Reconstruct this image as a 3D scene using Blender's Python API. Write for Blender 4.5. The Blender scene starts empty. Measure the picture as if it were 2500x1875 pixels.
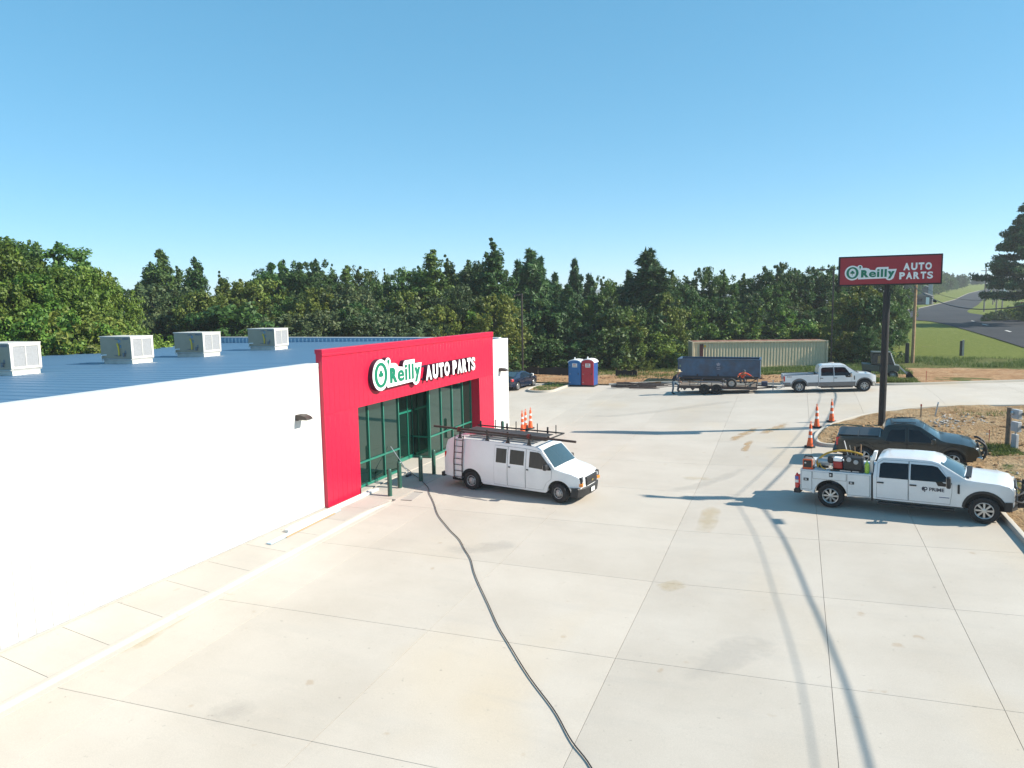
import bpy, bmesh, math, random
import numpy as np
from mathutils import Vector, Matrix

random.seed(7); rng = np.random.default_rng(11)
R = math.radians
scene = bpy.context.scene
COL = scene.collection

# ------------------------------------------------------------------ camera
IW, IH, FPX = 2500.0, 1875.0, 1750.0          # photograph frame and focal length in its pixels
CAM = np.array([15.44, 0.0, 7.1])
RM = np.array([[0.93046746, 0.02518017, -0.36550824],
               [0.36600744, -0.10853467, 0.92426121],
               [-0.01639727, -0.99377371, -0.11020411]])   # columns: right, down, forward
cd = bpy.data.cameras.new("camera"); cam = bpy.data.objects.new("camera", cd); COL.objects.link(cam)
cd.sensor_width = 36.0; cd.lens = 36.0 * FPX / IW; cd.clip_start = 0.1; cd.clip_end = 6000
_m = Matrix(((RM[0][0], -RM[0][1], -RM[0][2], CAM[0]), (RM[1][0], -RM[1][1], -RM[1][2], CAM[1]),
             (RM[2][0], -RM[2][1], -RM[2][2], CAM[2]), (0, 0, 0, 1)))
cam.matrix_world = _m
scene.camera = cam

# ------------------------------------------------------------------ sky, sun, exposure
SUN_AZ, SUN_EL = 10.5, 34.0                    # degrees from +X towards +Y
world = bpy.data.worlds.new("World"); scene.world = world; world.use_nodes = True
wn = world.node_tree; wn.nodes.clear()
_o = wn.nodes.new("ShaderNodeOutputWorld"); _b = wn.nodes.new("ShaderNodeBackground")
_s = wn.nodes.new("ShaderNodeTexSky"); _s.sky_type = 'NISHITA'; _s.sun_disc = False
_s.sun_elevation = R(SUN_EL); _s.sun_rotation = R(90 - SUN_AZ)
_s.altitude = 100; _s.air_density = 0.5; _s.dust_density = 0.0; _s.ozone_density = 2.0
_b.inputs[1].default_value = 0.15
_h = wn.nodes.new("ShaderNodeHueSaturation"); _h.inputs['Hue'].default_value = .481; _h.inputs['Saturation'].default_value = 1.8; _h.inputs['Value'].default_value = 1.72
_g = wn.nodes.new("ShaderNodeGamma"); _g.inputs[1].default_value = .46
wn.links.new(_s.outputs[0], _g.inputs[0]); wn.links.new(_g.outputs[0], _h.inputs['Color']); wn.links.new(_h.outputs[0], _b.inputs[0]); wn.links.new(_b.outputs[0], _o.inputs[0])
ld = bpy.data.lights.new("sun", 'SUN'); ld.energy = 4.7; ld.angle = R(0.5); ld.color = (1.0, 0.915, 0.79)
sun = bpy.data.objects.new("sun", ld); COL.objects.link(sun)
_d = Vector((math.cos(R(SUN_EL)) * math.cos(R(SUN_AZ)), math.cos(R(SUN_EL)) * math.sin(R(SUN_AZ)), math.sin(R(SUN_EL))))
sun.rotation_euler = _d.to_track_quat('Z', 'Y').to_euler(); sun.location = (60, 20, 60)
vs = scene.view_settings
vs.view_transform = 'Standard'; vs.look = 'None'; vs.gamma = 1.0; vs.use_curve_mapping = False
vs.exposure = 0.93
scene.cycles.use_denoising = True
scene.cycles.max_bounces = 6; scene.cycles.diffuse_bounces = 3; scene.cycles.glossy_bounces = 3
scene.cycles.transparent_max_bounces = 6; scene.cycles.transmission_bounces = 2

# ------------------------------------------------------------------ ground shape
_YA = [-60, 10.6, 14.3, 18.7, 22.8, 27.6, 32.7, 39.2, 49, 56, 70, 2000]
_ZA = [-1.9, -.56, -.46, -.40, -.25, -.15, -.04, .35, .86, .92, .7, .7]
_YL = [-60, 8.4, 24, 38, 50, 60, 2000]
_ZL = [-1.7, -.40, -.05, -.01, .35, .5, .5]
def smooth01(t):
    t = np.clip(t, 0, 1); return t * t * (3 - 2 * t)
def gz(x, y):
    """height of the ground at (x, y): a lot with a swale, rising away from the camera, then a hill on the road side"""
    x = np.asarray(x, float); y = np.asarray(y, float)
    w = np.clip((x - 1.7) / 10.34, 0, 1)
    z = np.interp(y, _YA, _ZA) * w + np.interp(y, _YL, _ZL) * (1 - w)
    z = z + .035 * np.clip(x - 12.04, 0, 9.5)
    hill = np.interp(y, [72, 85, 112, 150, 187, 300, 420, 520, 640, 2000], [0, .35, 1.7, 2.5, 3.1, 5.6, 10., 14., 15., 15.])
    z = z + hill * smooth01((x - 8 - .15 * np.clip(y - 110, 0, 2000)) / 20)
    return z
def gzf(x, y): return float(gz(x, y))
def ray(px, py):
    return RM @ np.array([(px - IW / 2) / FPX, (py - IH / 2) / FPX, 1.0])
def on_ground(px, py, dz=0.0):
    """where the sight line through a photograph pixel meets the ground"""
    r = ray(px, py); t = 3.0; prev = None
    while t < 2500:
        p = CAM + r * t
        d = p[2] - gzf(p[0], p[1]) - dz
        if d < 0:
            a, b = prev, t
            for _ in range(30):
                m = .5 * (a + b); q = CAM + r * m
                if q[2] - gzf(q[0], q[1]) - dz < 0: b = m
                else: a = m
            return Vector(CAM + r * a)
        prev = t; t *= 1.01
    return Vector(CAM + r * 2500)
def at_Y(px, py, Y):
    r = ray(px, py); return Vector(CAM + r * ((Y - CAM[1]) / r[1]))
def at_X(px, py, X):
    r = ray(px, py); return Vector(CAM + r * ((X - CAM[0]) / r[0]))

# ------------------------------------------------------------------ materials
def _nt(name):
    m = bpy.data.materials.new(name); m.use_nodes = True
    nt = m.node_tree; b = nt.nodes["Principled BSDF"]
    return m, nt, b
def _coord(nt, kind='Object', scale=None):
    tc = nt.nodes.new("ShaderNodeTexCoord"); out = tc.outputs[kind]
    if scale is not None:
        mp = nt.nodes.new("ShaderNodeMapping"); mp.inputs['Scale'].default_value = scale
        nt.links.new(out, mp.inputs[0]); out = mp.outputs[0]
    return out
def _noise(nt, vec, scale, detail=4, rough=.55, lac=2.0):
    n = nt.nodes.new("ShaderNodeTexNoise"); n.inputs['Scale'].default_value = scale
    n.inputs['Detail'].default_value = detail; n.inputs['Roughness'].default_value = rough
    nt.links.new(vec, n.inputs['Vector']); return n.outputs['Fac']
def _ramp(nt, fac, stops):
    r = nt.nodes.new("ShaderNodeValToRGB"); e = r.color_ramp.elements
    while len(e) < len(stops): e.new(.5)
    for k, (p, c) in enumerate(stops):
        e[k].position = p; e[k].color = (*c, 1) if len(c) == 3 else c
    nt.links.new(fac, r.inputs[0]); return r.outputs[0]
def _mix(nt, fac, a, b, mode='MIX'):
    m = nt.nodes.new("ShaderNodeMix"); m.data_type = 'RGBA'; m.blend_type = mode
    for s, v in ((m.inputs[0], fac), (m.inputs[6], a), (m.inputs[7], b)):
        if isinstance(v, (int, float)): s.default_value = v
        elif isinstance(v, tuple): s.default_value = (*v, 1)
        else: nt.links.new(v, s)
    return m.outputs[2]
def _bump(nt, b, h, strength, dist=.02):
    n = nt.nodes.new("ShaderNodeBump"); n.inputs['Strength'].default_value = strength
    n.inputs['Distance'].default_value = dist
    nt.links.new(h, n.inputs['Height']); nt.links.new(n.outputs[0], b.inputs['Normal'])
def _randmul(nt, col, lo, hi):
    oi = nt.nodes.new("ShaderNodeObjectInfo"); mr = nt.nodes.new("ShaderNodeMapRange")
    nt.links.new(oi.outputs['Random'], mr.inputs[0]); mr.inputs[3].default_value = lo; mr.inputs[4].default_value = hi
    h = nt.nodes.new("ShaderNodeHueSaturation"); nt.links.new(mr.outputs[0], h.inputs['Value']); nt.links.new(col, h.inputs['Color'])
    return h.outputs[0]
MATS = {}
def mat(name, col, rough=.5, metal=0.0, var=.12, scale=3.0, bump=0.0, coat=0.0, ior=None, dirt=None, rand=None, spec=None):
    """painted / plain surface: base colour broken up by fine noise, optional dirt colour, bump and clear coat"""
    if name in MATS: return MATS[name]
    m, nt, b = _nt(name)
    v = _coord(nt)
    n = _noise(nt, v, scale, 5)
    c2 = tuple(x * (1 - var) for x in col); c1 = tuple(min(1, x * (1 + var * .6)) for x in col)
    c = _ramp(nt, n, [(.3, c2), (.7, c1)])
    if dirt:
        dcol, amt = dirt
        n2 = _noise(nt, v, scale * .7, 7, .65)
        f = _ramp(nt, n2, [(.52 - amt * .2, (0, 0, 0)), (.75, (amt, amt, amt))])
        c = _mix(nt, f, c, dcol)
    if rand: c = _randmul(nt, c, *rand)
    nt.links.new(c, b.inputs['Base Color'])
    b.inputs['Roughness'].default_value = rough; b.inputs['Metallic'].default_value = metal
    if coat: b.inputs['Coat Weight'].default_value = coat; b.inputs['Coat Roughness'].default_value = .06
    if ior: b.inputs['IOR'].default_value = ior
    if spec is not None: b.inputs['Specular IOR Level'].default_value = spec
    if bump: _bump(nt, b, _noise(nt, v, scale * 12, 3), bump)
    MATS[name] = m; return m

# ------------------------------------------------------------------ mesh builder
class MB:
    def __init__(s): s.v = []; s.f = []
    def add(s, vs, fs):
        o = len(s.v); s.v += [tuple(map(float, p)) for p in vs]; s.f += [tuple(i + o for i in f) for f in fs]; return s
    def box(s, c, d, rot=None):
        x, y, z = (q / 2 for q in d)
        p = [Vector((a * x, b * y, e * z)) for e in (-1, 1) for b in (-1, 1) for a in (-1, 1)]
        if rot is not None: p = [rot @ q for q in p]
        p = [q + Vector(c) for q in p]
        return s.add(p, [(0, 2, 3, 1), (4, 5, 7, 6), (0, 1, 5, 4), (2, 6, 7, 3), (0, 4, 6, 2), (1, 3, 7, 5)])
    def bx(s, x0, x1, y0, y1, z0, z1):
        return s.box(((x0 + x1) / 2, (y0 + y1) / 2, (z0 + z1) / 2), (x1 - x0, y1 - y0, z1 - z0))
    def cyl(s, p0, p1, r0, r1=None, n=12, cap=True):
        r1 = r0 if r1 is None else r1
        p0 = Vector(p0); p1 = Vector(p1); d = (p1 - p0).normalized()
        a = d.orthogonal().normalized(); b = d.cross(a)
        vs = []
        for p, r in ((p0, r0), (p1, r1)):
            vs += [p + (a * math.cos(2 * math.pi * k / n) + b * math.sin(2 * math.pi * k / n)) * r for k in range(n)]
        fs = [(k, (k + 1) % n, n + (k + 1) % n, n + k) for k in range(n)]
        if cap: fs += [tuple(reversed(range(n))), tuple(range(n, 2 * n))]
        return s.add(vs, fs)
    def bar(s, p0, p1, w, h=None):
        h = w if h is None else h
        p0 = Vector(p0); p1 = Vector(p1); d = p1 - p0
        q = d.to_track_quat('X', 'Z').to_matrix()
        return s.box((p0 + p1) / 2, (d.length, w, h), q)
    def tube(s, pts, r, n=8, cap=True):
        pts = [Vector(p) for p in pts]; m = len(pts); vs = []; fs = []
        rr = r if isinstance(r, (list, tuple)) else [r] * m
        a = None
        for k, p in enumerate(pts):
            t = (pts[min(k + 1, m - 1)] - pts[max(k - 1, 0)]).normalized()
            if a is None: a = t.orthogonal().normalized()
            a = (a - t * a.dot(t)); a = a.normalized() if a.length > 1e-6 else t.orthogonal().normalized()
            b = t.cross(a)
            vs += [p + (a * math.cos(2 * math.pi * j / n) + b * math.sin(2 * math.pi * j / n)) * rr[k] for j in range(n)]
        for k in range(m - 1):
            for j in range(n):
                fs.append((k * n + j, k * n + (j + 1) % n, (k + 1) * n + (j + 1) % n, (k + 1) * n + j))
        if cap: fs += [tuple(reversed(range(n))), tuple(range((m - 1) * n, m * n))]
        return s.add(vs, fs)
    def lathe(s, prof, n=24, c=(0, 0, 0), axis='z', close=False):
        """prof: (radius, height) pairs turned about an axis through c"""
        m = len(prof); vs = []; fs = []
        for r, h in prof:
            for k in range(n):
                a = 2 * math.pi * k / n; u, w = r * math.cos(a), r * math.sin(a)
                p = {'z': (u, w, h), 'y': (u, h, w), 'x': (h, u, w)}[axis]
                vs.append((p[0] + c[0], p[1] + c[1], p[2] + c[2]))
        for j in range(m - 1 + (1 if close else 0)):
            for k in range(n):
                j2 = (j + 1) % m
                fs.append((j * n + k, j * n + (k + 1) % n, j2 * n + (k + 1) % n, j2 * n + k))
        return s.add(vs, fs)
    def prism(s, poly, d0, d1, plane='xz'):
        """polygon in a plane, extruded along the remaining axis between d0 and d1"""
        n = len(poly)
        def P(u, v, d): return {'xz': (u, d, v), 'xy': (u, v, d), 'yz': (d, u, v)}[plane]
        vs = [P(u, v, d0) for u, v in poly] + [P(u, v, d1) for u, v in poly]
        fs = [tuple(range(n)), tuple(reversed(range(n, 2 * n)))] + [((k + 1) % n, k, n + k, n + (k + 1) % n) for k in range(n)]
        return s.add(vs, fs)
    def build(s, name, material, parent=None, loc=(0, 0, 0), rot=(0, 0, 0), bevel=0, seg=2, smooth=True, angle=40):
        me = bpy.data.meshes.new(name); me.from_pydata(s.v, [], s.f)
        return finish(name, me, material, parent, loc, rot, bevel, seg, smooth, angle)
def finish(name, me, material, parent=None, loc=(0, 0, 0), rot=(0, 0, 0), bevel=0, seg=2, smooth=True, angle=40, fixn=True):
    if fixn:
        bm = bmesh.new(); bm.from_mesh(me); bmesh.ops.recalc_face_normals(bm, faces=bm.faces); bm.to_mesh(me); bm.free()
    if isinstance(material, (list, tuple)):
        for m in material: me.materials.append(m)
    elif material: me.materials.append(material)
    o = bpy.data.objects.new(name, me); COL.objects.link(o)
    o.location = loc; o.rotation_euler = rot
    if parent is not None: o.parent = parent
    if bevel:
        md = o.modifiers.new("bevel", 'BEVEL'); md.width = bevel; md.segments = seg; md.limit_method = 'ANGLE'; md.angle_limit = R(35)
        md.harden_normals = False
    if smooth:
        me.polygons.foreach_set("use_smooth", [True] * len(me.polygons))
        try: me.set_sharp_from_angle(angle=R(angle))
        except Exception: pass
    return o
def tag(o, label, cat, group=None):
    o["label"] = label; o["category"] = cat
    if group: o["group"] = group
    return o
def struct(o, kind="structure"):
    o["kind"] = kind; return o
def thing(name, label, cat, loc=(0, 0, 0), rotz=0.0, group=None, rot=None):
    o = bpy.data.objects.new(name, None); COL.objects.link(o); o.empty_display_size = .2
    o.location = loc; o.rotation_euler = rot if rot is not None else (0, 0, rotz)
    return tag(o, label, cat, group)
def copy_tree(o, parent=None):
    c = o.copy(); COL.objects.link(c); c.parent = parent
    for ch in list(o.children): copy_tree(ch, c)
    return c
def fill_poly(poly, step=None, stepv=None):
    """triangulated planar polygon, cut by a grid; returns bmesh in the xy plane"""
    bm = bmesh.new()
    vs = [bm.verts.new((p[0], p[1], 0)) for p in poly]; bm.faces.new(vs)
    bmesh.ops.triangulate(bm, faces=bm.faces[:])
    if step:
        xs = [p[0] for p in poly]; ys = [p[1] for p in poly]
        for ax, lo, hi, st in ((0, min(xs), max(xs), step), (1, min(ys), max(ys), stepv or step)):
            n = int((hi - lo) / st); off = (hi - lo) / (n + 1) if n >= 0 else st
            for k in range(1, n + 1):
                co = [0, 0, 0]; co[ax] = lo + k * off; no = [0, 0, 0]; no[ax] = 1
                bmesh.ops.bisect_plane(bm, geom=bm.verts[:] + bm.edges[:] + bm.faces[:], plane_co=co, plane_no=no, dist=1e-5)
        bmesh.ops.triangulate(bm, faces=bm.faces[:])
    return bm
def patch(name, poly, zfun, material, step=1.0, parent=None, skirt=0.0, stepv=None, smooth=True):
    """sheet of ground with outline poly (plan view), height zfun(x, y)"""
    bm = fill_poly(poly, step, stepv)
    for v in bm.verts: v.co.z = zfun(v.co.x, v.co.y)
    if skirt:
        be = [e for e in bm.edges if e.is_boundary]
        r = bmesh.ops.extrude_edge_only(bm, edges=be)
        for v in [g for g in r['geom'] if isinstance(g, bmesh.types.BMVert)]: v.co.z -= skirt
    bmesh.ops.recalc_face_normals(bm, faces=bm.faces)
    me = bpy.data.meshes.new(name); bm.to_mesh(me); bm.free()
    return finish(name, me, material, parent, fixn=False, smooth=smooth, angle=50)
def sweep(name, pts, prof, material, parent=None, closed=False, dz=0.0, follow=True):
    """section prof (sideways, up) carried along ground points"""
    n = len(pts); m = len(prof); vs = []; fs = []
    P = [Vector((p[0], p[1], 0)) for p in pts]
    for k in range(n):
        a = P[(k - 1) % n] if (closed or k > 0) else P[k]; b = P[(k + 1) % n] if (closed or k < n - 1) else P[k]
        t = (b - a).normalized(); s = Vector((t.y, -t.x, 0))
        for u, h in prof:
            q = P[k] + s * u
            vs.append((q.x, q.y, gzf(q.x, q.y) + h + dz))
    for k in range(n - (0 if closed else 1)):
        k2 = (k + 1) % n
        for j in range(m):
            fs.append((k * m + j, k * m + (j + 1) % m, k2 * m + (j + 1) % m, k2 * m + j))
    if not closed: fs += [tuple(range(m)), tuple(reversed(range((n - 1) * m, n * m)))]
    me = bpy.data.meshes.new(name); me.from_pydata(vs, [], fs)
    return finish(name, me, material, parent, angle=35)
def catmull(pts, k=8, closed=False):
    P = [Vector(p) for p in pts]; n = len(P); out = []
    for i in range(n if closed else n - 1):
        g = lambda j: P[j % n] if closed else P[min(max(j, 0), n - 1)]
        p0, p1, p2, p3 = g(i - 1), g(i), g(i + 1), g(i + 2)
        for s in range(k):
            t = s / k
            out.append(.5 * ((2 * p1) + (p2 - p0) * t + (2 * p0 - 5 * p1 + 4 * p2 - p3) * t * t + (3 * p1 - p0 - 3 * p2 + p3) * t ** 3))
    if not closed: out.append(P[-1])
    return out
def text_mesh(txt, offset=0.0, extrude=.02, bevel=0.0, res=4):
    """glyph outlines of the built-in font as a mesh in the xy plane, unit size"""
    c = bpy.data.curves.new("glyph", 'FONT'); c.body = txt; c.offset = offset; c.extrude = extrude; c.bevel_depth = bevel
    c.resolution_u = res
    o = bpy.data.objects.new("glyph", c); COL.objects.link(o)
    dg = bpy.context.evaluated_depsgraph_get()
    me = bpy.data.meshes.new_from_object(o.evaluated_get(dg))
    bpy.data.objects.remove(o); bpy.data.curves.remove(c)
    return me
def fit_mesh(me, x0, x1, y0, y1, z0, z1, frame):
    """scale a glyph mesh into a box (x across, y up, z out) and put it into the frame matrix"""
    co = np.empty(len(me.vertices) * 3); me.vertices.foreach_get("co", co); co = co.reshape(-1, 3)
    lo = co.min(0); hi = co.max(0); d = np.where(hi - lo < 1e-6, 1, hi - lo)
    co = (co - lo) / d * np.array([x1 - x0, y1 - y0, z1 - z0]) + np.array([x0, y0, z0])
    M = np.array(frame)
    co = co @ M[:3, :3].T + M[:3, 3]
    me.vertices.foreach_set("co", co.ravel()); me.update()
    return me
# ================================================================== the setting
def concrete(name, c0, c1, stain, rand=(.96, 1.02), bumpy=.25):
    m, nt, b = _nt(name); v = _coord(nt)
    big = _noise(nt, v, .35, 6, .6)
    c = _ramp(nt, big, [(.3, c0), (.68, c1)])
    st = _noise(nt, _coord(nt, 'Object', (1, .55, 1)), .22, 3, .5)
    c = _mix(nt, _ramp(nt, st, [(.56, (0, 0, 0)), (.74, (.55, .55, .55))]), c, stain)
    # broom / tyre-dust streaks running along the drive
    sk = _noise(nt, _coord(nt, 'Object', (.35, 2.4, 1)), .9, 6, .65)
    c = _mix(nt, _ramp(nt, sk, [(.52, (0, 0, 0)), (.80, (.22, .22, .22))]), c, (.33, .32, .305))
    sp = _noise(nt, v, 7.5, 3, .5)
    c = _mix(nt, _ramp(nt, sp, [(.70, (0, 0, 0)), (.76, (.35, .35, .35))]), c, (.16, .145, .13))
    sp2 = _noise(nt, v, 2.1, 2, .4)
    c = _mix(nt, _ramp(nt, sp2, [(.735, (0, 0, 0)), (.79, (.4, .4, .4))]), c, (.34, .24, .15))
    fine = _noise(nt, v, 45, 2)
    c = _mix(nt, .10, c, _ramp(nt, fine, [(.3, (.2, .2, .2)), (.7, (.75, .75, .75))]), 'OVERLAY')
    c = _randmul(nt, c, *rand)
    nt.links.new(c, b.inputs['Base Color']); b.inputs['Roughness'].default_value = .85
    b.inputs['Specular IOR Level'].default_value = .25
    _bump(nt, b, fine, bumpy, .004)
    return m
M_conc = concrete("lot_concrete", (.445, .402, .345), (.51, .468, .41), (.50, .415, .30))
M_walk = concrete("walk_concrete", (.40, .37, .33), (.47, .438, .39), (.46, .40, .32), (.95, 1.04))
M_kerb = concrete("kerb_concrete", (.40, .375, .33), (.46, .435, .385), (.46, .39, .29), (1, 1))
M_joint = mat("joint_filler", (.29, .272, .25), .9)

def soil_material(name, clay_a, clay_b, pale, grass_a, grass_b):
    m, nt, b = _nt(name); v = _coord(nt)
    n1 = _noise(nt, v, .5, 8, .65); n2 = _noise(nt, v, 2.6, 6, .7); n3 = _noise(nt, v, 9, 4, .6)
    c = _ramp(nt, n1, [(.38, clay_a), (.50, clay_b), (.62, pale)])
    c = _mix(nt, .5, c, _ramp(nt, n2, [(.34, tuple(x * .6 for x in clay_a)), (.60, pale)]))
    c = _mix(nt, _ramp(nt, n3, [(.62, (0, 0, 0)), (.7, (.5, .5, .5))]), c, (.42, .39, .35))
    g = _ramp(nt, n2, [(.3, grass_a), (.7, grass_b)])
    at = nt.nodes.new("ShaderNodeAttribute"); at.attribute_name = "cover"
    ad = nt.nodes.new("ShaderNodeMath"); ad.operation = 'ADD'; nt.links.new(at.outputs['Fac'], ad.inputs[0])
    s = nt.nodes.new("ShaderNodeMath"); s.operation = 'SUBTRACT'; s.inputs[1].default_value = .5
    nt.links.new(n1, s.inputs[0]); s2 = nt.nodes.new("ShaderNodeMath"); s2.operation = 'MULTIPLY'; s2.inputs[1].default_value = 2.2
    nt.links.new(s.outputs[0], s2.inputs[0]); nt.links.new(s2.outputs[0], ad.inputs[1])
    f = _ramp(nt, ad.outputs[0], [(.45, (0, 0, 0)), (.62, (1, 1, 1))])
    c = _mix(nt, f, c, g)
    nt.links.new(c, b.inputs['Base Color']); b.inputs['Roughness'].default_value = .95
    b.inputs['Specular IOR Level'].default_value = .1
    mx = nt.nodes.new("ShaderNodeMath"); mx.operation = 'ADD'; nt.links.new(n2, mx.inputs[0]); nt.links.new(n3, mx.inputs[1])
    _bump(nt, b, mx.outputs[0], 1.0, .25)
    return m
M_clay = soil_material("clay_soil", (.36, .175, .08), (.50, .275, .13), (.55, .38, .23), (.10, .12, .035), (.17, .18, .06))
M_tan = soil_material("tan_soil", (.31, .18, .08), (.43, .28, .145), (.49, .37, .23), (.085, .11, .035), (.15, .165, .06))
M_land = soil_material("grass_land", (.20, .16, .08), (.25, .20, .10), (.28, .24, .12), (.125, .165, .030), (.21, .235, .060))

def vnoise(x, y, s, seed=0):
    """cheap smooth pseudo-noise for ground relief"""
    return (math.sin(x * s * 1.7 + seed) * math.cos(y * s * 2.1 + seed * 1.3) + .5 * math.sin(x * s * 4.3 - y * s * 3.1 + seed * 2.2)
            + .3 * math.cos(y * s * 7.7 + x * s * 5.9 + seed)) / 1.8
def set_cover(o, fun):
    a = o.data.attributes.new("cover", 'FLOAT', 'POINT')
    a.data.foreach_set("value", [float(fun(v.co.x, v.co.y)) for v in o.data.vertices])

# ---- terrain sheet to the horizon
def coords(*segs):
    out = []
    for a, b, n in segs: out += list(np.linspace(a, b, n, endpoint=False))
    return out + [segs[-1][1]]
xs = coords((-3000, -400, 8), (-400, -60, 12), (-60, 60, 40), (60, 300, 40), (300, 3000, 10))
ys = coords((-300, -10, 4), (-10, 74, 14), (74, 130, 28), (130, 640, 50), (640, 4500, 14))
vv = []; 
for y in ys:
    for x in xs:
        inside = (1 - smooth01((y - 74) / 5)) * (1 - smooth01((abs(x - 15) - 50) / 8))
        z = gzf(x, y) - .3 * inside - .02
        if y > 200: z += 1.5 * math.sin(x * .011) * min(1, (y - 200) / 300) * (1 if x < 20 else 0)
        vv.append((x, y, float(z)))
nx = len(xs); ff = [(j * nx + i, j * nx + i + 1, (j + 1) * nx + i + 1, (j + 1) * nx + i) for j in range(len(ys) - 1) for i in range(nx - 1)]
me = bpy.data.meshes.new("terrain"); me.from_pydata(vv, [], ff)
terrain = struct(finish("terrain", me, M_land, fixn=False)); set_cover(terrain, lambda x, y: .95)
terrain["label"] = "grassy ground rising to the road and the far hills"

# ---- distant wooded ridge (seen through the gap in the trees)
hp = []; hx = np.linspace(-1600, 1500, 70)
mb = MB()
for k, x in enumerate(hx):
    h = 26 + 6 * math.sin(k * .9) + 4 * math.sin(k * 2.3) + rng.uniform(-1.5, 1.5)
    hp.append((x, 1500 + 60 * math.sin(k * .4), h))
vs_ = []; 
for x, y, h in hp: vs_ += [(x, y - 260, 0), (x, y - 120, h * .8), (x, y, h + 8), (x, y + 300, 0)]
fs_ = [(4 * k + j, 4 * k + j + 1, 4 * k + 5 + j, 4 * k + 4 + j) for k in range(len(hp) - 1) for j in range(3)]
mb.add(vs_, fs_)
M_ridge = mat("ridge_woods", (.055, .085, .06), .95, var=.5, scale=.05)
ridge = struct(mb.build("distant_hills", M_ridge)); ridge["label"] = "low wooded hills on the horizon"

# ---- the concrete lot: base sheet with a slab for each bay
ISLAND = [(21.65, 31.2), (21.3, 33.4), (20.2, 34.8), (18.7, 35.45), (17.48, 35.6), (16.8, 35.75), (16.49, 36.27), (16.44, 37.33), (16.7, 38.65),
          (17.54, 40.6), (18.83, 42.46), (21.0, 44.2), (23.4, 45.5), (27.3, 46.6), (36, 48.6)]
FARK = [(38, 62.5), (30.3, 58.8), (24.8, 55.6), (21.2, 54.2), (17.5, 54.3), (12.0, 55.8), (6.4, 57.6), (1.5, 56.6)]
LISL = [(-1.43, 56.4), (-1.5, 55.2), (-1.66, 53.4), (-1.72, 52.2), (-2.1, 51.5), (-2.8, 51.25), (-3.5, 51.5), (-3.9, 52.2), (-4.0, 53.6), (-3.7, 55.2), (-3.2, 56.6)]
LOT = ([(21.62, -9)] + [(21.65, 20.0)] + ISLAND + [(38, 49.2)] + FARK + LISL + [(-9, 57.4), (-16, 57.6), (-16, 38.64), (0.03, 38.64), (0.03, 36.2), (1.72, 36.2), (1.72, -9)])
def clip(poly, quad):
    out = list(poly)
    for k in range(len(quad)):
        a = quad[k]; b = quad[(k + 1) % len(quad)]; res = []
        side = lambda p: (b[0] - a[0]) * (p[1] - a[1]) - (b[1] - a[1]) * (p[0] - a[0])
        for i in range(len(out)):
            p, q = out[i - 1], out[i]; sp, sq = side(p), side(q)
            if sq >= 0:
                if sp < 0: t = sp / (sp - sq); res.append((p[0] + (q[0] - p[0]) * t, p[1] + (q[1] - p[1]) * t))
                res.append(q)
            elif sp >= 0:
                t = sp / (sp - sq); res.append((p[0] + (q[0] - p[0]) * t, p[1] + (q[1] - p[1]) * t))
        out = res
        if not out: return []
    cl = []
    for p in out:
        if not cl or (abs(p[0] - cl[-1][0]) + abs(p[1] - cl[-1][1])) > 1e-3: cl.append(p)
    if len(cl) > 2 and abs(cl[0][0] - cl[-1][0]) + abs(cl[0][1] - cl[-1][1]) < 1e-3: cl.pop()
    return cl
def area(p): return .5 * abs(sum(p[i - 1][0] * p[i][1] - p[i][0] * p[i - 1][1] for i in range(len(p))))
lot = patch("parking_lot", LOT, lambda x, y: gzf(x, y) - .05, M_joint, 2.5)
struct(lot); lot["label"] = "pale concrete parking lot cut into bays"
XE = [-16, -10.5, -5.6, -.9, 3.4, 7.7, 12.04, 16.27, 19.08, 23.5, 28.5, 33.5, 38.5]
YE = [-9.5, -3.4, 1.1, 5.6, 10.0, 14.35, 18.7, 22.85, 27.4, 32.0, 36.4, 40.8, 45.2, 49.6, 54.0, 58.4, 63]
XE[4:4] = [1.72]
for i in range(len(XE) - 1):
    for j in range(len(YE) - 1):
        g_ = .005
        sk = lambda x: -.07 * max(0, 12.04 - x) if x > -1 else -.9
        x0, x1 = XE[i] + g_, XE[i + 1] - g_
        q = [(x0, YE[j] + sk(x0) + g_), (x1, YE[j] + sk(x1) + g_), (x1, YE[j + 1] + sk(x1) - g_), (x0, YE[j + 1] + sk(x0) - g_)]
        p = clip(LOT, q)
        if len(p) < 3 or area(p) < .05: continue
        try: patch("slab", p, gzf, M_conc, 1.45, lot, skirt=.06)
        except Exception as e: print("slab", e)

# ---- sidewalk along the front wall
walk = thing("sidewalk", "pale concrete sidewalk", "sidewalk"); del walk["category"]; struct(walk)
def walk_z(x, y):
    e = gzf(1.72, y) + .14 * (1 - float(smooth01((y - 20.5) / 2.6)))
    t = min(1, max(0, x / 1.55)); return -.005 * (1 - t) + e * t
sy = [-8.6, -7.1, -5.6, -4.1, -2.6, -1.1, .5, 2, 3.5, 4.95, 6.4, 7.85, 9.32, 10.72, 12.16, 13.64, 15.12, 16.65, 18.18, 19.66, 21.1, 22.7, 24.4, 26.1, 27.8, 29.5, 31.2, 32.9, 34.6, 36.18]
for a, b in zip(sy[:-1], sy[1:]):
    x1 = 1.555 if a < 22 else 1.71
    patch("slab", [(.10, a + .006), (x1, a + .006), (x1, b - .006), (.10, b - .006)], walk_z, M_walk, .8, walk, skirt=.2)
patch("edge_strip", [(.005, -8.6), (.092, -8.6), (.092, 22.6), (.005, 22.6)], lambda x, y: walk_z(.1, y) + .004, M_kerb, 1.4, walk, skirt=.2)
KP = [(0, -.2), (.0, .125), (.012, .14), (.10, .14), (.125, .13), (.165, .03), (.30, .006), (.30, -.2)]
kb = []
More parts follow.
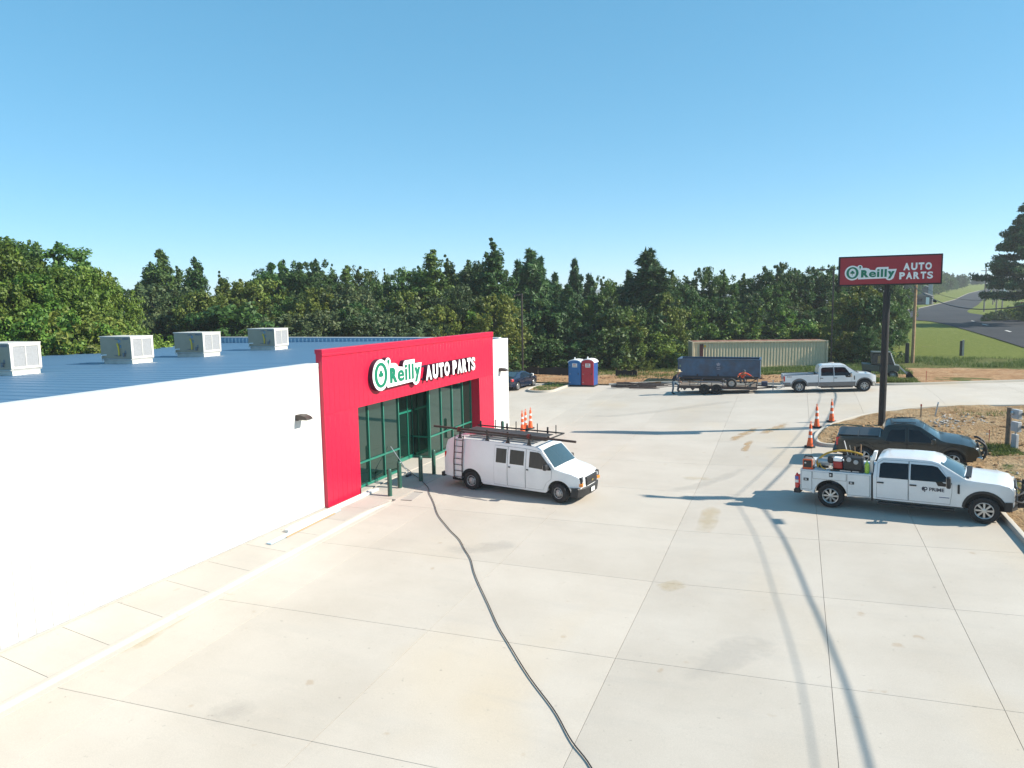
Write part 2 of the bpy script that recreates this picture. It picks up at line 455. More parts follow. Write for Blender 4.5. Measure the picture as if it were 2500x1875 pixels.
for y in np.arange(-8.6, 22.9, .5): kb.append((1.56, float(y)))
vs_ = []; fs_ = []
for k, (x, y) in enumerate(kb):
    f = 1 - float(smooth01((y - 20.5) / 2.4))
    for u, h in KP: vs_.append((x + u, y, gzf(1.72, y) + (h * f + .004 if h > 0 else h)))
m_ = len(KP)
for k in range(len(kb) - 1):
    for j in range(m_): fs_.append((k * m_ + j, k * m_ + (j + 1) % m_, (k + 1) * m_ + (j + 1) % m_, (k + 1) * m_ + j))
fs_ += [tuple(range(m_)), tuple(reversed(range((len(kb) - 1) * m_, len(kb) * m_)))]
kerb = struct(MB().add(vs_, fs_).build("kerb", M_kerb)); kerb["label"] = "rolled concrete kerb along the front sidewalk"

# ---- kerbs round the planting islands and the far side
KS = [(-.02, -.2), (-.02, .13), (0, .15), (.12, .15), (.15, .13), (.17, -.2)]
def kerb_line(pts, name, label, side=1, k=6):
    pp = catmull([(p[0], p[1], 0) for p in pts], k)
    if side < 0: pp = pp[::-1]
    o = struct(sweep(name, [(p.x, p.y) for p in pp], KS, M_kerb)); o["label"] = label; return o
kerb_line([(21.64, -9), (21.64, 8), (21.65, 20), (21.66, 27)] + ISLAND, "kerb_right", "concrete kerb in front of the parked trucks", 1)
kerb_line(FARK, "kerb_far", "concrete kerb along the far edge of the lot", 1)
kerb_line(LISL, "kerb_island", "concrete kerb round the small grass island by the portable toilets", 1)

# ---- bare soil behind the kerbs
def soil_z(seed, amp, base):
    return lambda x, y: gzf(x, y) + base + amp * vnoise(x, y, .55, seed) + amp * .6 * vnoise(x, y, 1.7, seed + 3)
right_poly = [(21.78, -9)] + [(21.8, 27.0)] + [(x + dx, y + dy) for (x, y), (dx, dy) in zip(ISLAND, [(.15, 0), (.13, .1), (.08, .13), (.03, .14), (.02, .14), (.06, .13), (.14, .06), (.14, -.03), (.13, -.07), (.12, -.1), (.1, -.12), (.07, -.14), (.05, -.14), (.04, -.14), (.04, -.14)])] + [(48, 49.5), (60, 40), (60, -9)]
so = patch("bare_soil", right_poly, soil_z(1.0, .07, .10), M_tan, .4, skirt=.4); struct(so)
so["label"] = "bare tan soil behind the kerb by the parked trucks"
set_cover(so, lambda x, y: .05 + .25 * (1 if 28 < y < 33.5 and x > 23 else 0) + .1 * (1 if y > 42 and 24 < x < 27 else 0))
far_poly = [(60, 75), (38, 62.7)] + [(x, y + .14) for x, y in FARK[1:]] + [(-1.35, 56.5), (-1.40, 57.2), (-3.2, 57.3), (-9, 57.5), (-40, 57.8), (-40, 79), (60, 79)]
sf = patch("clay_ground", far_poly, lambda x, y: gzf(x, y) + .1 + .08 * vnoise(x, y, .5, 2) + .04 * vnoise(x, y, 1.6, 5), M_clay, .8, skirt=.4); struct(sf)
sf["label"] = "orange clay strip between the lot and the woods"
def far_cover(x, y):
    c = .15
    if x > 8 and y > 63: c = .8
    if x > 19 and y > 60: c = .6
    if x > 23.5: c = .12 if y < 70 else .8
    if y > 64 and x < 8: c = .35
    if y > 70: c = .9
    if 18.5 < x < 24 and 55 < y < 57.5: c = .75
    if 25 < x < 29 and y < 60.5: c = .6
    return c
set_cover(sf, far_cover)
isl_poly = [(x + (.14 if x < -2.8 else -.14) * (0 if y < 51.4 else 1), y + (.14 if y < 51.6 else 0)) for x, y in LISL][::-1]
si = patch("island_soil", isl_poly, soil_z(4.0, .03, .10), M_tan, .35, skirt=.3); struct(si); si["label"] = "soil of the small grass island"
set_cover(si, lambda x, y: .22 + .25 * (y > 54))

# ---- black asphalt road climbing the hill
def road_material():
    m, nt, b = _nt("asphalt"); v = _coord(nt)
    n = _noise(nt, v, .15, 6, .6); f = _noise(nt, v, 30, 2)
    c = _ramp(nt, n, [(.3, (.030, .033, .038)), (.7, (.050, .053, .058))])
    c = _mix(nt, .25, c, _ramp(nt, f, [(.35, (.2, .2, .2)), (.65, (.8, .8, .8))]), 'OVERLAY')
    nt.links.new(c, b.inputs['Base Color']); b.inputs['Roughness'].default_value = .9; b.inputs['Specular IOR Level'].default_value = .15
    _bump(nt, b, f, .2, .01); return m
M_asph = road_material()
ROADPX = [(2200, 757), (2240, 753.5), (2270, 747), (2300, 740), (2330, 732), (2350, 722.5), (2364, 716.5), (2392, 709.5), (2421, 701), (2425, 701),
          (2416, 712), (2408, 722), (2398, 734), (2388, 744), (2376, 751), (2364, 757), (2361, 760), (2366, 764), (2400, 768.5), (2450, 773), (2560, 782), (2760, 800),
          (2760, 925), (2560, 866), (2500, 848), (2430, 826), (2360, 805), (2294, 788), (2270, 784), (2230, 781), (2200, 780)]
bm = fill_poly([(x, -y) for x, y in ROADPX], 14, 5)
for v_ in bm.verts:
    q = on_ground(v_.co.x, -v_.co.y, .06); v_.co = (q.x, q.y, q.z)
bmesh.ops.recalc_face_normals(bm, faces=bm.faces)
if sum(f.normal.z for f in bm.faces) < 0: bmesh.ops.reverse_faces(bm, faces=bm.faces[:])
me = bpy.data.meshes.new("road"); bm.to_mesh(me); bm.free()
road = struct(finish("road", me, M_asph, fixn=False)); road["label"] = "black asphalt road climbing the hill past a side street"
M_paint = mat("road_paint", (.75, .74, .7), .7)
for (px, py, qx, qy, w) in ((2398, 791, 2412, 794, .14), (2455, 806.5, 2468, 810, .14), (2372, 783, 2379, 784.5, .12)):
    a = on_ground(px, py, .075); b_ = on_ground(qx, qy, .075); d = (b_ - a).normalized(); s = Vector((-d.y, d.x, 0)) * w
    o = MB().add([a - s, b_ - s, b_ + s, a + s], [(0, 1, 2, 3)]).build("lane_marking", M_paint, road)
# pale shoulder kerb on the far verge of the road
vp = [on_ground(x, y, .1) for x, y in ((2205, 757.5), (2240, 753.3), (2270, 746.6), (2300, 739.6), (2330, 731.6), (2350, 722.2), (2364, 716.2), (2392, 709.2))]
mb = MB(); mb.tube(vp, .10, 5); o = struct(mb.build("road_kerb", mat('road_kerb', (.22, .21, .18), .9))); o["label"] = "pale kerb along the grass side of the climbing road"

# ---- clay carried onto the lot by tyres, rust-coloured wash marks
def smear_material(name, col, amt, sc, stretch):
    m = bpy.data.materials.new(name); m.use_nodes = True; nt = m.node_tree; b = nt.nodes["Principled BSDF"]; out = nt.nodes["Material Output"]
    tr = nt.nodes.new("ShaderNodeBsdfTransparent"); mx = nt.nodes.new("ShaderNodeMixShader")
    n = _noise(nt, _coord(nt, 'Object', stretch), sc, 7, .68); at = nt.nodes.new("ShaderNodeAttribute"); at.attribute_name = "cover"
    ml = nt.nodes.new("ShaderNodeMath"); ml.operation = 'MULTIPLY'; nt.links.new(n, ml.inputs[0]); nt.links.new(at.outputs['Fac'], ml.inputs[1])
    f = _ramp(nt, ml.outputs[0], [(.36, (0, 0, 0)), (.60, (amt, amt, amt))])
    b.inputs['Base Color'].default_value = (*col, 1); b.inputs['Roughness'].default_value = .95; b.inputs['Specular IOR Level'].default_value = .1
    nt.links.new(f, mx.inputs[0]); nt.links.new(tr.outputs[0], mx.inputs[1]); nt.links.new(b.outputs[0], mx.inputs[2]); nt.links.new(mx.outputs[0], out.inputs[0]); return m
def smear(pxpts, w, m, lab):
    pp = catmull([on_ground(*p) for p in pxpts], 6); vs = []; cov = []
    n = len(pp)
    for k, p in enumerate(pp):
        d = (pp[min(k + 1, n - 1)] - pp[max(k - 1, 0)]); sd = Vector((-d.y, d.x, 0)).normalized(); e = min(1, 3.2 * min(k, n - 1 - k) / n)
        for j in range(5):
            u = (j - 2) / 2; q = p + sd * u * w; vs.append((q.x, q.y, gzf(q.x, q.y) + .006)); cov.append(e * (1 - u * u) * 1.25)
    o = MB().add(vs, [(k * 5 + j, k * 5 + j + 1, (k + 1) * 5 + j + 1, (k + 1) * 5 + j) for k in range(n - 1) for j in range(4)]).build("clay_smear", m)
    a = o.data.attributes.new("cover", 'FLOAT', 'POINT'); a.data.foreach_set("value", cov); o["kind"] = "stuff"; o["label"] = lab
M_sm1 = smear_material("clay_smear", (.48, .33, .18), .6, 2.2, (1, 1, 1)); M_sm2 = smear_material("rust_wash", (.54, .42, .22), .26, .9, (1, 1, 1)); M_sm3 = smear_material("tyre_dust", (.32, .31, .30), .13, 1.4, (1, 1, 1))
smear([(1770, 1088), (1800, 1068), (1835, 1052), (1880, 1030)], .45, M_sm1, "orange clay track across the lot before the trailer")
smear([(1845, 1072), (1875, 1052), (1905, 1042), (1935, 1022)], .5, M_sm1, "orange clay track curving to the island kerb")
smear([(1820, 1115), (1818, 1098), (1828, 1082), (1850, 1066)], .3, M_sm1, "thin clay track bending off the main one")
smear([(1690, 1330), (1722, 1290), (1735, 1250), (1745, 1230)], .55, M_sm2, "yellow rust wash beside the long joint"); smear([(1600, 1445), (1640, 1430), (1690, 1420)], .5, M_sm2, "yellow rust wash across the long joint")
smear([(1640, 1165), (1700, 1168), (1760, 1172)], .5, M_sm2, "pale yellow wash mark in the middle of the lot"); smear([(180, 1640), (330, 1570), (440, 1500), (560, 1440)], .5, M_sm2, "yellow wash along the front kerb")
smear([(1300, 1310), (1240, 1330), (1130, 1340), (1040, 1325)], .7, M_sm3, "grey dust band across the lot beside the hose"); smear([(1550, 1185), (1660, 1195), (1780, 1160), (1880, 1110)], .5, M_sm3, "grey curved tyre mark across the lot")
smear([(1300, 1010), (1500, 1015), (1750, 985), (1900, 970)], .7, M_sm3, "grey dust band in front of the trailer"); smear([(460, 1760), (560, 1740), (640, 1700)], .6, M_sm3, "grey scuff near the front kerb"); smear([(1600, 1700), (1800, 1590), (1950, 1560)], .9, M_sm3, "broad grey dust patch on the open lot")
# ================================================================== the store
def panel_material(name, col, rough, ripple=0.0, dirt=None):
    m, nt, b = _nt(name); v = _coord(nt)
    n = _noise(nt, v, .8, 5); c = _ramp(nt, n, [(.3, tuple(x * .95 for x in col)), (.7, col)])
    if dirt:
        n2 = _noise(nt, _coord(nt, 'Object', (1, 3, .4)), 1.2, 6, .65)
        c = _mix(nt, _ramp(nt, n2, [(.55, (0, 0, 0)), (.8, (.35, .35, .35))]), c, dirt)
    nt.links.new(c, b.inputs['Base Color']); b.inputs['Roughness'].default_value = rough
    if ripple: _bump(nt, b, _noise(nt, v, 1.4, 2), ripple, .02)
    return m
M_white = panel_material("white_panel", (.66, .66, .645), .45, .04, (.6, .58, .52))
M_red = panel_material("red_panel", (.52, .008, .042), .38, .05)
M_roofm = panel_material("roof_sky_tint", (.082, .168, .272), .45, .05, (.115, .20, .29))  # bare metal roof; its reflected sky blue is put into the base colour
M_rib = panel_material("rib_sky_tint", (.52, .64, .72), .4)  # paler blue on the ribs, their sky highlights painted in
M_liner = panel_material("liner_sky_tint", (.22, .37, .52), .45)  # liner's blue is sky reflection put into the colour
M_green = mat("green_frame", (.012, .17, .115), .35, var=.1, coat=.3)
def glass_material(name, col, rough=.015, ior=1.75, ripple=.012, tint=(1, 1, 1)):
    m, nt, b = _nt(name); b.inputs['Base Color'].default_value = (*col, 1); b.inputs['Roughness'].default_value = rough
    b.inputs['IOR'].default_value = ior; b.inputs['Specular IOR Level'].default_value = .6; b.inputs['Specular Tint'].default_value = (*tint, 1)
    if ripple: _bump(nt, b, _noise(nt, _coord(nt), 1.1, 2), ripple, .03)
    return m
M_glass = glass_material("store_glass", (.006, .020, .016), .012, 1.85, .012, (.62, .95, .86))
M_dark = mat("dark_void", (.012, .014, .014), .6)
M_black = mat("black_metal", (.009, .009, .010), .6, var=.2)
M_bronze = mat("bronze_metal", (.045, .032, .026), .45)
M_galv = mat("galvanised", (.50, .51, .52), .42, .6)

store = thing("store_building", "white metal auto parts store with red entrance portal and metal roof coloured with reflected sky blue", "store", (0, 0, 0))
Y0, Y1, XB, WT = -5.0, 38.5, -21.2, 5.18
PY0, PY1, PT = 20.74, 35.9, 5.6
# front wall panels either side of the portal
pw = .39
def wall_run(ya, yb, x0=-.10, x1=0.0, zt=WT - .14):
    n = max(1, round((yb - ya) / pw)); w = (yb - ya) / n
    src = None
    for k in range(n):
        if src is None:
            src = MB().bx(x0, x1, .0038, w - .0038, .015, zt).build("wall_panel", M_white, store, (0, ya, 0), bevel=.006, seg=1); o = src
        else:
            o = src.copy(); COL.objects.link(o); o.location = (0, ya + k * w, 0)
wall_run(Y0, PY0); wall_run(PY1, Y1)
for a, b in ((Y0, PY0 + .1), (PY1 - .1, Y1 - .01)): MB().bx(-.40, -.11, a, b, -.6, WT - .15).build("wall_core", M_white, store)
for a, b in ((Y0, PY0 - .002), (PY1 + .002, Y1 + .01)): MB().bx(-.41, .004, a, b, WT - .14, WT).build("coping", M_white, store, bevel=.01)
for a, b in ((Y0, PY0), (PY1, Y1)): MB().bx(-.3, .012, a, b, -.6, .012).build("foundation", M_kerb, store)
MB().bx(.0, .02, Y0, PY0 - .01, .012, .045).build("base_trim", M_galv, store)
# far end wall and its parapet with ribbed inner face
MB().bx(XB, -.41, Y1 - .3, Y1, -.6, WT).build("end_wall", M_white, store)
MB().bx(XB - .02, -.42, Y1 - .34, Y1 + .02, WT, WT + .045).build("parapet_coping", M_white, store, bevel=.008)
rf = lambda x: 5.10 + .0135 * x
mb = MB(); mb.bx(XB, -.42, Y1 - .33, Y1 - .302, 4.3, WT - .002); mb.build("parapet_liner", M_liner, store)
src = None
x = -.7
while x > XB:
    if src is None: src = MB().bx(-.045, .045, Y1 - .375, Y1 - .331, 4.3, WT - .06).build("parapet_rib", M_rib, store, (x, 0, 0), bevel=.01); 
    else: o = src.copy(); COL.objects.link(o); o.location = (x, 0, 0)
    x -= .305
# back and near walls
MB().bx(XB, XB + .25, Y0, Y1 - .31, -.6, rf(XB) - .12).build("back_wall", M_white, store)
MB().bx(XB + .26, -.42, Y0, Y0 + .25, -.6, 4.6).build("side_wall", M_white, store)
# standing-seam roof, one pan after another
roof = MB().add([(-.41, Y0, rf(-.41) - .03), (-.41, Y1 - .34, rf(-.41) - .03), (XB - .25, Y1 - .34, rf(XB - .25) - .03), (XB - .25, Y0, rf(XB - .25) - .03)], [(0, 1, 2, 3)]).build("roof", M_roofm, store, smooth=False)
n = 72; w = (Y1 - .345 - Y0) / n; src = None
L = 20.6
for k in range(n):
    if src is None:
        mb = MB(); a = math.atan(.0165)
        p = [(0.004, .0), (.026, .013), (.044, .013), (.066, .0), (w * .5, .004), (w - .004, 0)]
        vs_ = []; 
        for xx in (-.415, XB - .3):
            for u, h in p: vs_.append((xx, u, rf(xx) + h))
        m_ = len(p); mb.add(vs_, [(j, j + 1, m_ + j + 1, m_ + j) for j in range(m_ - 1)])
        src = mb.build("roof_panel", M_roofm, roof, (0, Y0, 0), smooth=False)
    else:
        o = src.copy(); COL.objects.link(o); o.location = (0, Y0 + k * w, 0)
MB().bx(XB - .42, XB - .3, Y0, Y1, rf(XB) - .12, rf(XB) - .02).build("gutter", M_roofm, store)

# red entrance portal
OY0, OY1, OT = 22.8, 34.02, 3.32
por = MB().bx(-.10, -.02, PY0, OY0 - .04, 0, PT - .1).bx(-.10, -.02, OY1 + .04, PY1, 0, PT - .1).bx(-.10, -.02, OY0 - .04, OY1 + .04, OT + .04, PT - .1).build("portal", M_red, store)
def red_run(ya, yb, za, zb):
    n = max(1, round((yb - ya) / .31)); w = (yb - ya) / n
    src = None
    for k in range(n):
        if src is None: src = MB().bx(-.018, .15, .0015, w - .0015, za, zb).build("portal_panel", M_red, por, (0, ya, 0), bevel=.004, seg=1)
        else: o = src.copy(); COL.objects.link(o); o.location = (0, ya + k * w, 0)
red_run(PY0, OY0, .01, OT + .002); red_run(OY1, PY1, .01, OT + .002); red_run(PY0, PY1, OT + .004, PT - .1)
MB().bx(-.14, .18, PY0 - .04, PY1 + .04, PT - .1, PT + .05).bx(.15, .185, PY0 - .04, PY1 + .04, PT - .2, PT - .1).build("portal_coping", M_red, por, bevel=.012)
for a, b in ((PY0 - .02, PY0 - .001), (PY1 + .001, PY1 + .02)): MB().bx(-.11, .15, a, b, .01, PT - .1).build("portal_end", M_red, por)
MB().bx(-.7, .148, OY0 - .038, OY0, .01, OT).bx(-.7, .148, OY1, OY1 + .038, .01, OT).bx(-.7, .148, OY0, OY1, OT, OT + .038).build("portal_reveal", M_red, por)
# storefront glazing set back in the opening, with a recessed doorway
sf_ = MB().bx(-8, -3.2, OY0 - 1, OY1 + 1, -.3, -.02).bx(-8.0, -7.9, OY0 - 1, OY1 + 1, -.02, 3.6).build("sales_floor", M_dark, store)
XG = -.34; FW = .055
sills = MB(); glz = thing("storefront", "", ""); del glz["label"]; del glz["category"]; glz.parent = store
DY0, DY1 = 26.55, 29.35               # recessed doorway
def bays(ys, x=XG, z0=.0, z1=OT):
    for y in ys: MB().bx(x - .11, x + .03, y - FW / 2, y + FW / 2, z0, z1).build("mullion", M_green, glz, bevel=.006, seg=1)
    for a, b in zip(ys[:-1], ys[1:]):
        a += FW / 2; b -= FW / 2
        for c_, d_ in ((.0, .10), (.96, 1.03), (z1 - .07, z1)): MB().bx(x - .11, x + .03, a, b, c_, d_).build("rail", M_green, glz, bevel=.006, seg=1)
        MB().bx(x - .05, x - .03, a, b, .10, .96).build("glass_pane", M_glass, glz)
        MB().bx(x - .05, x - .03, a, b, 1.03, z1 - .07).build("glass_pane", M_glass, glz)
yl = list(np.linspace(OY0 + .03, DY0, 5)); yl = [OY0 + .03, 24.2, 25.34, DY0]
bays(yl)
yr = [DY1, 30.55, 31.75, 32.95, OY1 - .03]
bays(yr)
# doorway: side lights going in, a door wall at the back, and a header
XD = -1.25
for y in (DY0, DY1):
    for x in (XD,): MB().bx(x - .03, x + .03, y - .045, y + .045, 0, OT).build("mullion", M_green, glz)
    for a, b in ((XD + .03, XG - .11),):
        for c_, d_ in ((0, .1), (.96, 1.03), (OT - .07, OT)): MB().bx(a, b, y - .04, y + .04, c_, d_).build("rail", M_green, glz)
        MB().bx(a, b, y - .012, y + .012, .1, .96).build("glass_pane", M_glass, glz)
        MB().bx(a, b, y - .012, y + .012, 1.03, OT - .07).build("glass_pane", M_glass, glz)
ys_ = [DY0 + .045, DY0 + .5, (DY0 + DY1) / 2, DY1 - .5, DY1 - .045]
for y in ys_[1:-1]: MB().bx(XD - .05, XD + .05, y - .03, y + .03, 0, OT).build("mullion", M_green, glz)
for k, (a, b) in enumerate(zip(ys_[:-1], ys_[1:])):
    for c_, d_ in ((2.2, 2.28), (OT - .07, OT), (0, .16)): MB().bx(XD - .05, XD + .05, a, b, c_, d_).build("rail", M_green, glz)
    MB().bx(XD - .012, XD + .012, a, b, .16, 2.2).build("door" if k in (1, 2) else "glass_pane", M_glass, glz)
    MB().bx(XD - .012, XD + .012, a, b, 2.28, OT - .07).build("glass_pane", M_glass, glz)
MB().bx(XD - .2, XG + .1, OY0, OY1, OT, OT + .03).build("soffit", M_red, glz)
MB().bx(XD - .1, .0, OY0, OY1, -.3, -.008).build("threshold", M_walk, glz)
# ---- lettering
M_signw = mat("sign_white", (.82, .83, .83), .35, var=.03)
M_signg = mat("sign_green", (.0, .17, .092), .35, var=.05)
M_signk = mat("sign_return", (.02, .014, .035), .4)
def shamrock(frame, cx, cy, s, z0, z1):
    mb = MB()
    for ax, ay in ((0, .42), (-.36, -.02), (.36, -.02)):
        pts = []
        for k in range(20):
            t = 2 * math.pi * k / 20; r = .36 * (1 + .12 * math.cos(2 * t))
            pts.append((cx + s * (ax + r * math.cos(t)), cy + s * (ay + r * math.sin(t) * 1.05)))
        mb.prism(pts, z0, z1, 'xy')
        z1 += .0012
    mb.prism([(cx - .07 * s, cy + .1 * s), (cx + .10 * s, cy + .1 * s), (cx + .02 * s, cy - .95 * s), (cx - .16 * s, cy - .95 * s)], z0, z1, 'xy')
    me = bpy.data.meshes.new("shamrock"); me.from_pydata(mb.v, [], mb.f)
    co = np.array(mb.v); M = np.array(frame); co = co @ M[:3, :3].T + M[:3, 3]
    me.vertices.foreach_set("co", co.ravel()); return me
def ellipse(cx, cy, rx, ry, n=40, ph=0): return [(cx + rx * math.cos(2 * math.pi * k / n + ph), cy + ry * math.sin(2 * math.pi * k / n + ph)) for k in range(n)]
def to_frame(mb, frame):
    co = np.array(mb.v); M = np.array(frame); mb.v = [tuple(p) for p in (co @ M[:3, :3].T + M[:3, 3])]; return mb
# logo letters as boxes in a unit field (0..1 across, 0..1 up), measured from the pole sign
LOGO = {"R": (.325, .472, .19, .66), "e": (.478, .612, .19, .545), "i": (.632, .674, .19, .545), "l": (.703, .745, .19, .685), "l2": (.773, .815, .19, .685), "y": (.833, .962, .075, .545)}
def logo(parent, frame, x0, x1, y0, y1, depth, ret):
    """the company wordmark: white contour plate, green letters, shamrock in the O"""
    W = x1 - x0; H = y1 - y0
    fx = lambda u: x0 + u * W; fy = lambda v: y0 + v * H
    zt = depth
    def plate(mb, g, z0, z1):
        # overlapping rounded blobs that together make the contour plate; every piece a hair apart in depth
        e = .0006
        mb.prism(ellipse(fx(.158), fy(.49), W * .150 + g, H * .468 + g, 48), z0, z1, 'xy')
        mb.prism(ellipse(fx(.300), fy(.835), W * .052 + g, H * .145 + g, 24), z0, z1 - e, 'xy')
        mb.prism([(fx(.275) - g, fy(.075) - g), (fx(.84), fy(.105) - g), (fx(.84), fy(.55)), (fx(.66), fy(.60) + g), (fx(.50), fy(.66) + g), (fx(.47), fy(.75) + g), (fx(.42), fy(.79) + g), (fx(.25), fy(.80) + g)], z0, z1 - 2 * e, 'xy')
        mb.prism([(fx(.60) - g, fy(.3)), (fx(.60) - g, fy(.70)), (fx(.625), fy(.80) + g), (fx(.66), fy(.815) + g), (fx(.845) + g, fy(.815) + g), (fx(.845) + g, fy(.3))], z0, z1 - 3 * e, 'xy')
        mb.prism([(fx(.80), fy(.675) + g), (fx(1.0) + g * 1.5, fy(.675) + g), (fx(.945) + g, fy(.10)), (fx(.915) + g, fy(.015) - g * .4), (fx(.87), fy(-.03) - g), (fx(.825) - g, fy(.0) - g), (fx(.79) - g, fy(.12))], z0, z1 - 4 * e, 'xy')
        return mb
    if ret: to_frame(plate(MB(), .012, 0, zt - .012), frame).build("sign_return", M_signk, parent, smooth=False)
    to_frame(plate(MB(), 0, 0 if not ret else .01, zt), frame).build("contour_plate", M_signw, parent, smooth=False)
    L0, L1 = zt - .002, zt + .014
    # the big O ring
    n = 48; o_ = ellipse(fx(.158), fy(.49), W * .118, H * .375, n); i_ = ellipse(fx(.158), fy(.49), W * .070, H * .285, n)
    mb = MB(); vs_ = [(x, y, L1) for x, y in o_] + [(x, y, L1) for x, y in i_] + [(x, y, L0) for x, y in o_] + [(x, y, L0) for x, y in i_]
    fs_ = []
    for k in range(n):
        k2 = (k + 1) % n; fs_ += [(k, k2, n + k2, n + k), (2 * n + k, 2 * n + k2, k2, k), (n + k, n + k2, 3 * n + k2, 3 * n + k)]
    mb.add(vs_, fs_); to_frame(mb, frame).build("letter", M_signg, parent, smooth=False)
    finish("shamrock", shamrock(frame, fx(.158), fy(.50), H * .17, L0, L1), M_signg, parent, smooth=False)
    # apostrophe
    mb = MB().prism(ellipse(fx(.304), fy(.865), W * .021, H * .062, 16), L0, L1, 'xy')
    mb.prism([(fx(.316), fy(.86)), (fx(.325), fy(.86)), (fx(.303), fy(.72)), (fx(.290), fy(.725))], L0, L1 - .001, 'xy'); to_frame(mb, frame).build("letter", M_signg, parent, smooth=False)
    for ch, (a, b, c, d) in LOGO.items():
        if ch in ("i", "l", "l2"):
            mb = MB().prism([(fx(a), fy(c)), (fx(b), fy(c)), (fx(b), fy(d)), (fx(a), fy(d))], L0, L1, 'xy')
            if ch == "i": mb.prism(ellipse(fx((a + b) / 2), fy(.635), W * .026, H * .055, 16), L0, L1, 'xy')
            to_frame(mb, frame).build("letter", M_signg, parent, smooth=False)
        else:
            me = fit_mesh(text_mesh(ch, .025 if ch == 'e' else .06, .02), fx(a), fx(b), fy(c), fy(d), L0, L1, frame)
            finish("letter", me, M_signg, parent, smooth=False)
def block_word(parent, frame, txt, x0, x1, y0, y1, depth, ret, bold=.068, gap=.11):
    wid = {"A": 1.02, "U": .95, "T": .86, "O": .98, "P": .90, "R": .96, "S": .92}
    tot = sum(wid[c] for c in txt) + gap * (len(txt) - 1); x = x0
    for c in txt:
        w = (x1 - x0) * wid[c] / tot
        if ret:
            me = fit_mesh(text_mesh(c, bold * (.6 if c == 'S' else 1), .02), x, x + w, y0, y1, 0, depth - .006, frame); finish("letter_return", me, M_signk, parent, smooth=False)
            g = .010
        else: g = 0
        me = fit_mesh(text_mesh(c, (bold - .004) * (.6 if c == 'S' else 1), .02), x + g, x + w - g, y0 + g, y1 - g, depth - .008 if ret else 0, depth, frame)
        finish("letter", me, M_signw, parent, smooth=False)
        x += w + (x1 - x0) * gap / tot
# wall sign: x across = +Y, y up = +Z, z out = +X
FR = ((0, 0, 1, .152), (1, 0, 0, 0), (0, 1, 0, 0), (0, 0, 0, 1))
ws = thing("store_wall_sign", "raised wall sign with green O'Reilly lettering on a white contour and white AUTO PARTS letters", "sign", (0, 0, 0))
logo(ws, FR, 23.55, 27.50, 3.78, 5.10, .20, True)
# each word sits over the entrance on its own backing
block_word(ws, FR, "AUTO", 27.85, 30.22, 3.82, 4.50, .20, True)
block_word(ws, FR, "PARTS", 30.52, 33.12, 3.82, 4.50, .20, True)
MB().bx(.150, .185, 27.75, 30.3, 3.86, 3.93).bx(.150, .185, 30.45, 33.2, 3.86, 3.93).bx(.150, .185, 27.75, 30.3, 4.42, 4.49).bx(.150, .185, 30.45, 33.2, 4.42, 4.49).build("raceway", M_signk, ws)

# ---- wall lights
def wall_light(y, z, label):
    t = thing("wall_light", label, "light", (0.003, y, z))
    MB().bx(0, .09, -.17, .17, -.10, .10).build("housing", M_bronze, t, bevel=.015)
    mb = MB().prism([(.05, .09), (.20, .10), (.38, .04), (.46, -.03), (.46, -.06), (.05, -.07)], -.17, .17, 'xz'); mb.build("hood", M_bronze, t, bevel=.02, seg=2)
    MB().bx(.12, .42, -.13, .13, -.085, -.068).build("lens", mat("lens", (.55, .55, .5), .3), t)
wall_light(19.5, 3.46, "bronze wall light on the long white wall before the red portal")
wall_light(37.2, 3.46, "bronze wall light on the narrow white wall beyond the red portal")

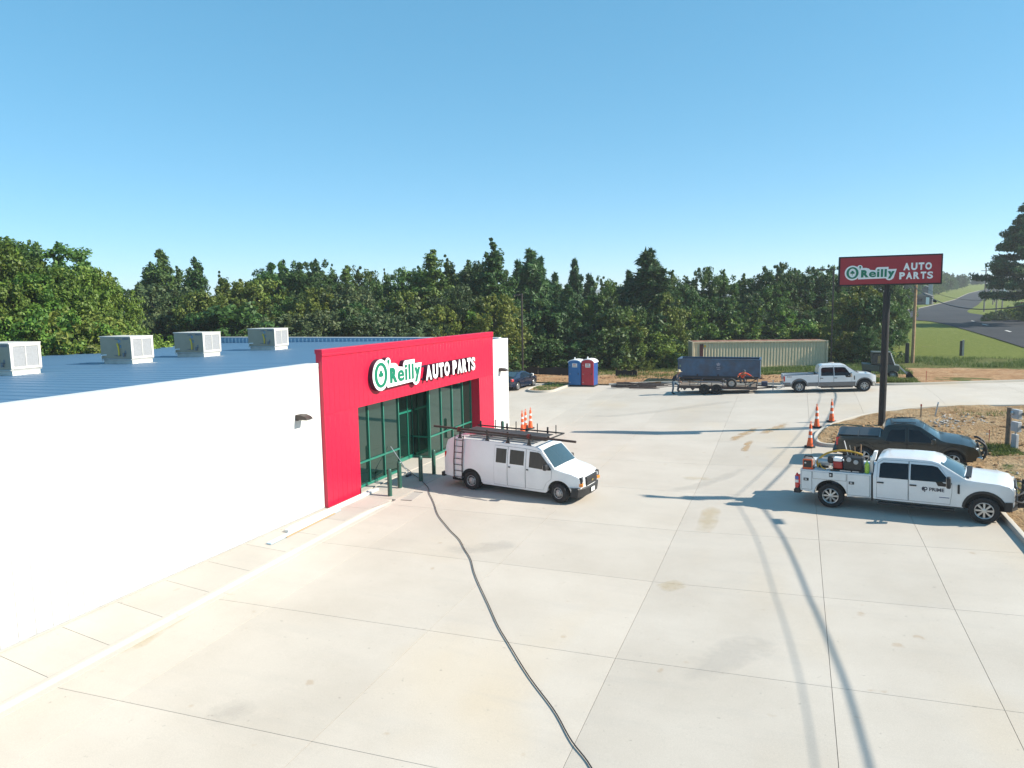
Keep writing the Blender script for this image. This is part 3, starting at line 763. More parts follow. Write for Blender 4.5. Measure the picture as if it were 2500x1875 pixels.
# ---- roof-top air conditioners
M_ac = mat("ac_beige", (.34, .285, .21), .5, var=.06)
M_aclite = mat("ac_cap", (.58, .56, .51), .5)
M_coil = mat("ac_coil", (.30, .31, .32), .6, .1, var=.2, scale=30)
M_yel = mat("yellow_sleeve", (.72, .50, .03), .5)
M_label = mat("sticker_grey", (.16, .17, .19), .6, var=.4, scale=18)
M_lab2 = mat("sticker_blue", (.14, .26, .38), .6, var=.4, scale=18)
def ac_unit():
    t = thing("air_conditioner", "beige packaged air conditioner on a white curb with yellow cable sleeve on the sky-tinted roof", "air conditioner", group="air conditioners in a row on the blue roof")
    LX, LY, H0, H1 = 2.0, 1.28, .24, 1.32          # along X, along Y
    MB().bx(-LX / 2 + .1, LX / 2 - .02, -LY / 2 + .06, LY / 2 - .06, 0, H0).build("roof_curb", M_aclite, t)
    MB().bx(-LX / 2, LX / 2, -LY / 2 - .01, LY / 2 + .01, H0, H0 + .06).build("base_rail", mat("ac_rail", (.42, .42, .40), .5), t, bevel=.01)
    MB().bx(-LX / 2, LX / 2, -LY / 2, LY / 2, H0 + .062, H1).build("cabinet", M_ac, t, bevel=.015)
    MB().bx(-LX / 2 - .03, LX / 2 + .03, -LY / 2 - .03, LY / 2 + .03, H1, H1 + .05).build("lid", M_aclite, t, bevel=.012)
    MB().bx(LX / 2, LX / 2 + .035, -LY / 2, -LY / 2 + .12, H0 + .06, H1).bx(LX / 2, LX / 2 + .035, LY / 2 - .12, LY / 2, H0 + .06, H1).bx(LX / 2, LX / 2 + .035, -LY / 2 + .12, LY / 2 - .12, H1 - .10, H1).bx(LX / 2, LX / 2 + .035, -LY / 2 + .12, LY / 2 - .12, H0 + .06, H0 + .16).bx(LX / 2, LX / 2 + .03, -.02, .02, H0 + .16, H1 - .1).build("coil_frame", M_aclite, t, bevel=.006, seg=1)
    mb = MB(); mb.bx(LX / 2, LX / 2 + .012, -LY / 2 + .12, LY / 2 - .12, H0 + .16, H1 - .1); mb.build("coil", M_coil, t)
    y = -LY / 2 - .004
    mb = MB()
    for (a, b, c, d) in ((.10, .38, 1.20, 1.27), (.60, .98, 1.21, 1.29), (.70, .80, .52, .70)): mb.bx(a - .1, b - .1, y - .004, y, c, d)
    mb.build("nameplate", M_label, t)
    MB().bx(.22, .36, y - .004, y, 1.07, 1.2).bx(.30, .40, y - .006, y, .82, .96).build("sticker", M_lab2, t)
    MB().bx(.52, .62, y - .07, y, .40, .58).bx(-.05, .35, y - .05, y - .01, .44, .47).build("disconnect", M_label, t, bevel=.01)
    MB().tube([(.16, y - .02, .95), (.20, y - .06, 1.02), (.27, y - .07, .88), (.29, y - .06, .66), (.27, y - .05, .45)], .035, 8).build("cable_sleeve", M_yel, t)
    MB().tube([(-.62, y + .02, .47), (-.86, y - .06, .46), (-.90, y - .08, .40), (-.90, y - .08, .22), (-.84, y - .08, .19), (-.80, y - .08, .26)], .028, 8).build("drain_trap", M_signw, t)
    MB().bx(1.15, 1.6, .1, .32, 0, .06).build("flashing", M_aclite, t)
    return t
ac = ac_unit()
for k, (px, py) in enumerate(((28, 918), (322, 889), (497, 872), (671, 855))):
    r_ = ray(px, py); t_ = 20.0
    for _ in range(40): p = CAM + r_ * t_; t_ = (rf(p[0]) - CAM[2]) / r_[2]
    o = ac if k == 0 else copy_tree(ac); sc = .84
    o.location = (p[0] - 1.0 * sc, p[1] + .64 * sc, rf(p[0] - 1.0 * sc) - .03); o.scale = (sc, sc, sc)
    if "group" in o: del o["group"]
    o["label"] = ("beige roof air conditioner, the one farthest along the row from the ribbed parapet", "beige roof air conditioner, third in the row from the ribbed parapet", "beige roof air conditioner, second in the row from the ribbed parapet", "beige roof air conditioner standing against the ribbed white-topped parapet")[k]
# ================================================================== vehicles
def paint(name, col, rough=.28, dirt=None, flake=0.0):
    return mat(name, col, rough, flake, var=.05, scale=1.5, coat=.8, dirt=dirt)
M_pw = paint("white_paint", (.70, .71, .72), .3, ((.42, .38, .32), .10))
M_pw2 = paint("white_paint_fleet", (.68, .69, .70), .32, ((.42, .36, .28), .14))
M_pblk = mat("charcoal_paint", (.013, .0155, .0125), .3, 0, var=.05, scale=1.5, coat=.35)
M_pgrey = paint("grey_cladding", (.12, .12, .125), .35)
M_pnavy = paint("navy_paint", (.008, .014, .035), .2)
M_plas = mat("black_plastic", (.018, .018, .019), .55, var=.25, scale=8)
M_under = mat("underbody", (.012, .012, .012), .9)
M_tyre = mat("tyre_rubber", (.016, .016, .017), .8, var=.3, scale=20, bump=.2)
M_alloy = mat("alloy", (.46, .46, .46), .32, .75)
M_steelw = mat("steel_wheel", (.36, .36, .36), .45, .5)
M_chrome = mat("chrome", (.62, .62, .62), .14, 1.0, var=.02)
M_win = glass_material("car_glass", (.005, .006, .009), .03, 1.38, 0)
M_wind = glass_material("windshield_glass", (.035, .062, .075), .03, 1.75, 0)
M_lamp = mat("lamp_lens", (.55, .56, .56), .15, .3, coat=.8)
M_amber = mat("amber_lens", (.75, .22, .01), .25, coat=.8)
M_redl = mat("red_lens", (.55, .012, .014), .22, coat=.8)
M_seam = mat("seam", (.10, .10, .10), .8)
M_plate = mat("number_plate", (.7, .7, .68), .5)
M_rust = mat("rusty_steel", (.055, .033, .026), .75, var=.4, scale=6)
M_rack = mat("rack_steel", (.030, .028, .027), .6, var=.3, scale=6)

def arc(cx, cz, r, a0, a1, n=12):
    return [(cx + r * math.cos(R(a0 + (a1 - a0) * k / n)), cz + r * math.sin(R(a0 + (a1 - a0) * k / n))) for k in range(n + 1)]
def dens(poly, d=.13):
    out = []
    for k in range(len(poly)):
        a = poly[k]; b = poly[(k + 1) % len(poly)]; L = math.hypot(b[0] - a[0], b[1] - a[1]); n = max(1, int(L / d + .5))
        out += [(a[0] + (b[0] - a[0]) * j / n, a[1] + (b[1] - a[1]) * j / n) for j in range(n)]
    return out
def skin(name, outline, hw, material, parent, cross=None, ny=10, step=.26, bevel=.035, matfun=None):
    """closed body shell: side profile 'outline' (x, z), half width hw(x, z), crowned across by cross(x, z, s)"""
    bm = fill_poly(dens(outline), step)
    bm.verts.ensure_lookup_table(); bm.verts.index_update()
    vs = []; fs = []; row = {}; L = {}; Rr = {}
    bset = {v.index for v in bm.verts if v.is_boundary}
    for v in bm.verts:
        x, z = v.co.x, v.co.y; h = hw(x, z)
        if v.index in bset:
            r = []
            for k in range(ny + 1):
                s = 1 - 2 * k / ny
                dx, dz = cross(x, z, s) if cross else (0, 0)
                r.append(len(vs)); vs.append((x + dx, h * s, z + dz))
            row[v.index] = r; L[v.index] = r[0]; Rr[v.index] = r[-1]
        else:
            L[v.index] = len(vs); vs.append((x, h, z)); Rr[v.index] = len(vs); vs.append((x, -h, z))
    for f in bm.faces:
        i = [v.index for v in f.verts]
        fs.append(tuple(L[k] for k in i)); fs.append(tuple(Rr[k] for k in reversed(i)))
    for e in bm.edges:
        if e.is_boundary:
            a, b = row[e.verts[0].index], row[e.verts[1].index]
            for k in range(ny): fs.append((a[k], a[k + 1], b[k + 1], b[k]))
    bm.free()
    me = bpy.data.meshes.new(name); me.from_pydata(vs, [], fs)
    o = finish(name, me, material, parent, bevel=bevel, seg=3, angle=38)
    return o
def side_panel(name, poly, hw, material, parent, off, side, step=.2, thick=.0):
    """a panel that follows the flank (side = +1 left, -1 right), standing 'off' proud of it"""
    bm = fill_poly(dens(poly, .15), step)
    for v in bm.verts:
        x, z = v.co.x, v.co.y; v.co = (x, side * (hw(x, z) + off), z)
    if thick:
        be = [e for e in bm.edges if e.is_boundary]; r = bmesh.ops.extrude_edge_only(bm, edges=be)
        for v in [g for g in r['geom'] if isinstance(g, bmesh.types.BMVert)]: v.co.y -= side * thick
    bmesh.ops.recalc_face_normals(bm, faces=bm.faces)
    if sum(f.normal.y for f in bm.faces) * side < 0: bmesh.ops.reverse_faces(bm, faces=bm.faces[:])
    me = bpy.data.meshes.new(name); bm.to_mesh(me); bm.free()
    return finish(name, me, material, parent, fixn=False, angle=40)
def shrink(poly, d):
    cx = sum(p[0] for p in poly) / len(poly); cz = sum(p[1] for p in poly) / len(poly)
    w = max(p[0] for p in poly) - min(p[0] for p in poly); h = max(p[1] for p in poly) - min(p[1] for p in poly)
    return [(cx + (x - cx) * (1 - 2 * d / w), cz + (z - cz) * (1 - 2 * d / h)) for x, z in poly]
def across(name, p0, p1, hw, cross, material, parent, s0=-.9, s1=.9, off=.006, nu=8, nv=12, s0b=None, s1b=None):
    """a patch laid over the crowned skin between two outline points (windscreen, tailgate glass, grille ...)"""
    d = Vector((p1[0] - p0[0], p1[1] - p0[1])); nrm = Vector((-d.y, d.x)).normalized()
    vs = []; s0b = s0 if s0b is None else s0b; s1b = s1 if s1b is None else s1b
    for i in range(nu + 1):
        t = i / nu; x = p0[0] + d.x * t; z = p0[1] + d.y * t; h = hw(x, z)
        for j in range(nv + 1):
            s = (s0 + (s0b - s0) * t) + ((s1 + (s1b - s1) * t) - (s0 + (s0b - s0) * t)) * j / nv
            dx, dz = cross(x, z, s) if cross else (0, 0)
            vs.append((x + dx + nrm.x * off, h * s, z + dz + nrm.y * off))
    n = nv + 1
    return MB().add(vs, [(i * n + j, i * n + j + 1, (i + 1) * n + j + 1, (i + 1) * n + j) for i in range(nu) for j in range(nv)]).build(name, material, parent)
def wheel(parent, x, y, r, w, style, steer=0.0, spokes=8):
    s = -1 if y < 0 else 1
    t = bpy.data.objects.new("wheel", None); COL.objects.link(t); t.parent = parent; t.location = (x, y, r); t.rotation_euler = (0, 0, steer); t.empty_display_size = .1
    h = w / 2; rr = r * (.60 if style != 'steel' else .54)
    prof = [(rr, -h * .8), (rr + .03, -h * .95), (r * .90, -h), (r * .97, -h * .86), (r, -h * .5), (r, h * .5), (r * .97, h * .86), (r * .90, h), (rr + .03, h * .95), (rr, h * .8)]
    MB().lathe(prof, 36, axis='y', close=True).build("tyre", M_tyre, t)
    yo = s * h * .62
    mb = MB(); mb.lathe([(rr * .97, yo - s * .10), (rr * .30, yo - s * .10)], 24, axis='y'); mb.build("wheel_backing", M_under, t)  # dark backing disc added so the rim openings read dark
    mt = M_steelw if style == 'steel' else M_alloy
    mb = MB()
    mb.lathe([(rr + .012, s * h * .90), (rr + .002, s * h * .96), (rr * .93, s * h * .9), (rr * .90, yo - s * .06)], 32, axis='y')
    if style == 'steel':
        mb.lathe([(rr * .92, yo - s * .03), (rr * .74, yo - s * .01), (rr * .60, yo + s * .03), (rr * .42, yo + s * .03), (rr * .38, yo + s * .06), (rr * .20, yo + s * .075), (.001, yo + s * .075)], 32, axis='y')
        ho = MB()
        for k in range(8):
            a = 2 * math.pi * k / 8; ho.cyl((rr * .75 * math.cos(a), yo - s * .04, rr * .75 * math.sin(a)), (rr * .75 * math.cos(a), yo + s * .012, rr * .75 * math.sin(a)), rr * .10, n=10)
        ho.build("vent_hole", M_under, t)
    else:
        mb.lathe([(rr * .30, yo - s * .02), (rr * .27, yo + s * .03), (rr * .15, yo + s * .04), (.001, yo + s * .04)], 20, axis='y')
        for k in range(spokes):
            a = 2 * math.pi * k / spokes; m3 = Matrix.Rotation(-a, 3, 'Y')
            for dl in ((-.0,) if spokes > 6 else (-.0,)):
                wd = rr * (.17 if spokes > 6 else .26)
                q = [m3 @ Vector((u, 0, v)) for u, v in ((rr * .22, -wd * .5), (rr * .93, -wd * .75), (rr * .93, wd * .75), (rr * .22, wd * .5))]
                vs = [(p.x, yo + s * .028 - s * (.012 if i_ in (1, 2) else 0), p.z) for i_, p in enumerate(q)] + [(p.x, yo - s * .05, p.z) for p in q]
                mb.add(vs, [(0, 1, 2, 3), (4, 7, 6, 5), (0, 4, 5, 1), (1, 5, 6, 2), (2, 6, 7, 3), (3, 7, 4, 0)])
    mb.build("rim", mt, t)
    return t
def handle(parent, x, z, hw, side, m, L=.19):
    return MB().box((x, side * (hw(x, z) + .028), z), (L, .04, .045)).build("handle", m, parent, bevel=.012)
def mirror_arm(parent, x, z, hw, side, m_head, m_arm=None, big=False):
    y = side * (hw(x, z) + .02); o = bpy.data.objects.new("wing_mirror", None); COL.objects.link(o); o.parent = parent; o.location = (x, y, z)
    hgt, wid = (.36, .24) if big else (.22, .24)
    if big:
        MB().bx(-.06, -.02, min(0, side * .2), max(0, side * .2), -.06, -.03).bx(-.06, -.02, min(0, side * .2), max(0, side * .2), .05, .08).build("arm", m_arm or M_plas, o)
        MB().box((-.03, side * .28, .03), (.12, wid, hgt)).build("housing", m_head, o, bevel=.04, seg=3)
    else:
        MB().bx(-.05, .05, min(0, side * .08), max(0, side * .08), -.04, .02).build("arm", m_arm or M_plas, o)
        MB().box((-.02, side * .17, .03), (.13, wid, hgt)).build("housing", m_head, o, bevel=.04, seg=3)
    MB().box((-.092, side * (.28 if big else .17), .03), (.006, wid * .8, hgt * .82)).build("glass", M_chrome, o)
    return o
def place(t, rear, front, half, base):
    """stand a vehicle so that its near wheels touch the two measured ground points; base = wheelbase"""
    d = Vector((front.x - rear.x, front.y - rear.y, 0)); L = d.length; d.normalize(); nrm = Vector((-d.y, d.x, 0))
    k = L / base
    c = (rear + front) / 2 + nrm * half * k
    hd = math.atan2(d.y, d.x)
    f = c + d * base * k / 2; b = c - d * base * k / 2
    l = c + nrm * half; r = c - nrm * half
    pit = math.atan2(gzf(f.x, f.y) - gzf(b.x, b.y), base * k); rol = math.atan2(gzf(l.x, l.y) - gzf(r.x, r.y), 2 * half)
    t.location = (c.x, c.y, (gzf(f.x, f.y) + gzf(b.x, b.y)) / 2); t.rotation_mode = 'XYZ'
    t.rotation_euler = (rol, -pit, hd); t.scale = (k, k, k)
    return k

# ------------------------------------------------------------------ white cargo van
def build_van():
    t = thing("cargo_van", "white cargo van with dark steel roof rack parked at the store entrance", "van")
    ax = 1.97; r = .385
    def hw(x, z):
        h = 1.0
        if z > 1.08: h -= .135 * ((z - 1.08) / 1.0) ** 1.25
        if z < .75: h -= .035 * ((.75 - z) / .45) ** 1.5
        if x > 1.9: h -= .20 * ((x - 1.9) / .95) ** 2
        if x < -3.0: h -= .05 * ((-3.0 - x) / .3) ** 2
        return max(h, .05)
    def cross(x, z, s):
        q = 1 - s * s
        if z > 1.9: return (0, .055 * q)
        if x > 2.6 and z < 1.05: return (.10 * q, 0)
        if x > 1.75 and z >= .95: return (.04 * q, .045 * q)
        if x > .8 and z > 1.25: return (.07 * q, .02 * q)
        if x < -3.1: return (-.05 * q, 0)
        return (0, 0)
    out = [(-3.27, .50), (-3.28, 1.1), (-3.23, 1.7), (-3.14, 1.96), (-2.98, 2.045), (-1.5, 2.065), (.6, 2.06), (1.02, 2.025), (1.17, 1.96), (1.80, 1.29), (2.02, 1.24), (2.45, 1.15), (2.70, 1.05), (2.77, .95),
           (2.80, .62), (2.78, .45), (2.52, .40)] + arc(ax, r + .02, .49, 0, 180, 14) + [(1.40, .33), (-1.40, .33)] + arc(-ax, r + .02, .49, 0, 180, 14) + [(-2.6, .44)]
    body = skin("body", out, hw, M_pw, t, cross)
    MB().bx(-3.0, 2.5, -.8, .8, .28, .6).build("underbody", M_under, t)
    MB().bx(-2.6, -1.4, -.95, .95, .5, .9).build("wheel_house", M_under, t); MB().bx(1.4, 2.5, -.9, .9, .5, .9).build("wheel_house", M_under, t)
    for x in (ax, -ax):
        for s in (-1, 1): wheel(t, x, s * .86, r, .25, 'steel', R(-14) if x > 0 else 0)
    across("windshield", (1.21, 1.918), (1.765, 1.327), hw, cross, M_wind, t, -.91, .91, .008, s0b=-.95, s1b=.95)
    for s in (-1, 1):
        d1 = [(.55, .42), (1.30, .42), (1.45, .72), (1.66, .90), (1.68, 1.24), (1.13, 1.89), (.55, 1.95)]
        d2 = [(-.26, .40), (.535, .40), (.535, 1.95), (-.26, 1.96)]; d3 = [(-.885, .40), (-.275, .40), (-.275, 1.96), (-.885, 1.96)]
        ds = [(d1, [(.69, 1.25), (1.62, 1.22), (1.66, 1.27), (1.17, 1.81), (1.07, 1.855), (.70, 1.86)], (.63, 1.15), (1.0, 1.45))]
        if s < 0: ds += [(d2, [(-.17, 1.29), (.46, 1.29), (.46, 1.84), (-.17, 1.85)], (-.17, 1.17), None), (d3, [(-.80, 1.29), (-.33, 1.29), (-.33, 1.85), (-.80, 1.85)], None, None)]
        for d, wn_, hd, mr in ds:
            side_panel("door_gap", d, hw, M_seam, t, .003, s)
            door = side_panel("door", shrink(d, .010), hw, M_pw, t, .010, s, thick=.008)
            g = side_panel("window", wn_, hw, M_win, door, .016, s); 
            if hd: handle(door, hd[0], hd[1], hw, s, M_plas, .09).scale = (1, 1, 2.4) if False else (1, 1, 1)
        mirror_arm(t, 1.52, 1.34, hw, s, M_plas)
    # rear quarter lamp, bumpers, face
    for s in (-1, 1):
        MB().box((-3.235, s * .90, 1.22), (.10, .10, .52)).build("tail_lamp", M_redl, t, bevel=.02)
        h = bpy.data.objects.new("headlamp", None); COL.objects.link(h); h.parent = t
        MB().box((2.735, s * .66, .91), (.15, .34, .24), Matrix.Rotation(R(-16 * s), 3, 'Z')).build("bezel", M_plas, h, bevel=.02)
        MB().box((2.80, s * .62, .915), (.08, .16, .13), Matrix.Rotation(R(-16 * s), 3, 'Z')).build("lens", M_lamp, h, bevel=.02)
        MB().box((2.775, s * .665, .755), (.15, .36, .12), Matrix.Rotation(R(-16 * s), 3, 'Z')).build("turn_signal", M_amber, h, bevel=.02)
        side_panel("arch_lip", [(ax + .53 * math.cos(R(a)), r + .02 + .53 * math.sin(R(a))) for a in range(0, 181, 15)] + [(ax + .48 * math.cos(R(a)), r + .02 + .48 * math.sin(R(a))) for a in range(180, -1, -15)], hw, M_pw, t, .012, s, thick=.012)
    vs = []
    bp = [(2.60, -.96), (2.74, -.88), (2.86, -.6), (2.90, 0), (2.86, .6), (2.74, .88), (2.60, .96)]
    bp = [(2.50, -1.0), (2.76, -.93), (2.90, -.62), (2.94, 0), (2.90, .62), (2.76, .93), (2.50, 1.0)]
    mb = MB(); mb.add([(x, y, z) for z in (.30, .60, .645) for x, y in ([(a - (.04 if z != .60 else 0), b) for a, b in bp])], [(k * 7 + j, k * 7 + j + 1, (k + 1) * 7 + j + 1, (k + 1) * 7 + j) for k in range(2) for j in range(6)])
    mb.add([(x - .04, y, .648) for x, y in bp] + [(x - .3, y * .95, .648) for x, y in bp], [(j, j + 1, 8 + j, 7 + j) for j in range(6)]); mb.build("front_bumper", M_plas, t)
    MB().box((2.865, 0, .84), (.09, .96, .34)).build("grille", M_plas, t, bevel=.02)
    MB().bx(2.905, 2.925, -.48, .48, .785, .825).build("grille_bar", M_rack, t)
    MB().prism([(-.09, .825), (-.035, .835), (-.03, .86), (.04, .86), (.04, .84), (.10, .835), (.08, .81), (.035, .812), (.03, .79), (-.04, .79), (-.04, .81), (-.07, .80)], 2.922, 2.934, 'yz').build("emblem", mat("gold_emblem", (.30, .22, .06), .4, .3), t)
    MB().box((2.948, .0, .47), (.012, .31, .16)).build("number_plate", M_plate, t)
    MB().bx(-3.44, -3.27, -.98, .98, .42, .60).build("rear_bumper", M_plas, t, bevel=.03)
    for s in (-1, 1): MB().bar((1.80, s * .25, 1.36), (1.72, s * .75, 1.40), .02).build("wiper", M_plas, t)
    # roof rack: two rails, cross bars on feet, stanchions
    rk = bpy.data.objects.new("roof_rack", None); COL.objects.link(rk); rk.parent = t
    for s in (-1, 1):
        MB().bar((-2.75, s * .80, 2.33), (1.35, s * .80, 2.33), .045, .05).build("side_rail", M_rack, rk)
        for x in (-2.6, -1.3, -.35, .60):
            MB().prism([(x - .12, 2.02), (x + .12, 2.02), (x + .03, 2.20), (x + .03, 2.52), (x - .03, 2.52), (x - .03, 2.20)], s * .80 - .025, s * .80 + .025, 'xz').build("foot", M_rack, rk)
    for x in (-2.6, -1.3, -.35, .60): MB().bar((x, -.8, 2.24), (x, .8, 2.24), .05, .05).build("cross_bar", M_rack, rk)
    MB().bar((1.33, -.8, 2.33), (1.33, .8, 2.33), .045).build("cross_bar", M_rack, rk)
    for k in range(5):
        y = -.45 + k * .24; MB().bx(-2.7, .95, y - .09, y + .09, 2.272, 2.30).build("deck_plank", mat("deck_metal", (.075, .072, .07), .6, .3), rk)
    for x, y in ((-1.9, .85), (-.9, .85), (.1, .85), (.95, .85)): MB().bar((x, y, 2.25), (x, y, 2.62), .03).build("stanchion", M_rack, rk)
    pp = thing("steel_pipe", "long rusty brown pipe lashed along the roof rack of the white van", "pipe"); pp.parent = None
    MB().tube([(-3.85, -.86, 2.46), (2.6, -.82, 2.40)], .046, 10).build("pipe", M_rust, pp)
    MB().tube([(-3.2, -.72, 2.42), (2.2, -.69, 2.37)], .036, 8).build("conduit", M_rack, pp)
    for x in (-2.6, .62): MB().lathe([(.085, -.06), (.085, .06)], 10, (x, -.845, 2.435 - .006 * x), 'x').build("strap", mat("strap_red", (.16, .02, .015), .7), pp)
    la = thing("ladder", "dark steel ladder hanging down the rear flank of the white van", "ladder")
    yl = -1.05
    for x in (-2.76, -2.36): MB().tube([(x, yl + .13, 2.2), (x, yl + .08, 1.95), (x, yl, 1.15), (x, yl, .42)], .022, 6).build("rail", M_rack, la)
    for k in range(7):
        z = .50 + k * .25; MB().bar((-2.76, yl + max(0, (z - 1.15) * .1), z), (-2.36, yl + max(0, (z - 1.15) * .1), z), .022).build("rung", M_rack, la)
    MB().bar((-2.56, yl, .42), (-2.36, yl + .2, .40), .03).build("hook", M_rack, la)
    return t, pp, la
van, vpipe, vladder = build_van()
k_ = place(van, on_ground(1150.7, 1196), on_ground(1364, 1229), .985, 3.94)
for o in (vpipe, vladder): o.location = van.location; o.rotation_euler = van.rotation_euler; o.scale = van.scale

# ------------------------------------------------------------------ pick-up cab shared by the two heavy trucks
def heavy_cab(t, two_tone=False, mp=M_pw2):
    ax, r = 2.235, .425
    def hw(x, z):
        h = 1.0
        if z > 1.22: h -= .24 * ((z - 1.22) / .8) ** 1.2
        if z < .8: h -= .03 * ((.8 - z) / .4)
        if x > 2.5: h -= .13 * ((x - 2.5) / .55) ** 2
        return max(h, .05)
    def cross(x, z, s):
        q = 1 - s * s
        if z > 1.9: return (0, .05 * q)
        if x > 2.85 and z < 1.25: return (.06 * q, 0)
        if x > 1.7 and z > 1.2: return (.0, .05 * q)
        if x > .95 and z > 1.3: return (.08 * q, .02 * q)
        return (0, 0)
    out = [(-.90, .48), (-.90, 1.25), (-.86, 1.72), (-.78, 1.94), (-.62, 2.02), (.2, 2.035), (.78, 2.01), (.98, 1.945), (1.75, 1.39), (1.95, 1.36), (2.6, 1.31), (2.88, 1.22), (2.99, 1.10), (3.02, .80), (3.0, .60), (2.76, .52)] + \
          arc(ax, r + .03, .53, 0, 180, 14) + [(1.62, .46), (-.5, .46)]
    skin("cab", out, hw, mp, t, cross)
    MB().bx(-.85, 2.9, -.75, .75, .38, .7).bx(1.65, 2.8, -.93, .93, .6, 1.0).build("underbody", M_under, t)
    across("windshield", (1.03, 1.905), (1.70, 1.425), hw, cross, M_wind, t, -.92, .92, .008, s0b=-.96, s1b=.96)
    across("rear_window", (-.875, 1.35), (-.80, 1.86), hw, None, M_win, t, -.75, .75, .006)
    MB().box((1.80, 0, 1.415), (.16, 1.55, .03)).build("cowl", M_plas, t, bevel=.01)
    for s in (-1, 1):
        df = [(.15, .52), (1.32, .52), (1.37, .90), (1.37, 1.20), (1.0, 1.86), (.80, 1.93), (.15, 1.95)]
        dr = [(-.80, .52), (.14, .52), (.14, 1.95), (-.62, 1.94), (-.78, 1.80)]
        wf = [(.20, 1.23), (.92, 1.23), (.98, 1.10), (1.33, 1.10), (1.36, 1.22), (.96, 1.80), (.82, 1.84), (.20, 1.85)]
        wr = [(-.72, 1.23), (.13, 1.23), (.13, 1.85), (-.60, 1.84), (-.70, 1.77)]
        for d, w_, hx in ((df, wf, .28), (dr, wr, -.68)):
            side_panel("door_gap", d, hw, M_seam, t, .003, s)
            door = side_panel("door", shrink(d, .010), hw, mp, t, .010, s, thick=.008)
            side_panel("window", w_, hw, M_win, door, .016, s)
            handle(door, hx, 1.06, hw, s, M_plas, .20)
        mirror_arm(t, 1.32, 1.28, hw, s, M_plas if not two_tone else M_chrome, M_plas, True)
        h = bpy.data.objects.new("headlamp", None); COL.objects.link(h); h.parent = t
        MB().box((2.93, s * .76, 1.02), (.14, .26, .28), Matrix.Rotation(R(-18 * s), 3, 'Z')).build("lens", M_lamp, h, bevel=.03)
        MB().box((2.90, s * .885, 1.02), (.10, .05, .24), Matrix.Rotation(R(-18 * s), 3, 'Z')).build("turn_signal", M_amber, h, bevel=.015)
        MB().box((1.55, s * (hw(1.55, 1.08) + .012), 1.05), (.06, .03, .30)).build("fender_vent", M_plas, t, bevel=.012)
        side_panel("arch_lip", [(ax + .60 * math.cos(R(a)), r + .03 + .60 * math.sin(R(a))) for a in range(-4, 185, 12)] + [(ax + .52 * math.cos(R(a)), r + .03 + .52 * math.sin(R(a))) for a in range(184, -5, -12)], hw, M_pgrey if two_tone else M_plas, t, .014, s, thick=.014)
        MB().bx(-.75, 1.45, s * .99 - .10, s * .99 + .06, .34, .40).build("running_board", M_plas, t, bevel=.015)
        if two_tone: side_panel("lower_cladding", [(-.88, .47), (1.60, .47), (1.64, .76), (-.88, .76)], hw, M_pgrey, t, .022, s, thick=.02)
    MB().box((3.045, 0, .98), (.05, 1.10, .40)).build("grille", M_plas if not two_tone else M_chrome, t, bevel=.03)
    for z in (.86, .98, 1.10): MB().box((3.072, 0, z), (.02, 1.02, .05)).build("grille_bar", M_chrome, t, bevel=.008)
    bp = [(2.78, -1.0), (2.95, -.95), (3.10, -.6), (3.12, 0), (3.10, .6), (2.95, .95), (2.78, 1.0)]
    mb = MB(); mb.add([(x, y, z) for z in (.46, .74) for x, y in bp] + [(x - .15, y * .96, .745) for x, y in bp], [(k * 7 + j, k * 7 + j + 1, (k + 1) * 7 + j + 1, (k + 1) * 7 + j) for k in range(2) for j in range(6)])
    mb.build("front_bumper", M_chrome if two_tone else M_plas, t)
    for x in (ax, -ax):
        for s in (-1, 1): wheel(t, x, s * .875, r, .30, 'alloy', 0, 8)
    return hw

def flat_text(txt, x0, x1, z0, z1, y, m, parent, name="lettering", bold=.0):
    """print on a right-hand flank (facing -y)"""
    FRM = ((1, 0, 0, 0), (0, 0, -1, y), (0, 1, 0, 0), (0, 0, 0, 1))
    me = fit_mesh(text_mesh(txt, bold, .01), x0, x1, z0, z1, 0, .003, FRM)
    return finish(name, me, m, parent, smooth=False)

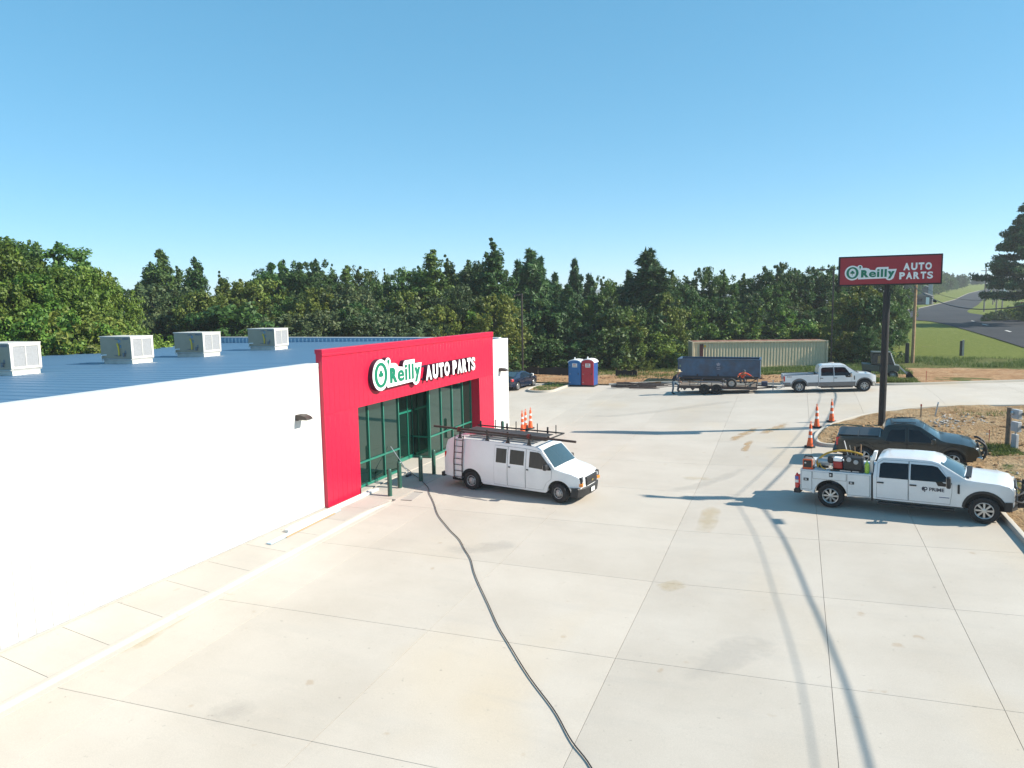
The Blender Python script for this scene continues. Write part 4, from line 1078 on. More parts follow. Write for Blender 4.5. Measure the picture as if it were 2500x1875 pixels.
# ------------------------------------------------------------------ white service-body truck
def build_service():
    t = thing("service_truck", "white crew cab service body truck with PRIME lettering on its door", "truck")
    hw = heavy_cab(t)
    M_body = mat("service_body_white", (.66, .67, .67), .4, var=.06, dirt=((.4, .36, .3), .12))
    ax, r = -2.235, .425
    # two side packs (each a box with a wheel arch) and a load floor between
    for s in (-1, 1):
        out = [(-3.22, .55), (-3.22, 1.30), (-.96, 1.30), (-.96, .50), (-1.55, .48)] + arc(ax, r + .03, .53, 0, 180, 14) + [(-2.85, .50)]
        y0, y1 = (s * 1.02, s * .56)
        pk = MB().prism(out, y0, y1, 'xz').build("side_pack", M_body, t, bevel=.015)
        yo = s * 1.024
        for poly, (hx, hz, rot) in (([(-3.19, .60), (-2.83, .60), (-2.83, 1.26), (-3.19, 1.26)], (-3.08, .96, 0)), ([(-2.81, 1.0), (-1.72, 1.0), (-1.72, 1.26), (-2.81, 1.26)], (-2.27, 1.18, 1)), ([(-1.70, .53), (-.99, .53), (-.99, 1.26), (-1.70, 1.26)], (-1.62, .96, 0))):
            MB().prism(poly, yo - s * .002, yo + s * .004, 'xz').build("door_gap", M_seam, pk)
            MB().prism(shrink(poly, .010), yo, yo + s * .014, 'xz').build("pack_door", M_body, pk, bevel=.005, seg=1)
            w, h = (.17, .10) if not rot else (.12, .15)
            MB().box((hx + .06, yo + s * .016, hz), (w, .02, h)).build("latch", M_plas, pk, bevel=.02)
            MB().box((hx + .05, yo + s * .026, hz), (w * .45, .02, h * .5)).build("latch_paddle", M_galv, pk, bevel=.01)
    MB().bx(-3.2, -.97, -.559, .559, .62, .74).build("load_floor", M_plas, t)
    MB().bx(-3.24, -3.18, -.557, .557, .745, 1.2).build("tailgate", M_body, t, bevel=.01)
    MB().bx(-.955, -.905, -.98, .98, .40, 1.30).build("headboard", M_plas, t)
    MB().bx(-3.45, -3.225, -1.0, 1.0, .42, .56).build("rear_bumper", M_plas, t, bevel=.02)
    MB().bx(-3.1, -.9, -.5, .5, .42, .615).build("chassis", M_under, t)
    for s in (-1, 1): MB().box((-3.255, s * .95, .92), (.06, .12, .36)).build("tail_lamp", M_redl, t, bevel=.015)
    # brush guard
    bg = bpy.data.objects.new("brush_guard", None); COL.objects.link(bg); bg.parent = t
    for s in (-1, 1):
        MB().prism([(3.08, .45), (3.28, .48), (3.34, .75), (3.30, 1.18), (3.22, 1.22), (3.20, .80), (3.10, .60)], s * .38 - .03, s * .38 + .03, 'xz').build("upright", M_plas, bg, bevel=.01)
        MB().tube([(3.30, s * .38, 1.05), (3.20, s * .80, 1.03), (3.05, s * .95, .98), (3.04, s * .95, .80), (3.2, s * .8, .74), (3.31, s * .38, .72)], .028, 8).build("lamp_hoop", M_plas, bg)
    for z in (.62, .90, 1.14): MB().tube([(3.30, -.38, z), (3.30, .38, z)], .028, 8).build("cross_tube", M_plas, bg)
    # lettering and roundel on the front doors (camera side)
    M_ink = mat("navy_ink", (.018, .02, .04), .5, var=.02)
    y = -(hw(.8, .98) + .0135)
    flat_text("PRIME", .74, 1.16, .915, 1.03, y, M_ink, t, bold=.03)
    mb = MB()
    mb.prism([(.60 + .075 * math.cos(R(a)), .975 + .075 * math.sin(R(a))) for a in range(100, 261, 16)], y - .003, y, 'xz')
    mb.build("roundel", M_ink, t, smooth=False)
    mb = MB().prism(ellipse(.635, .985, .058, .058, 20), y - .003, y, 'xz'); mb.build("roundel", M_ink, t, smooth=False)
    MB().prism([(.60, .87), (.628, .87), (.628, .985), (.60, .985)], y - .0035, y, 'xz').build("roundel", M_ink, t, smooth=False)
    MB().prism(ellipse(.64, .988, .026, .026, 14), y - .005, y - .002, 'xz').build("roundel_eye", M_body, t, smooth=False)
    MB().bx(1.02, 1.30, y - .003, y, .725, .748).build("badge", mat("badge_blue", (.08, .10, .2), .4), t)
    return t
svc = build_service()
def lower_roof(o, f=.80, z0=1.22):
    for c in o.children:
        if c.type == 'MESH' and c.name.split('.')[0] in ("cab", "door", "door_gap", "window", "windshield", "rear_window"):
            for v in c.data.vertices:
                if v.co.z > z0: v.co.z = z0 + (v.co.z - z0) * f
        lower_roof(c, f, z0)
lower_roof(svc)
ks = place(svc, on_ground(2027, 1240), on_ground(2402, 1280), 1.02, 4.47)
def on_truck(o): o.location = svc.location; o.rotation_euler = svc.rotation_euler; o.scale = svc.scale; return o
# load on the service body
M_org = mat("generator_orange", (.62, .10, .025), .45)
M_eng = mat("engine_red", (.36, .02, .015), .4)
M_hose = mat("yellow_hose", (.60, .34, .04), .5)
ge = on_truck(thing("generator", "orange and black portable generator on the rear corner of the white service truck", "generator"))
MB().box((-2.98, -.78, 1.50), (.36, .36, .36)).build("housing", mat("generator_grey", (.22, .18, .16), .5), ge, bevel=.07, seg=3)
MB().box((-2.98, -.965, 1.50), (.33, .03, .34)).build("face_frame", M_org, ge, bevel=.05, seg=3)
MB().box((-2.98, -.985, 1.50), (.26, .02, .25)).build("control_panel", M_plas, ge, bevel=.03)
MB().lathe([(.03, -.99), (.03, -1.0), (.0, -1.0)], 14, (-3.05, 0, 1.54), 'y').build("dial", M_galv, ge)
MB().bx(-3.16, -2.80, -.96, -.60, 1.303, 1.335).build("base", M_org, ge)
MB().tube([(-3.12, -.78, 1.64), (-3.10, -.78, 1.74), (-2.86, -.78, 1.74), (-2.84, -.78, 1.64)], .025, 8).build("carry_handle", M_plas, ge)
cp = on_truck(thing("engine_compressor", "red and black engine driven compressor with round gauges on the service truck bed", "compressor"))
MB().bx(-2.25, -1.20, -.92, -.35, 1.303, 1.36).build("skid", M_plas, cp)
MB().box((-2.02, -.70, 1.50), (.30, .34, .26)).build("engine_block", M_eng, cp, bevel=.04)
MB().box((-2.03, -.72, 1.69), (.28, .26, .14)).build("fuel_tank", M_signw, cp, bevel=.04, seg=3)
MB().box((-2.26, -.70, 1.66), (.20, .28, .24)).build("air_filter", M_plas, cp, bevel=.06, seg=3)
MB().lathe([(.07, -.93), (.07, -.97), (.0, -.98)], 16, (-2.22, 0, 1.44), 'y').build("muffler_guard", M_chrome, cp)
MB().bx(-1.82, -1.26, -.88, -.40, 1.362, 1.80).build("pump_case", M_plas, cp, bevel=.02)
for x, z in ((-1.66, 1.73), (-1.44, 1.66)): MB().lathe([(.075, -.875), (.075, -.92), (.06, -.925), (.0, -.925)], 20, (x, 0, z), 'y').build("gauge", mat("gauge_face", (.35, .36, .37), .4), cp)
MB().bx(-1.94, -1.6, -.93, -.92, 1.315, 1.35).bx(-1.55, -1.35, -.93, -.92, 1.315, 1.35).build("data_plate", M_galv, cp)
tk = on_truck(thing("steel_tank", "grey cylindrical tank lying behind the engine on the service truck", "tank"))
MB().lathe([(.0, -2.78), (.10, -2.77), (.16, -2.70), (.16, -2.34), (.10, -2.28), (0, -2.27)], 16, (0, -.45, 1.50), 'x').build("shell", M_galv, tk)
MB().bx(-2.7, -2.4, -.55, -.35, 1.0, 1.37).bx(-2.75, -2.3, -.55, -.3, .74, 1.0).build("saddle", M_plas, tk)
hz = on_truck(thing("air_hose", "yellow hose arching over the service truck bed", "hose"))
MB().tube(catmull([(-2.70, -.62, 1.34), (-2.72, -.55, 1.55), (-2.45, -.45, 1.80), (-2.0, -.40, 1.93), (-1.6, -.38, 1.90), (-1.3, -.40, 1.82)], 6), .035, 8).build("hose_pipe", M_hose, hz)
MB().tube(catmull([(-2.70, -.70, 1.34), (-2.62, -.75, 1.50), (-2.55, -.80, 1.38), (-2.40, -.85, 1.33)], 5), .02, 6).build("hose_tail", M_hose, hz)
cy = on_truck(thing("gas_bottle", "lime green gas bottle on the service truck behind the cab", "bottle"))
MB().lathe([(0, 1.303), (.07, 1.31), (.075, 1.36), (.075, 1.58), (.05, 1.66), (.025, 1.69), (.025, 1.74), (0, 1.74)], 14, (-1.10, -.86, 0)).build("bottle_shell", mat("lime", (.30, .48, .05), .4), cy)
rack_ = on_truck(thing("steel_cabinet", "pale metal bracket and steps behind the cab of the service truck", "bracket"))
MB().bx(-1.02, -.93, -.80, -.55, 1.303, 1.85).build("post", M_galv, rack_); MB().prism([(-1.0, 1.75), (-.86, 1.75), (-.80, 2.05), (-.90, 2.05)], -.82, -.55, 'xz').build("flap", M_signw, rack_)
tl = on_truck(thing("hand_tools", "bundle of pry bars and rods standing in the service truck bed", "tools"))
for a, b, w in (((-1.55, -.2, .74), (-1.95, .0, 2.2), .022), ((-1.50, -.1, .74), (-1.62, .05, 2.02), .03), ((-1.45, -.15, .74), (-1.40, -.05, 2.12), .035), ((-1.48, -.12, .74), (-1.75, -.15, 2.08), .02)):
    MB().bar(a, b, w).build("rod", M_galv if w < .03 else mat("tool_wood", (.22, .14, .08), .7), tl)
jc = on_truck(thing("water_jug", "blue grey plastic jug behind the orange generator", "jug"))
MB().bx(-3.2, -2.9, -.40, -.12, 1.303, 1.55).build("jug_body", mat("jug_blue", (.22, .32, .40), .5), jc, bevel=.05, seg=3); MB().cyl((-3.05, -.26, 1.54), (-3.05, -.26, 1.60), .05).build("cap", M_plas, jc)
MB().bx(-3.21, -2.8, -.555, -.1, 1.27, 1.302).build("tool_tray", M_galv, jc)
fx_ = on_truck(thing("fire_extinguisher", "red extinguisher with blue and white label strapped to the truck tail", "extinguisher"))
MB().lathe([(0, .60), (.075, .61), (.08, .66), (.08, 1.02), (.04, 1.10), (.02, 1.14), (0, 1.14)], 14, (-3.34, -.93, 0)).build("cylinder", M_redl, fx_)
MB().lathe([(.081, .80), (.081, .90)], 14, (-3.34, -.93, 0)).build("label_band", M_plate, fx_); MB().lathe([(.0815, .92), (.0815, 1.03)], 14, (-3.34, -.93, 0)).build("label_band", mat("label_blue", (.08, .14, .4), .5), fx_)
MB().bx(-3.40, -3.22, -1.0, -.86, .555, .62).build("bracket", M_plas, fx_)

# ------------------------------------------------------------------ far two-tone pick-up
def build_pickup():
    t = thing("pickup_truck", "white and grey crew cab pickup hitched to the flatbed trailer", "pickup truck")
    hw = heavy_cab(t, True, M_pw)
    ax, r = -2.235, .425
    hb = lambda x, z: 1.0 - (.04 * max(0, z - 1.0)) - (.03 * ((.8 - z) / .4) if z < .8 else 0)
    for s in (-1, 1):
        out = [(-3.30, .58), (-3.30, 1.32), (-.925, 1.34), (-.925, .48), (-1.62, .48)] + arc(ax, r + .03, .53, 0, 180, 14) + [(-2.85, .55)]
        MB().prism(out, s * 1.0, s * .86, 'xz').build("bed_side", M_pw, t, bevel=.03, seg=3)
        MB().bx(-3.30, -.93, s * .93 - .06, s * .93 + .06, 1.32, 1.352).build("bed_rail", M_plas, t, bevel=.01)
        side_panel("arch_lip", [(ax + .62 * math.cos(R(a)), r + .03 + .62 * math.sin(R(a))) for a in range(-4, 185, 12)] + [(ax + .52 * math.cos(R(a)), r + .03 + .52 * math.sin(R(a))) for a in range(184, -5, -12)], lambda x, z: 1.0, M_pgrey, t, .016, s, thick=.014)
        side_panel("lower_cladding", [(-1.62, .48), (-.93, .48), (-.93, .76), (-1.64, .76)], lambda x, z: 1.0, M_pgrey, t, .012, s, thick=.012)
        MB().prism([(-3.30, .60), (-2.83, .54), (-2.86, .78), (-3.30, .80)], s * 1.012, s * 1.0, 'xz').build("lower_cladding", M_pgrey, t)
        MB().box((-3.29, s * .93, 1.07), (.10, .16, .40)).build("tail_lamp", M_redl, t, bevel=.02)
    MB().bx(-3.3, -.93, -.85, .85, .80, .86).build("bed_floor", M_plas, t); MB().bx(-.98, -.93, -.85, .85, .86, 1.33).build("bed_front", M_plas, t)
    MB().bx(-3.33, -3.27, -.85, .85, .72, 1.32).build("tailgate", M_pw, t, bevel=.02)
    MB().bx(-3.46, -3.30, -.98, .98, .50, .70).build("rear_bumper", M_chrome, t, bevel=.03)
    MB().bx(-3.2, -.9, -.6, .6, .42, .78).build("chassis", M_under, t)
    flat_text("FX4", -3.10, -2.78, 1.17, 1.25, -1.004, M_plas, t, bold=.02)
    return t
pk = build_pickup()
kp = place(pk, on_ground(1952, 959), on_ground(2111, 956), 1.02, 4.47)

# ------------------------------------------------------------------ dark mid-size pick-up with a closed bed
def build_sport():
    t = thing("dark_pickup", "dark charcoal four door pickup with hard bed cover and brush guard", "pickup truck")
    ax, r = 1.60, .37
    def hw(x, z):
        h = .92
        if z > 1.05: h -= .24 * ((z - 1.05) / .7) ** 1.2
        if z < .7: h -= .05 * ((.7 - z) / .35)
        if x > 2.0: h -= .16 * ((x - 2.0) / .55) ** 2
        if x < -2.3: h -= .06 * ((-2.3 - x) / .3) ** 2
        return max(h, .05)
    def cross(x, z, s):
        q = 1 - s * s
        if z > 1.62: return (0, .05 * q)
        if x > 2.3 and z < 1.0: return (.09 * q, 0)
        if x > 1.0 and z > .85: return (.02 * q, .05 * q)
        if x > .3 and z > 1.1: return (.08 * q, .02 * q)
        return (0, 0)
    out = [(-2.62, .50), (-2.64, .9), (-2.60, 1.20), (-.98, 1.22), (-.80, 1.62), (-.68, 1.70), (-.1, 1.74), (.30, 1.71), (.48, 1.65), (1.18, 1.17), (1.35, 1.12), (1.95, 1.04), (2.28, .94), (2.44, .80), (2.50, .56), (2.46, .40), (2.15, .36)] + \
          arc(ax, r + .02, .46, 0, 180, 14) + [(1.08, .36), (-1.08, .36)] + arc(-ax, r + .02, .46, 0, 180, 14) + [(-2.2, .42)]
    skin("body", out, hw, M_pblk, t, cross)
    MB().bx(-2.4, 2.3, -.7, .7, .30, .55).bx(1.1, 2.1, -.84, .84, .5, .85).bx(-2.1, -1.1, -.84, .84, .5, .85).build("underbody", M_under, t)
    for x in (ax, -ax):
        for s in (-1, 1): wheel(t, x, s * .79, r, .245, 'alloy', 0, 5)
    across("windshield", (.52, 1.61), (1.13, 1.20), hw, cross, M_wind, t, -.92, .92, .008, s0b=-.95, s1b=.95)
    across("rear_window", (-.955, 1.28), (-.825, 1.57), hw, cross, M_win, t, -.80, .80, .008)
    MB().bx(-2.56, -1.80, -.80, .80, 1.212, 1.25).build("bed_cover", mat("cover_black", (.02, .021, .023), .45), t, bevel=.015)
    MB().bx(-1.785, -1.02, -.80, .80, 1.212, 1.25).build("bed_cover", mat("cover_black", (.02, .021, .023), .45), t, bevel=.015)
    for s in (-1, 1):
        df = [(.0, .44), (.98, .44), (1.06, .72), (1.06, 1.02), (.50, 1.56), (.38, 1.62), (.0, 1.64)]; dr = [(-.86, .44), (-.015, .44), (-.015, 1.64), (-.62, 1.61), (-.80, 1.30), (-.92, .95), (-.90, .70)]
        wf = [(.06, 1.07), (1.0, 1.07), (.48, 1.50), (.38, 1.545), (.06, 1.555)]; wr = [(-.76, 1.07), (-.08, 1.07), (-.08, 1.555), (-.56, 1.53), (-.66, 1.42)]
        for d, w_, hx in ((df, wf, .12), (dr, wr, -.74)):
            side_panel("door_gap", d, hw, M_under, t, .003, s)
            door = side_panel("door", shrink(d, .010), hw, M_pblk, t, .010, s, thick=.008)
            side_panel("window", w_, hw, M_win, door, .016, s); handle(door, hx, .97, hw, s, M_pblk, .17)
        mirror_arm(t, .95, 1.13, hw, s, M_pblk)
        MB().box((-2.55, s * .83, .98), (.18, .08, .34)).build("tail_lamp", M_redl, t, bevel=.02)
        h = bpy.data.objects.new("headlamp", None); COL.objects.link(h); h.parent = t
        MB().box((2.32, s * .60, .80), (.18, .26, .17), Matrix.Rotation(R(-22 * s), 3, 'Z')).build("lens", M_lamp, h, bevel=.03)
        MB().box((2.22, s * .745, .78), (.14, .07, .16), Matrix.Rotation(R(-28 * s), 3, 'Z')).build("turn_signal", mat("orange_red_lens", (.5, .06, .01), .25, coat=.8), h, bevel=.02)
        MB().bx(-.50, .30, s * .52 - .02, s * .52 + .02, 1.77, 1.80).build("roof_rail", M_plas, t, bevel=.008)
        side_panel("arch_flare", [(ax + .54 * math.cos(R(a)), r + .02 + .54 * math.sin(R(a))) for a in range(0, 181, 12)] + [(ax + .45 * math.cos(R(a)), r + .02 + .45 * math.sin(R(a))) for a in range(180, -1, -12)], hw, M_pblk, t, .035, s, thick=.04)
        side_panel("arch_flare", [(-ax + .54 * math.cos(R(a)), r + .02 + .54 * math.sin(R(a))) for a in range(0, 181, 12)] + [(-ax + .45 * math.cos(R(a)), r + .02 + .45 * math.sin(R(a))) for a in range(180, -1, -12)], hw, M_pblk, t, .035, s, thick=.04)
    MB().box((2.50, 0, .78), (.06, .62, .24)).build("grille", M_plas, t, bevel=.03)
    MB().prism([(2.25, .34), (2.58, .36), (2.60, .52), (2.45, .56), (2.25, .54)], -.80, .80, 'xz').build("front_bumper", M_chrome, t, bevel=.03)
    MB().bx(-2.78, -2.60, -.88, .88, .44, .62).build("rear_bumper", M_plas, t, bevel=.03)
    bg = bpy.data.objects.new("brush_guard", None); COL.objects.link(bg); bg.parent = t
    for s in (-1, 1): MB().tube(catmull([(2.62, s * .34, .34), (2.74, s * .34, .60), (2.70, s * .34, .92), (2.48, s * .34, 1.10), (2.38, s * .34, 1.08)], 5), .045, 8).build("hoop", M_plas, bg)
    for z, x in ((.50, 2.71), (.75, 2.73), (1.02, 2.60)): MB().tube([(x, -.34, z), (x, .34, z)], .03, 8).build("cross_tube", M_plas, bg)
    for s in (-1, 1): MB().bx(2.45, 2.66, s * .34 - .02, s * .34 + .02, .44, .50).build("mount", M_plas, bg)
    return t
spt = build_sport()
fb = on_ground(2326, 1147); dv = Vector((math.cos(R(-7)), math.sin(R(-7)), 0))
place(spt, fb - dv * 3.2, fb, .90, 3.2)

# ------------------------------------------------------------------ dark blue car behind the store corner
def build_car():
    t = thing("parked_car", "dark navy two door car parked beyond the corner of the white store", "car")
    ax, r = 1.36, .33
    def hw(x, z):
        h = .89
        if z > .85: h -= .27 * ((z - .85) / .55) ** 1.2
        if x > 1.6: h -= .20 * ((x - 1.6) / .7) ** 2
        if x < -1.5: h -= .16 * ((-1.5 - x) / .75) ** 2
        return max(h, .05)
    def cross(x, z, s):
        q = 1 - s * s
        if z > 1.25: return (0, .04 * q)
        if x > 2.1: return (.12 * q, 0)
        if x < -2.1: return (-.12 * q, 0)
        return (0, .04 * q) if z > .8 else (0, 0)
    out = [(-2.25, .35), (-2.30, .7), (-2.22, .98), (-1.75, 1.04), (-.85, 1.36), (-.2, 1.42), (.25, 1.36), (1.05, .98), (1.9, .82), (2.2, .66), (2.25, .35)] + arc(ax, r, .40, 0, 180, 12) + [(.9, .25), (-.9, .25)] + arc(-ax, r, .40, 0, 180, 12)
    skin("body", out, hw, M_pnavy, t, cross)
    MB().bx(-1.9, 1.9, -.72, .72, .2, .5).build("underbody", M_under, t)
    for x in (ax, -ax):
        for s in (-1, 1): wheel(t, x, s * .78, r, .22, 'alloy', 0, 10)
    across("windshield", (.30, 1.33), (.98, 1.02), hw, cross, M_wind, t, -.9, .9, .008)
    across("rear_window", (-1.68, 1.07), (-.90, 1.34), hw, cross, M_wind, t, -.86, .86, .008)
    for s in (-1, 1):
        d = [(-.35, .32), (.85, .32), (.95, .55), (.95, .92), (.22, 1.30), (-.35, 1.33)]
        side_panel("door_gap", d, hw, M_under, t, .003, s); door = side_panel("door", shrink(d, .01), hw, M_pnavy, t, .01, s, thick=.008)
        side_panel("window", [(-.9, .97), (.88, .95), (.22, 1.29), (-.35, 1.31), (-.62, 1.25)], hw, M_win, door, .018, s)
        MB().box((-2.14, s * .72, .86), (.24, .34, .20), Matrix.Rotation(R(24 * s), 3, 'Z')).build("tail_lamp", M_redl, t, bevel=.04)
        mirror_arm(t, .78, 1.0, hw, s, M_signw if s < 0 else M_pnavy)
    MB().box((-2.42, 0, .80), (.02, .40, .12)).build("number_plate", M_plate, t)
    return t
car = build_car()
dv = Vector((.13, 1, 0)).normalized(); rw = on_ground(1265, 953)
place(car, rw, rw + dv * 2.72, .86, 2.72)
# ================================================================== things standing about the lot
def ground_at(x, y, dz=0.0): return Vector((x, y, gzf(x, y) + dz))
# ---- traffic cones (tall, with handle loop and two white bands)
M_cone = mat("cone_orange", (.72, .115, .025), .5, var=.1)
M_band = mat("cone_band", (.75, .74, .72), .45)
M_cbase = mat("cone_base", (.02, .02, .022), .8)
def cone_proto():
    t = thing("traffic_cone", "", "traffic cone")
    b = MB(); pts = [(.24 * math.cos(R(22.5 + 45 * k)), .24 * math.sin(R(22.5 + 45 * k))) for k in range(8)]
    b.prism(pts, 0, .055, 'xy'); b.build("base", M_cbase, t, bevel=.012)
    MB().lathe([(.135, .05), (.128, .10), (.082, .42)], 18).build("skirt", M_cone, t)
    MB().lathe([(.083, .42), (.076, .53)], 18).build("reflective_band", M_band, t)
    MB().lathe([(.075, .53), (.068, .70)], 18).build("tube", M_cone, t)
    MB().lathe([(.0685, .70), (.062, .81)], 18).build("reflective_band", M_band, t)
    MB().lathe([(.061, .81), (.052, .97), (.030, 1.0), (0, 1.0)], 18).build("tip", M_cone, t)
    MB().tube([(.03 * math.sin(a) * 1.0, 0, 1.06 - .07 * math.cos(a)) for a in np.linspace(.0, 2 * math.pi, 13)], .012, 6).build("handle", M_cone, t)
    return t
cone0 = cone_proto(); first = True
for (px, py), lab, grp in (((1977, 1091.6), "orange tube cone with white bands at the tip of the soil island kerb", None), ((1993.8, 1043), "orange tube cone with white bands, middle one of three along the island kerb", None),
        ((2030, 1029.8), "orange tube cone with white bands on the kerb bend farthest round the island", None),
        ((1276, 1055), "orange tube cone with white bands in the tight trio near the white store corner", "cones bunched by the store corner"), ((1283, 1051), "orange tube cone with white bands in the tight trio near the white store corner", "cones bunched by the store corner"), ((1295, 1046), "orange tube cone with white bands in the tight trio near the white store corner", "cones bunched by the store corner")):
    o = cone0 if first else copy_tree(cone0); first = False
    g = on_ground(px, py); o.location = g; o.rotation_euler = (R(random.uniform(-1, 1)), R(random.uniform(-1, 1)), random.uniform(0, 6)); s = 1.08; o.scale = (s, s, s)
    o["label"] = lab
    if grp: o["group"] = grp

# ---- green bollards
M_boll = mat("bollard_green", (.018, .085, .060), .4, coat=.3)
bs = None
for (x, y, lab) in ((1.28, 23.02, "green steel bollard before the glazing by the red portal pier"), (1.06, 24.13, "green steel bollard second from the red portal pier"),
        (1.32, 25.38, "green steel bollard where the black hose passes the doorway"), (1.27, 26.62, "green steel bollard between the doorway and the van's tail"), (1.3, 34.3, "green steel bollard seen past the van's roof rack")):
    z = walk_z(x, y) - .02
    if bs is None:
        bs = thing("bollard", lab, "bollard", (x, y, z)); MB().lathe([(.085, 0), (.085, 1.02), (.08, 1.05), (.06, 1.075), (.03, 1.09), (0, 1.092)], 20).build("post", M_boll, bs); MB().lathe([(.13, 0), (.13, .03), (.086, .031)], 20).build("collar", M_walk, bs)
    else:
        o = copy_tree(bs); o.location = (x, y, z); o["label"] = lab

# ---- black hose across the lot, pole brush, trim and cover by the entrance
M_hoseb = mat("black_hose", (.012, .013, .018), .5)
hp_ = [(976, 1125), (985, 1140), (1003, 1156), (1026, 1172), (1043, 1190), (1051, 1209), (1066, 1250), (1092, 1288), (1119, 1317), (1140, 1350), (1158, 1396), (1198, 1492), (1243, 1577), (1322, 1695), (1390, 1798), (1441, 1875), (1500, 1962)]
pts = []
for px, py in hp_:
    g = on_ground(px, py); x, y = g.x, g.y
    z = (walk_z(x, y) if (x < 1.7 and y > 20) else g.z) + .025; z = max(z, .016) if x < .2 else z; pts.append((x, y, z))
pts = catmull(pts, 6)
pts = [Vector((p.x + .018 * math.sin(k * .8), p.y + .018 * math.cos(k * .55), max(p.z, (gzf(p.x, p.y) + .02)) if p.x > 1.75 else max(p.z, .02 if p.x < .1 else walk_z(max(p.x, 0), p.y) + .018))) for k, p in enumerate(pts)]
ho = MB().tube(pts, .0125, 8).build("hose", M_hoseb); tag(ho, "long black hose snaking from the doorway across the concrete lot", "hose")
br = thing("push_broom", "long handled grey broom leaning out of the doorway", "broom", (0.45, 25.9, walk_z(.45, 25.9)))
MB().bx(-.05, .05, -.17, .17, 0, .10).build("brush", mat("bristle", (.07, .06, .06), .9), br); MB().bx(-.035, .035, -.18, .18, .10, .15).build("block", M_galv, br)
MB().tube([(0, 0, .14), (-.75, -.12, 1.25)], .014, 6).build("handle", M_galv, br)
tr = thing("wall_trim_strip", "long white metal trim strip lying against the base of the red portal", "trim strip")
a, b = Vector((.50, 18.0, walk_z(.5, 18.0))), Vector((.42, 23.5, walk_z(.42, 23.5)))
MB().bar(a + Vector((0, 0, .05)), b + Vector((0, 0, .05)), .16, .09).build("strip", M_white, tr, bevel=.01); MB().bar(a + Vector((-.06, .2, .10)), b + Vector((-.05, -.3, .10)), .03, .05).build("flange", M_white, tr)
tr2 = thing("pale_blue_trim_strip", "pale blue protective film strip lying on the sidewalk beside the white trim", "trim strip")
MB().bar(Vector((.72, 16.9, walk_z(.72, 16.9) + .03)), Vector((.66, 20.6, walk_z(.66, 20.6) + .03)), .17, .045).build("strip", mat("film_blue", (.42, .56, .66), .35), tr2, bevel=.006)
MB().bar(Vector((.82, 17.6, walk_z(.82, 17.6) + .025)), Vector((.78, 20.2, walk_z(.78, 20.2) + .025)), .03, .03).build("batten", mat("pine_batten", (.42, .28, .14), .7), tr2)
gc = thing("utility_cover", "rectangular concrete utility cover with rusty frame in the lot at the ramp", "cover")
cA = [on_ground(*p) for p in ((979, 1221), (1005, 1222.5), (1033, 1203), (1010, 1201))]
M_cov = concrete("cover_concrete", (.36, .34, .31), (.42, .40, .37), (.4, .34, .26), (1, 1))
MB().add([p + Vector((0, 0, .006)) for p in cA], [(0, 1, 2, 3)]).build("cover_plate", M_cov, gc)
for k in range(4): MB().bar(cA[k] + Vector((0, 0, .008)), cA[(k + 1) % 4] + Vector((0, 0, .008)), .03, .012).build("frame_bar", M_rust if k in (0, 2) else M_cov, gc)

# ---- portable toilets
def toilet(x, y, ang, col, colside, lab, arch):
    t = thing("portable_toilet", lab, "portable toilet", ground_at(x, y), R(ang))
    W, D, H = 1.06, 1.12, 1.98
    mc = mat("toilet_" + str(len(MATS)), col, .45, var=.08); ms = mat("toilet_side_" + str(len(MATS)), colside, .45, var=.08)
    MB().bx(-W / 2 - .04, W / 2 + .04, -D / 2 - .05, D / 2 + .04, 0, .10).build("skid", M_cbase, t, bevel=.02)
    MB().bx(-W / 2, W / 2, -D / 2 + .04, D / 2, .10, H).build("walls", ms, t, bevel=.03)
    top = [(-W / 2 + .03, .12), (W / 2 - .03, .12), (W / 2 - .03, H - .04)] + [((W / 2 - .03) * math.cos(R(a)), H - .04 + arch * math.sin(R(a))) for a in range(15, 166, 15)] + [(-W / 2 + .03, H - .04)]
    MB().prism(top, -D / 2 - .01, -D / 2 + .05, 'xz').build("door", mc, t, bevel=.02)
    rp = [((W / 2 + .05) * math.cos(R(a)), H - .06 + (arch + .09) * math.sin(R(a))) for a in range(0, 181, 15)] + [((W / 2 - .02) * math.cos(R(a)), H - .08 + (arch + .02) * math.sin(R(a))) for a in range(180, -1, -15)]
    MB().prism(rp, -D / 2 + .02, D / 2 + .06, 'xz').build("roof", M_signw, t, bevel=.02)
    for k, a in enumerate((D / 2 + .0,)): MB().prism(top[:], D / 2 - .04, D / 2 + .002, 'xz').build("back_gable", ms, t)
    MB().bx(-.18, .24, -D / 2 - .018, -D / 2 - .010, H - .43, H - .12).build("placard", M_plate, t)
    FRM = ((1, 0, 0, 0), (0, 0, -1, -D / 2 - .0185), (0, 1, 0, 0), (0, 0, 0, 1))
    finish("lettering", fit_mesh(text_mesh("NTR", .03, .01), -.09, .14, H - .30, H - .17, 0, .003, FRM), M_redl, t, smooth=False)
    MB().bx(-.14, .20, -D / 2 - .0215, -D / 2 - .0185, H - .37, H - .335).build("print_line", M_label, t)
    for z in (.32, 1.0, 1.72): MB().box((-W / 2 + .16, -D / 2 - .015, z), (.07, .02, .05)).build("hinge", M_galv, t, bevel=.008)
    MB().box((W / 2 - .2, -D / 2 - .02, 1.02), (.05, .03, .14)).build("handle", M_plas, t)
    MB().cyl((-W / 2 + .25, D / 2 - .15, H - .1), (-W / 2 + .25, D / 2 - .15, H + arch + .14), .05).build("vent_pipe", M_signw, t)
    return t
toilet(-1.02, 55.95, -2, (.012, .125, .33), (.012, .09, .27), "blue portable toilet with white roof beside the red one", .16)
toilet(.06, 56.0, -2, (.42, .018, .035), (.018, .07, .25), "portable toilet with red door and blue sides", .22)

